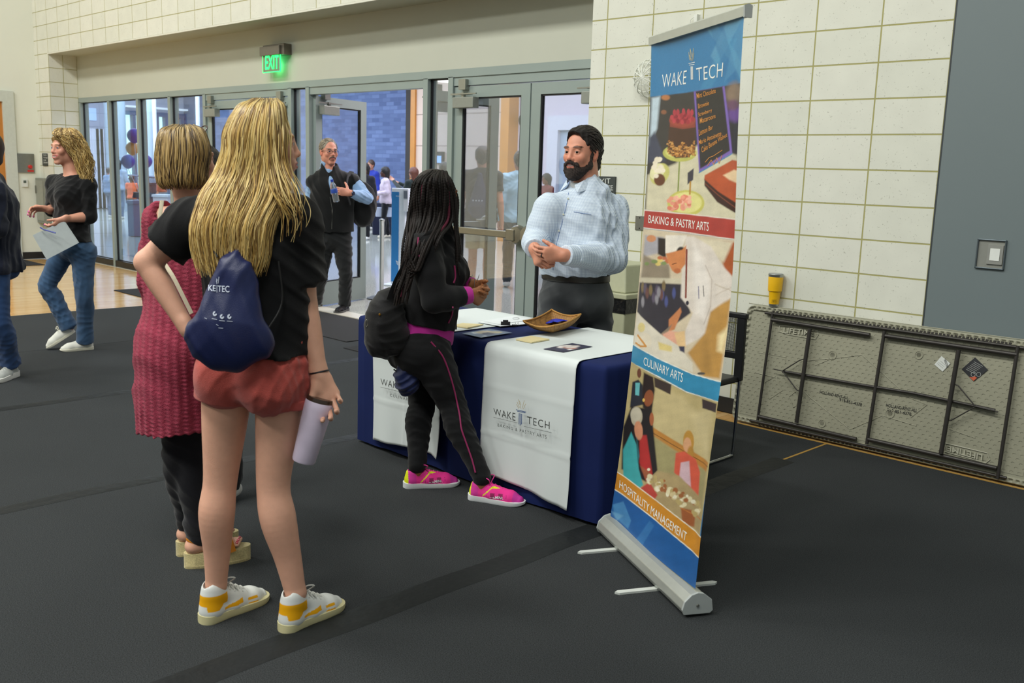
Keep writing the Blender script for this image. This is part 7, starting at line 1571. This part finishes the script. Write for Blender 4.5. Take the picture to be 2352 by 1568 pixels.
sx = nt.nodes.new('ShaderNodeSeparateXYZ'); nt.links.new(sp.outputs[0], sx.inputs[0])
def stripes(sock, per, wd): return expr(nt, 'LESS_THAN', expr(nt, 'FRACT', expr(nt, 'DIVIDE', sock, per)), wd)
g_ = expr(nt, 'MAXIMUM', stripes(sx.outputs[0], .0062, .26), stripes(sx.outputs[2], .0062, .26)); g_ = expr(nt, 'MULTIPLY', g_, .62)
mx = nt.nodes.new('ShaderNodeMix'); mx.data_type = 'RGBA'; nt.links.new(g_, mx.inputs[0]); mx.inputs[6].default_value = [*lin('dbe6ee'), 1]; mx.inputs[7].default_value = [*lin('5576a8'), 1]
nt.links.new(mx.outputs[2], b.inputs['Base Color']); b.inputs['Roughness'].default_value = .8; m_ck = m
st = bd.trunk(.020)+cuffarm(bd, 'R', .024, .78)+cuffarm(bd, 'L', .024, .80)+[ell_(bd.J['waist']+bd.f*.055+A_(0, 0, .02), (.150, .118, .12), None, .05), cone(bd.J['waist'], bd.J['hip']+A_(0, 0, .03), .162, .160, .03, side=bd.s, w=1.2), cone(bd.J['neck']-A_(0, 0, .04), hd.P(0, -.02, -.135), .090, .080, .03), ell_(hd.P(0, .055, -.115), (.055, .07, .055), None, .01, 'sub'), cut(J(1320, 628), A_(0, 0, -1)+RH*.05), folds(.0055, 81, 1.0)]
body_obj('shirt', st, m_ck, pr, .0048)
for e in 'RL':
    a, c = bd.J['el'+e], bd.J['wr'+e]; q0, q1 = a+(c-a)*.72, a+(c-a)*.97; o_ = capcone(q0, q1, .060, .054, .01); f0 = o_.f; o_.f = (lambda f0, q0, q1: lambda P: np.maximum(f0(P), -(P-q0)@unit(q1-q0)))(f0, q0, q1); body_obj('shirt_cuff', [o_], m_ck, pr, .0045)
cl_ = MB(); nk0 = bd.J['neck']+A_(0, 0, .02)
for s_ in (-1, 1):            # collar leaves
    a0 = hd.P(s_*.070, -.035, -.10); a1 = hd.P(s_*.052, .052, -.128); a2 = hd.P(s_*.022, .085, -.15); tip = hd.P(s_*.055, .105, -.185); a3 = hd.P(s_*.088, .03, -.165)
    cl_.prism([a0, a1, a2, tip, a3], hd.f*.004+A_(0, 0, .002))
cl_.build('collar', m_ck, pr, False, bevel=.0015)
MB().obox(hd.P(0, .055, -.165), (.06, .01, .06), (hd.r, hd.f, hd.u)).build('undershirt', cloth('white_cotton', 'd9dcda'), pr, bevel=.003)
for px, py in ((1305, 456), (1294, 492), (1284, 530), (1268, 602)): q = trace(st, px, py, D0, .5, .003); MB().lathe([(0, 0), (.0055, 0), (.005, .0025), (0, .0025)], q, CAM-q, 12).build('button', mat('pearl_button', 'd9dbc8', .3), pr)
MB().tube(spline([trace(st, x, y, D0, .5, .0030) for x, y in ((1306, 442), (1300, 475), (1290, 515), (1282, 545), (1272, 590), (1270, 620))], 6), .0012, 4).build('placket_seam', mat('blue_thread', '5f7fb4', .7), pr)
MB().tube([trace(st, x, y, D0, .5, .0030) for x, y in ((1318, 486), (1340, 490), (1358, 492))], .0012, 4).build('pocket_seam', mat('blue_thread', '5f7fb4', .7), pr)
m_gy = cloth('grey_chinos', '45484a')
tz_ = trouser(bd, 'R', bd.J['anR'], .018, .082, .074)+trouser(bd, 'L', bd.J['anL'], .018, .082, .074)+[cone(bd.J['hip']-A_(0, 0, .02), J(1322, 640), .150, .148, .03, side=bd.s, w=1.18), folds(.0055, 83, 1.1)]+bd.seat(.018)+[folds(.0, 83, 1.1)]
body_obj('trousers', tz_, m_gy, pr, .0055)
bt = [cone(J(1322, 650), J(1322, 620), .1680, .1680, .01, side=bd.s, w=1.19), cut(J(1322, 643), A_(0, 0, -1)), cut(J(1322, 627), A_(0, 0, 1))]
body_obj('belt', bt, mat('black_belt', '17150f', .4), pr, .005)
for e, tt in (('R', tR), ('L', tL)): a = bd.J['an'+e]; h_ = Z(a, 0)-unit(tt-Z(a, 0))*.07; shoe('shoe', h_, h_+unit(tt-h_)*.3, pr, m_bs, m_so, h=.06, sole_h=.025)
# hair and beard hug the face
m_dh = mat('dark_brown_hair', '1d1815', .5, noise=.4, nscale=200, bump=.5, bscale=420, spec=.3)
S = hd.S; ax = (hd.r, hd.f, hd.u)
hh_ = [ell_(hd.P(0, -.016, .048), np.array([.078, .099, .087])*S, ax, .02), ell_(hd.P(0, .03, .098), np.array([.052, .055, .030])*S, ax, .02), cone(hd.P(0, -.055, .0), hd.P(0, -.058, -.05), .060*S, .050*S, .03, side=hd.r, w=1.12),
       cut(hd.P(0, .068, .085), hd.f*1+hd.u*-.55), ell_(hd.P(0, .105, .008), np.array([.074, .088, .096])*S, ax, .012, 'sub'), ell_(hd.P(0, .085, -.03), np.array([.10, .075, .085])*S, ax, .012, 'sub'), folds(.004, 85, 3.2)]
body_obj('hair', hh_, m_dh, pr, .0036)
scalp_locks(hd, 620, lambda q: (q[2] > .090 or q[1] < .035) and (q[2] > .0 or q[1] < -.035) and not (q[1] > .05 and q[2] < .104), ('1e1917', '2c2623', '141110', '3a3431'), 4, rad=.0024, lift=.007)
bo_ = [ell_(hd.P(0, .060, -.082), np.array([.040, .041, .040])*S, ax, .02), ell_(hd.P(0, .075, -.105), np.array([.028, .028, .022])*S, ax, .02)]
for s_ in (-1, 1): bo_ += [cone(hd.P(s_*.066, .010, .0), hd.P(s_*.057, .022, -.058), .0085*S, .0145*S, .015), cone(hd.P(s_*.057, .022, -.058), hd.P(s_*.028, .062, -.092), .0155*S, .023*S, .02), cone(hd.P(s_*.004, .104, -.038), hd.P(s_*.032, .088, -.052), .0068*S, .008*S, .006), cone(hd.P(s_*.032, .088, -.052), hd.P(s_*.036, .078, -.080), .008*S, .014*S, .01)]
bo_ += [ell_(hd.P(0, .112, -.0575), np.array([.027, .03, .0125])*S, ax, .004, 'sub')]
body_obj('beard', bo_+[folds(.0022, 87, 6.)], mat('dark_beard', '2a1e18', .7, noise=.5, nscale=260, bump=.6, bscale=600), pr, .0026)

dq = unit(-RH*.97+A_(0, 0, .02)-FH*.06); tq = A_(0, 0, .9)-FH*.25; tq = unit(tq-dq*(tq@dq)); nq = np.cross(dq, tq); an = math.radians(26); vq = dq*math.cos(an)+nq*math.sin(an); q = bd.J['wrL']+(dq*.087+tq*(-.009)+nq*.002+vq*.020)*1.06; rq = np.cross(vq, tq)
tag(MB().tube([q+tq*.0104*math.cos(t)+rq*.0104*math.sin(t) for t in np.linspace(0, 2*PI, 20)], .0035, 6, flat=.4).build('finger_ring', m_black, None, True), 'black ring on the hand of the bearded man', 'ring')
# ================================================================ people and things beyond the glass
def far_person(foot, crown, front, lab, **k):
    b = onZ(*foot, 0); H = float(onD(*crown, depth(b))[2])-.012
    return simple(b, H, front, lab, **k)
pr, bd, hd, Pt = far_person((1100, 676), (1110, 335), FH*1+RH*.1, 'person in black shirt and khaki shorts walking away beyond the closed door', top=('black_shirt', '191c20'), legs=('khaki_shorts', 'b9ab82'), hair='3a302a', skin_c='c08a72', shorts=True, sleeve_len=.6, step=.12, vox=.008)
b2 = empty('drawstring_bag', Pt(0, -.2, 1.2), 'navy drawstring bag on the back of the person in khaki shorts beyond the door', 'bag')
bo2 = [cone(Pt(0, -.17, 1.42), Pt(0, -.18, 1.05), .03, .14, .03, side=FH, w=.5), folds(.008, 91, .9)]; body_obj('bag_body', bo2, m_nv, b2, .008)
for i in range(4): q = Pt(-.06+.035*i, -.262, 1.13); MB().lathe([(0, 0), (.010, 0), (.010, .002), (0, .002)], q, -FH, 10).build('round_print', m_wp, b2)
far_person((1186, 664), (1190, 345), FH*1-RH*.15, 'man in a light blue shirt walking away beyond the closed door', top=('blue_shirt', '8fb6cc'), legs=('dark_jeans', '1e2636'), hair='2e211c', skin_c='b0786a', step=.24, vox=.009)
far_person((884, 546), (884, 383), -RH*.9-FH*.3, 'woman in a pale pink sweatshirt with long dark hair beyond the open door', top=('pink_sweatshirt', 'cdbdcc'), legs=('black_leggings', '16171c'), hair='15110f', skin_c='deep', long_hair=.36, step=.08, bend=(1, 1), shoes='e2d9c8', vox=.013)
far_person((838, 550), (841, 374), -FH*.9-RH*.3, 'dark clothed woman beyond the open door behind the vest man', top=('dark_jacket', '1c1a20'), legs=('dark_trousers', '17181c'), hair='141012', skin_c='deep', long_hair=.12, vox=.013)
pr, bd, hd, Pt = far_person((852, 527), (847, 366), -RH*.5-FH*.8, 'person in blue with a white face mask, partly hidden beyond the open door', top=('blue_top', '2b3ca0'), legs=('dark_trousers', '17181c'), hair='4a3a30', skin_c='c08a72', vox=.013)
body_obj('face_mask', [ell_(hd.P(0, .085, -.05), np.array([.055, .042, .045])*hd.S, (hd.r, hd.f, hd.u), .01)], mat('white_mask', 'e8ecee', .7), pr, .008)
far_person((948, 560), (947, 384), FH*.6-RH*.7, 'woman with auburn hair and dark green top raising a hand, beyond the open door', top=('dark_green_top', '16211e'), legs=('dark_trousers', '17181c'), hair='5a2c1a', skin_c='c08a72', long_hair=.22, bend=(2.6, 2.4), vox=.013)
far_person((1016, 610), (1017, 371), FH, 'dark haired person seen through the narrow side glass', top=('charcoal_top', '202228'), legs=('dark_trousers', '17181c'), hair='141214', skin_c='b0786a', vox=.012)
far_person((1250, 572), (1250, 398), -RH*.6-FH*.4, 'person in a red top beyond the glass left of the bearded man', top=('dark_red_top', '6e2226'), legs=('dark_trousers', '17181c'), hair='17100e', skin_c='6b402a', long_hair=.16, vox=.014)
far_person((276, 502), (275, 367), FH, 'long haired woman in pale patterned blue seen through the left panes', top=('pale_blue_top', '93a6bd'), legs=('grey_blue_trousers', '6b7d96'), hair='15141a', skin_c='6b402a', long_hair=.35, bend=(1.2, 1.2), step=.1, vox=.016)
far_person((254, 498), (256, 384), FH*.9+RH*.4, 'person in blue carrying a bag, leftmost beyond the panes', top=('mid_blue_top', '6f88aa'), legs=('grey_blue_trousers', '5f6f8a'), hair='2a2224', skin_c='b0786a', vox=.016)
far_person((306, 506), (307, 403), FH, 'child in an orange shirt and brown trousers beyond the left panes', top=('orange_shirt', 'd96c4c'), legs=('brown_trousers', '5a4a42'), hair='2c1c1c', skin_c='6b402a', sleeve_len=.6, vox=.016, cat='person', S=.82)
far_person((372, 500), (366, 378), -RH, 'person in grey with red, at the edge of the bobbed blonde hair beyond the panes', top=('grey_red_top', 'a5523f'), legs=('grey_trousers', '8a8a92'), hair='4a3a34', skin_c='c08a72', vox=.016)
# sanitizer stand and chrome post just beyond the open door
b0 = onZ(918, 655, 0); D0 = depth(b0); J = lambda x, y, dd=0.: onD(x, y, D0+dd)
st_ = empty('sanitizer_stand', b0, 'blue and white hand sanitizer stand beyond the open door', 'sanitizer stand')
zt_ = float(J(915, 432)[2]); w1 = float(np.linalg.norm(J(925, 500)-J(907, 500))); fr_ = unit(-FH*.93-RH*.3); sd_ = unit(np.cross((0, 0, 1), fr_)); sd_ = sd_ if sd_@RH > 0 else -sd_
c = J(916, 540); c = A_(c[0], c[1], zt_/2+.01)
MB().obox(c, (w1*1.9, .06, zt_-.02), (sd_, fr_, (0, 0, 1))).build('post', mat('stand_white', 'c9d4e0', .4), st_, bevel=.008)
MB().obox(c+fr_*.033-sd_*w1*.38+A_(0, 0, -.01), (w1, .006, zt_-.10), (sd_, fr_, (0, 0, 1))).build('blue_panel', mat('stand_blue', '1d6fae', .4), st_)
MB().obox(c+sd_*w1*1.15+A_(0, 0, zt_/2-.16), (w1*.7, .12, .30), (sd_, fr_, (0, 0, 1))).build('dispenser', mat('dispenser_white', 'c3ccd8', .35), st_, bevel=.01)
MB().obox(c+sd_*w1*1.15+fr_*.062+A_(0, 0, zt_/2-.09), (w1*.5, .01, .10), (sd_, fr_, (0, 0, 1))).build('soap_window', mat('smoke_window', '5f6a78', .2), st_)
MB().obox(A_(b0[0], b0[1], .012), (.36, .32, .02), (sd_, fr_, (0, 0, 1))).build('base_plate', mat('stand_white', 'c9d4e0', .4), st_, bevel=.006)
lettering('lettering', 'WAKE', ((909, 449), (922, 449.5), (922, 451.5), (909, 451)), lambda x, y: onP(x, y, c+fr_*.0385, fr_), m_wht, st_)
lettering('lettering', 'TECH', ((909, 598), (922, 604), (922, 612), (909, 606)), lambda x, y: onP(x, y, c+fr_*.0385, fr_), m_wht, st_)
b0 = onZ(876, 686, 0); D0 = depth(b0); sp_ = empty('stanchion', b0, 'chrome queue post with round black base beyond the open door', 'post')
zt_ = float(onD(876, 503, D0)[2]); MB().lathe([(0, 0), (.17, 0), (.175, .012), (.12, .03), (.03, .04), (0, .04)], b0, n=36).build('round_base', m_black, sp_, True); MB().lathe([(.028, .03), (.028, zt_-.03), (.034, zt_-.02), (.034, zt_), (0, zt_+.005)], b0, n=24).build('chrome_post', m_ch, sp_, True)
# boxes and cloth covered table by the pink sweatshirt
b0 = onZ(893, 540, 0); tx = empty('lobby_table', b0, 'small table under a dark cloth beyond the open door', 'table'); MB().obox(A_(b0[0]+.1, b0[1]+.50, .37), (1.6, .7, .74), (RH, FH, (0, 0, 1))).build('cloth', cloth('dark_table_cloth', '20243a'), tx, bevel=.02)
c = onD(885, 487, depth(b0)-.75); tag(MB().obox(c, (.42, .22, .20), (unit(RH+FH*.2), unit(FH-RH*.2), (0, 0, 1))).build('flat_box', mat('white_blue_box', 'c3cbe0', .5)), 'white box held by the woman in the pale pink sweatshirt', 'box')
# wall clock, screen, hanging lamp
ck = onY(1205, 276, YB-.03); co = empty('wall_clock', ck, 'round wall clock with black rim on the far lobby wall', 'clock')
cr = abs(float(onY(1205, 293, YB-.03)[2]-ck[2])); MB().lathe([(0, 0), (cr, 0), (cr, .05), (cr*.88, .06), (cr*.86, .045)], ck+A_(0, .02, 0), (0, -1, 0), 32).build('rim', m_black, co, True)
MB().lathe([(0, 0), (cr*.87, 0), (cr*.87, .006), (0, .006)], ck+A_(0, -.018, 0), (0, -1, 0), 32).build('dial', mat('clock_dial', 'd9d6dc', .5), co)
for an, l_ in ((.9, .5), (2.5, .72)): MB().tube([ck+A_(0, -.03, 0), ck+A_(cr*l_*math.sin(an), -.03, cr*l_*math.cos(an))], .010, 6).build('clock_hand', m_black, co)
a, c = onY(1001, 348, YB-.05), onY(1018, 376, YB-.05); tv = empty('wall_screen', (a+c)/2, 'lit screen on the peach lobby wall', 'screen')
MB().box((a[0], YB-.09, c[2]), (c[0], YB-.01, a[2])).build('screen_frame', m_black, tv); MB().box((a[0]+.02, YB-.095, c[2]+.02), (c[0]-.03, YB-.088, a[2]-.10)).build('screen_glass', mat('screen_light', '8fb4e8', .3, emit=.9), tv)
a, c = onD(1002, 181, 17), onD(1062, 186, 17); lp = MB().tube([a, c], .05, 8).tube([a, A_(a[0], a[1], 4.3)], .01, 4).tube([c, A_(c[0], c[1], 4.3)], .01, 4).build('linear_lamp', mat('lamp_tube', 'f5f0e4', .5, emit=3.)); tag(lp, 'glowing linear lamp under the lobby ceiling seen above the narrow side glass', 'lamp')
# balloons
for px, py, rr, col, lab in ((308, 312, 15.5, '0b2f8e', 'blue balloon, topmost of the bunch'), (304, 341, 14.5, 'b58a5a', 'tan gold balloon in the middle of the bunch'), (294, 371, 15, '0d358f', 'blue balloon at the lower left of the bunch'), (335, 371, 14, '0b2f8e', 'blue balloon at the lower right of the bunch')):
    D = 20+.25*math.sin(px); c = onD(px, py, D); R = rr*D/2213; bl_ = empty('balloon', c, lab, 'balloon', None)
    MB().lathe([(R*math.sin(t)*(1-.12*(t > PI/2)*(t-PI/2)), -R*math.cos(t)*1.08*-1) for t in np.linspace(.01, PI-.05, 18)], c, (0, 0, 1), 24).build('skin_of_balloon' if False else 'latex', mat('latex_'+col, col, .4, spec=.2), bl_, True)
    q = onD(318, 410, D); MB().tube([c-A_(0, 0, R*1.08), A_(q[0], q[1], .9)], .006, 4).build('string', mat('pale_string', 'a8b4c4', .6), bl_)
bw = onD(318, 470, 20.); tag(MB().lathe([(0, 0), (.12, 0), (.09, .1), (.10, .12), (0, .12)], (bw[0], bw[1], .78), n=16).build('balloon_weight', mat('dark_weight', '30384a', .5)), 'weight tying down the balloon bunch', 'weight')
def furn(px0, px1, y0, y1, D, name, col, lab, cat):
    a, c = onD(px0, y0, D), onD(px1, y1, D); w = np.linalg.norm((a-c)[:2]); ct = (a+c)/2; h = a[2]
    e_ = empty(name, A_(ct[0], ct[1], 0), lab, cat); m_ = mat('furniture_'+col, col, .5)
    MB().obox(A_(ct[0], ct[1], h-.04), (w, .5, .06), (RH, FH, (0, 0, 1))).build('top', m_, e_)
    MB().obox(A_(ct[0], ct[1], h/2-.03), (w*.9, .44, h-.08), (RH, FH, (0, 0, 1))).build('body', m_, e_)
furn(300, 332, 458, 500, 20.0, 'display_table', '5a78a4', 'blue draped table below the balloon bunch', 'table')
furn(334, 357, 418, 472, 27, 'dark_cabinet', '2c3444', 'dark cabinet beyond the third left pane', 'cabinet')
furn(356, 394, 445, 480, 26, 'pale_counter', 'b3bac4', 'pale counter beyond the left panes', 'counter')
rl_ = MB()
for i in range(26): q = onD(293+2.6*i, 408, 28.); rl_.tube([A_(q[0], q[1], 0), q], .012, 4)
rl_.tube([onD(290, 402, 28.), onD(360, 407, 28.)], .03, 4); tag(rl_.build('railing', mat('rail_blue_grey', '3f5570', .5)), 'dark railing behind the balloons', 'railing')
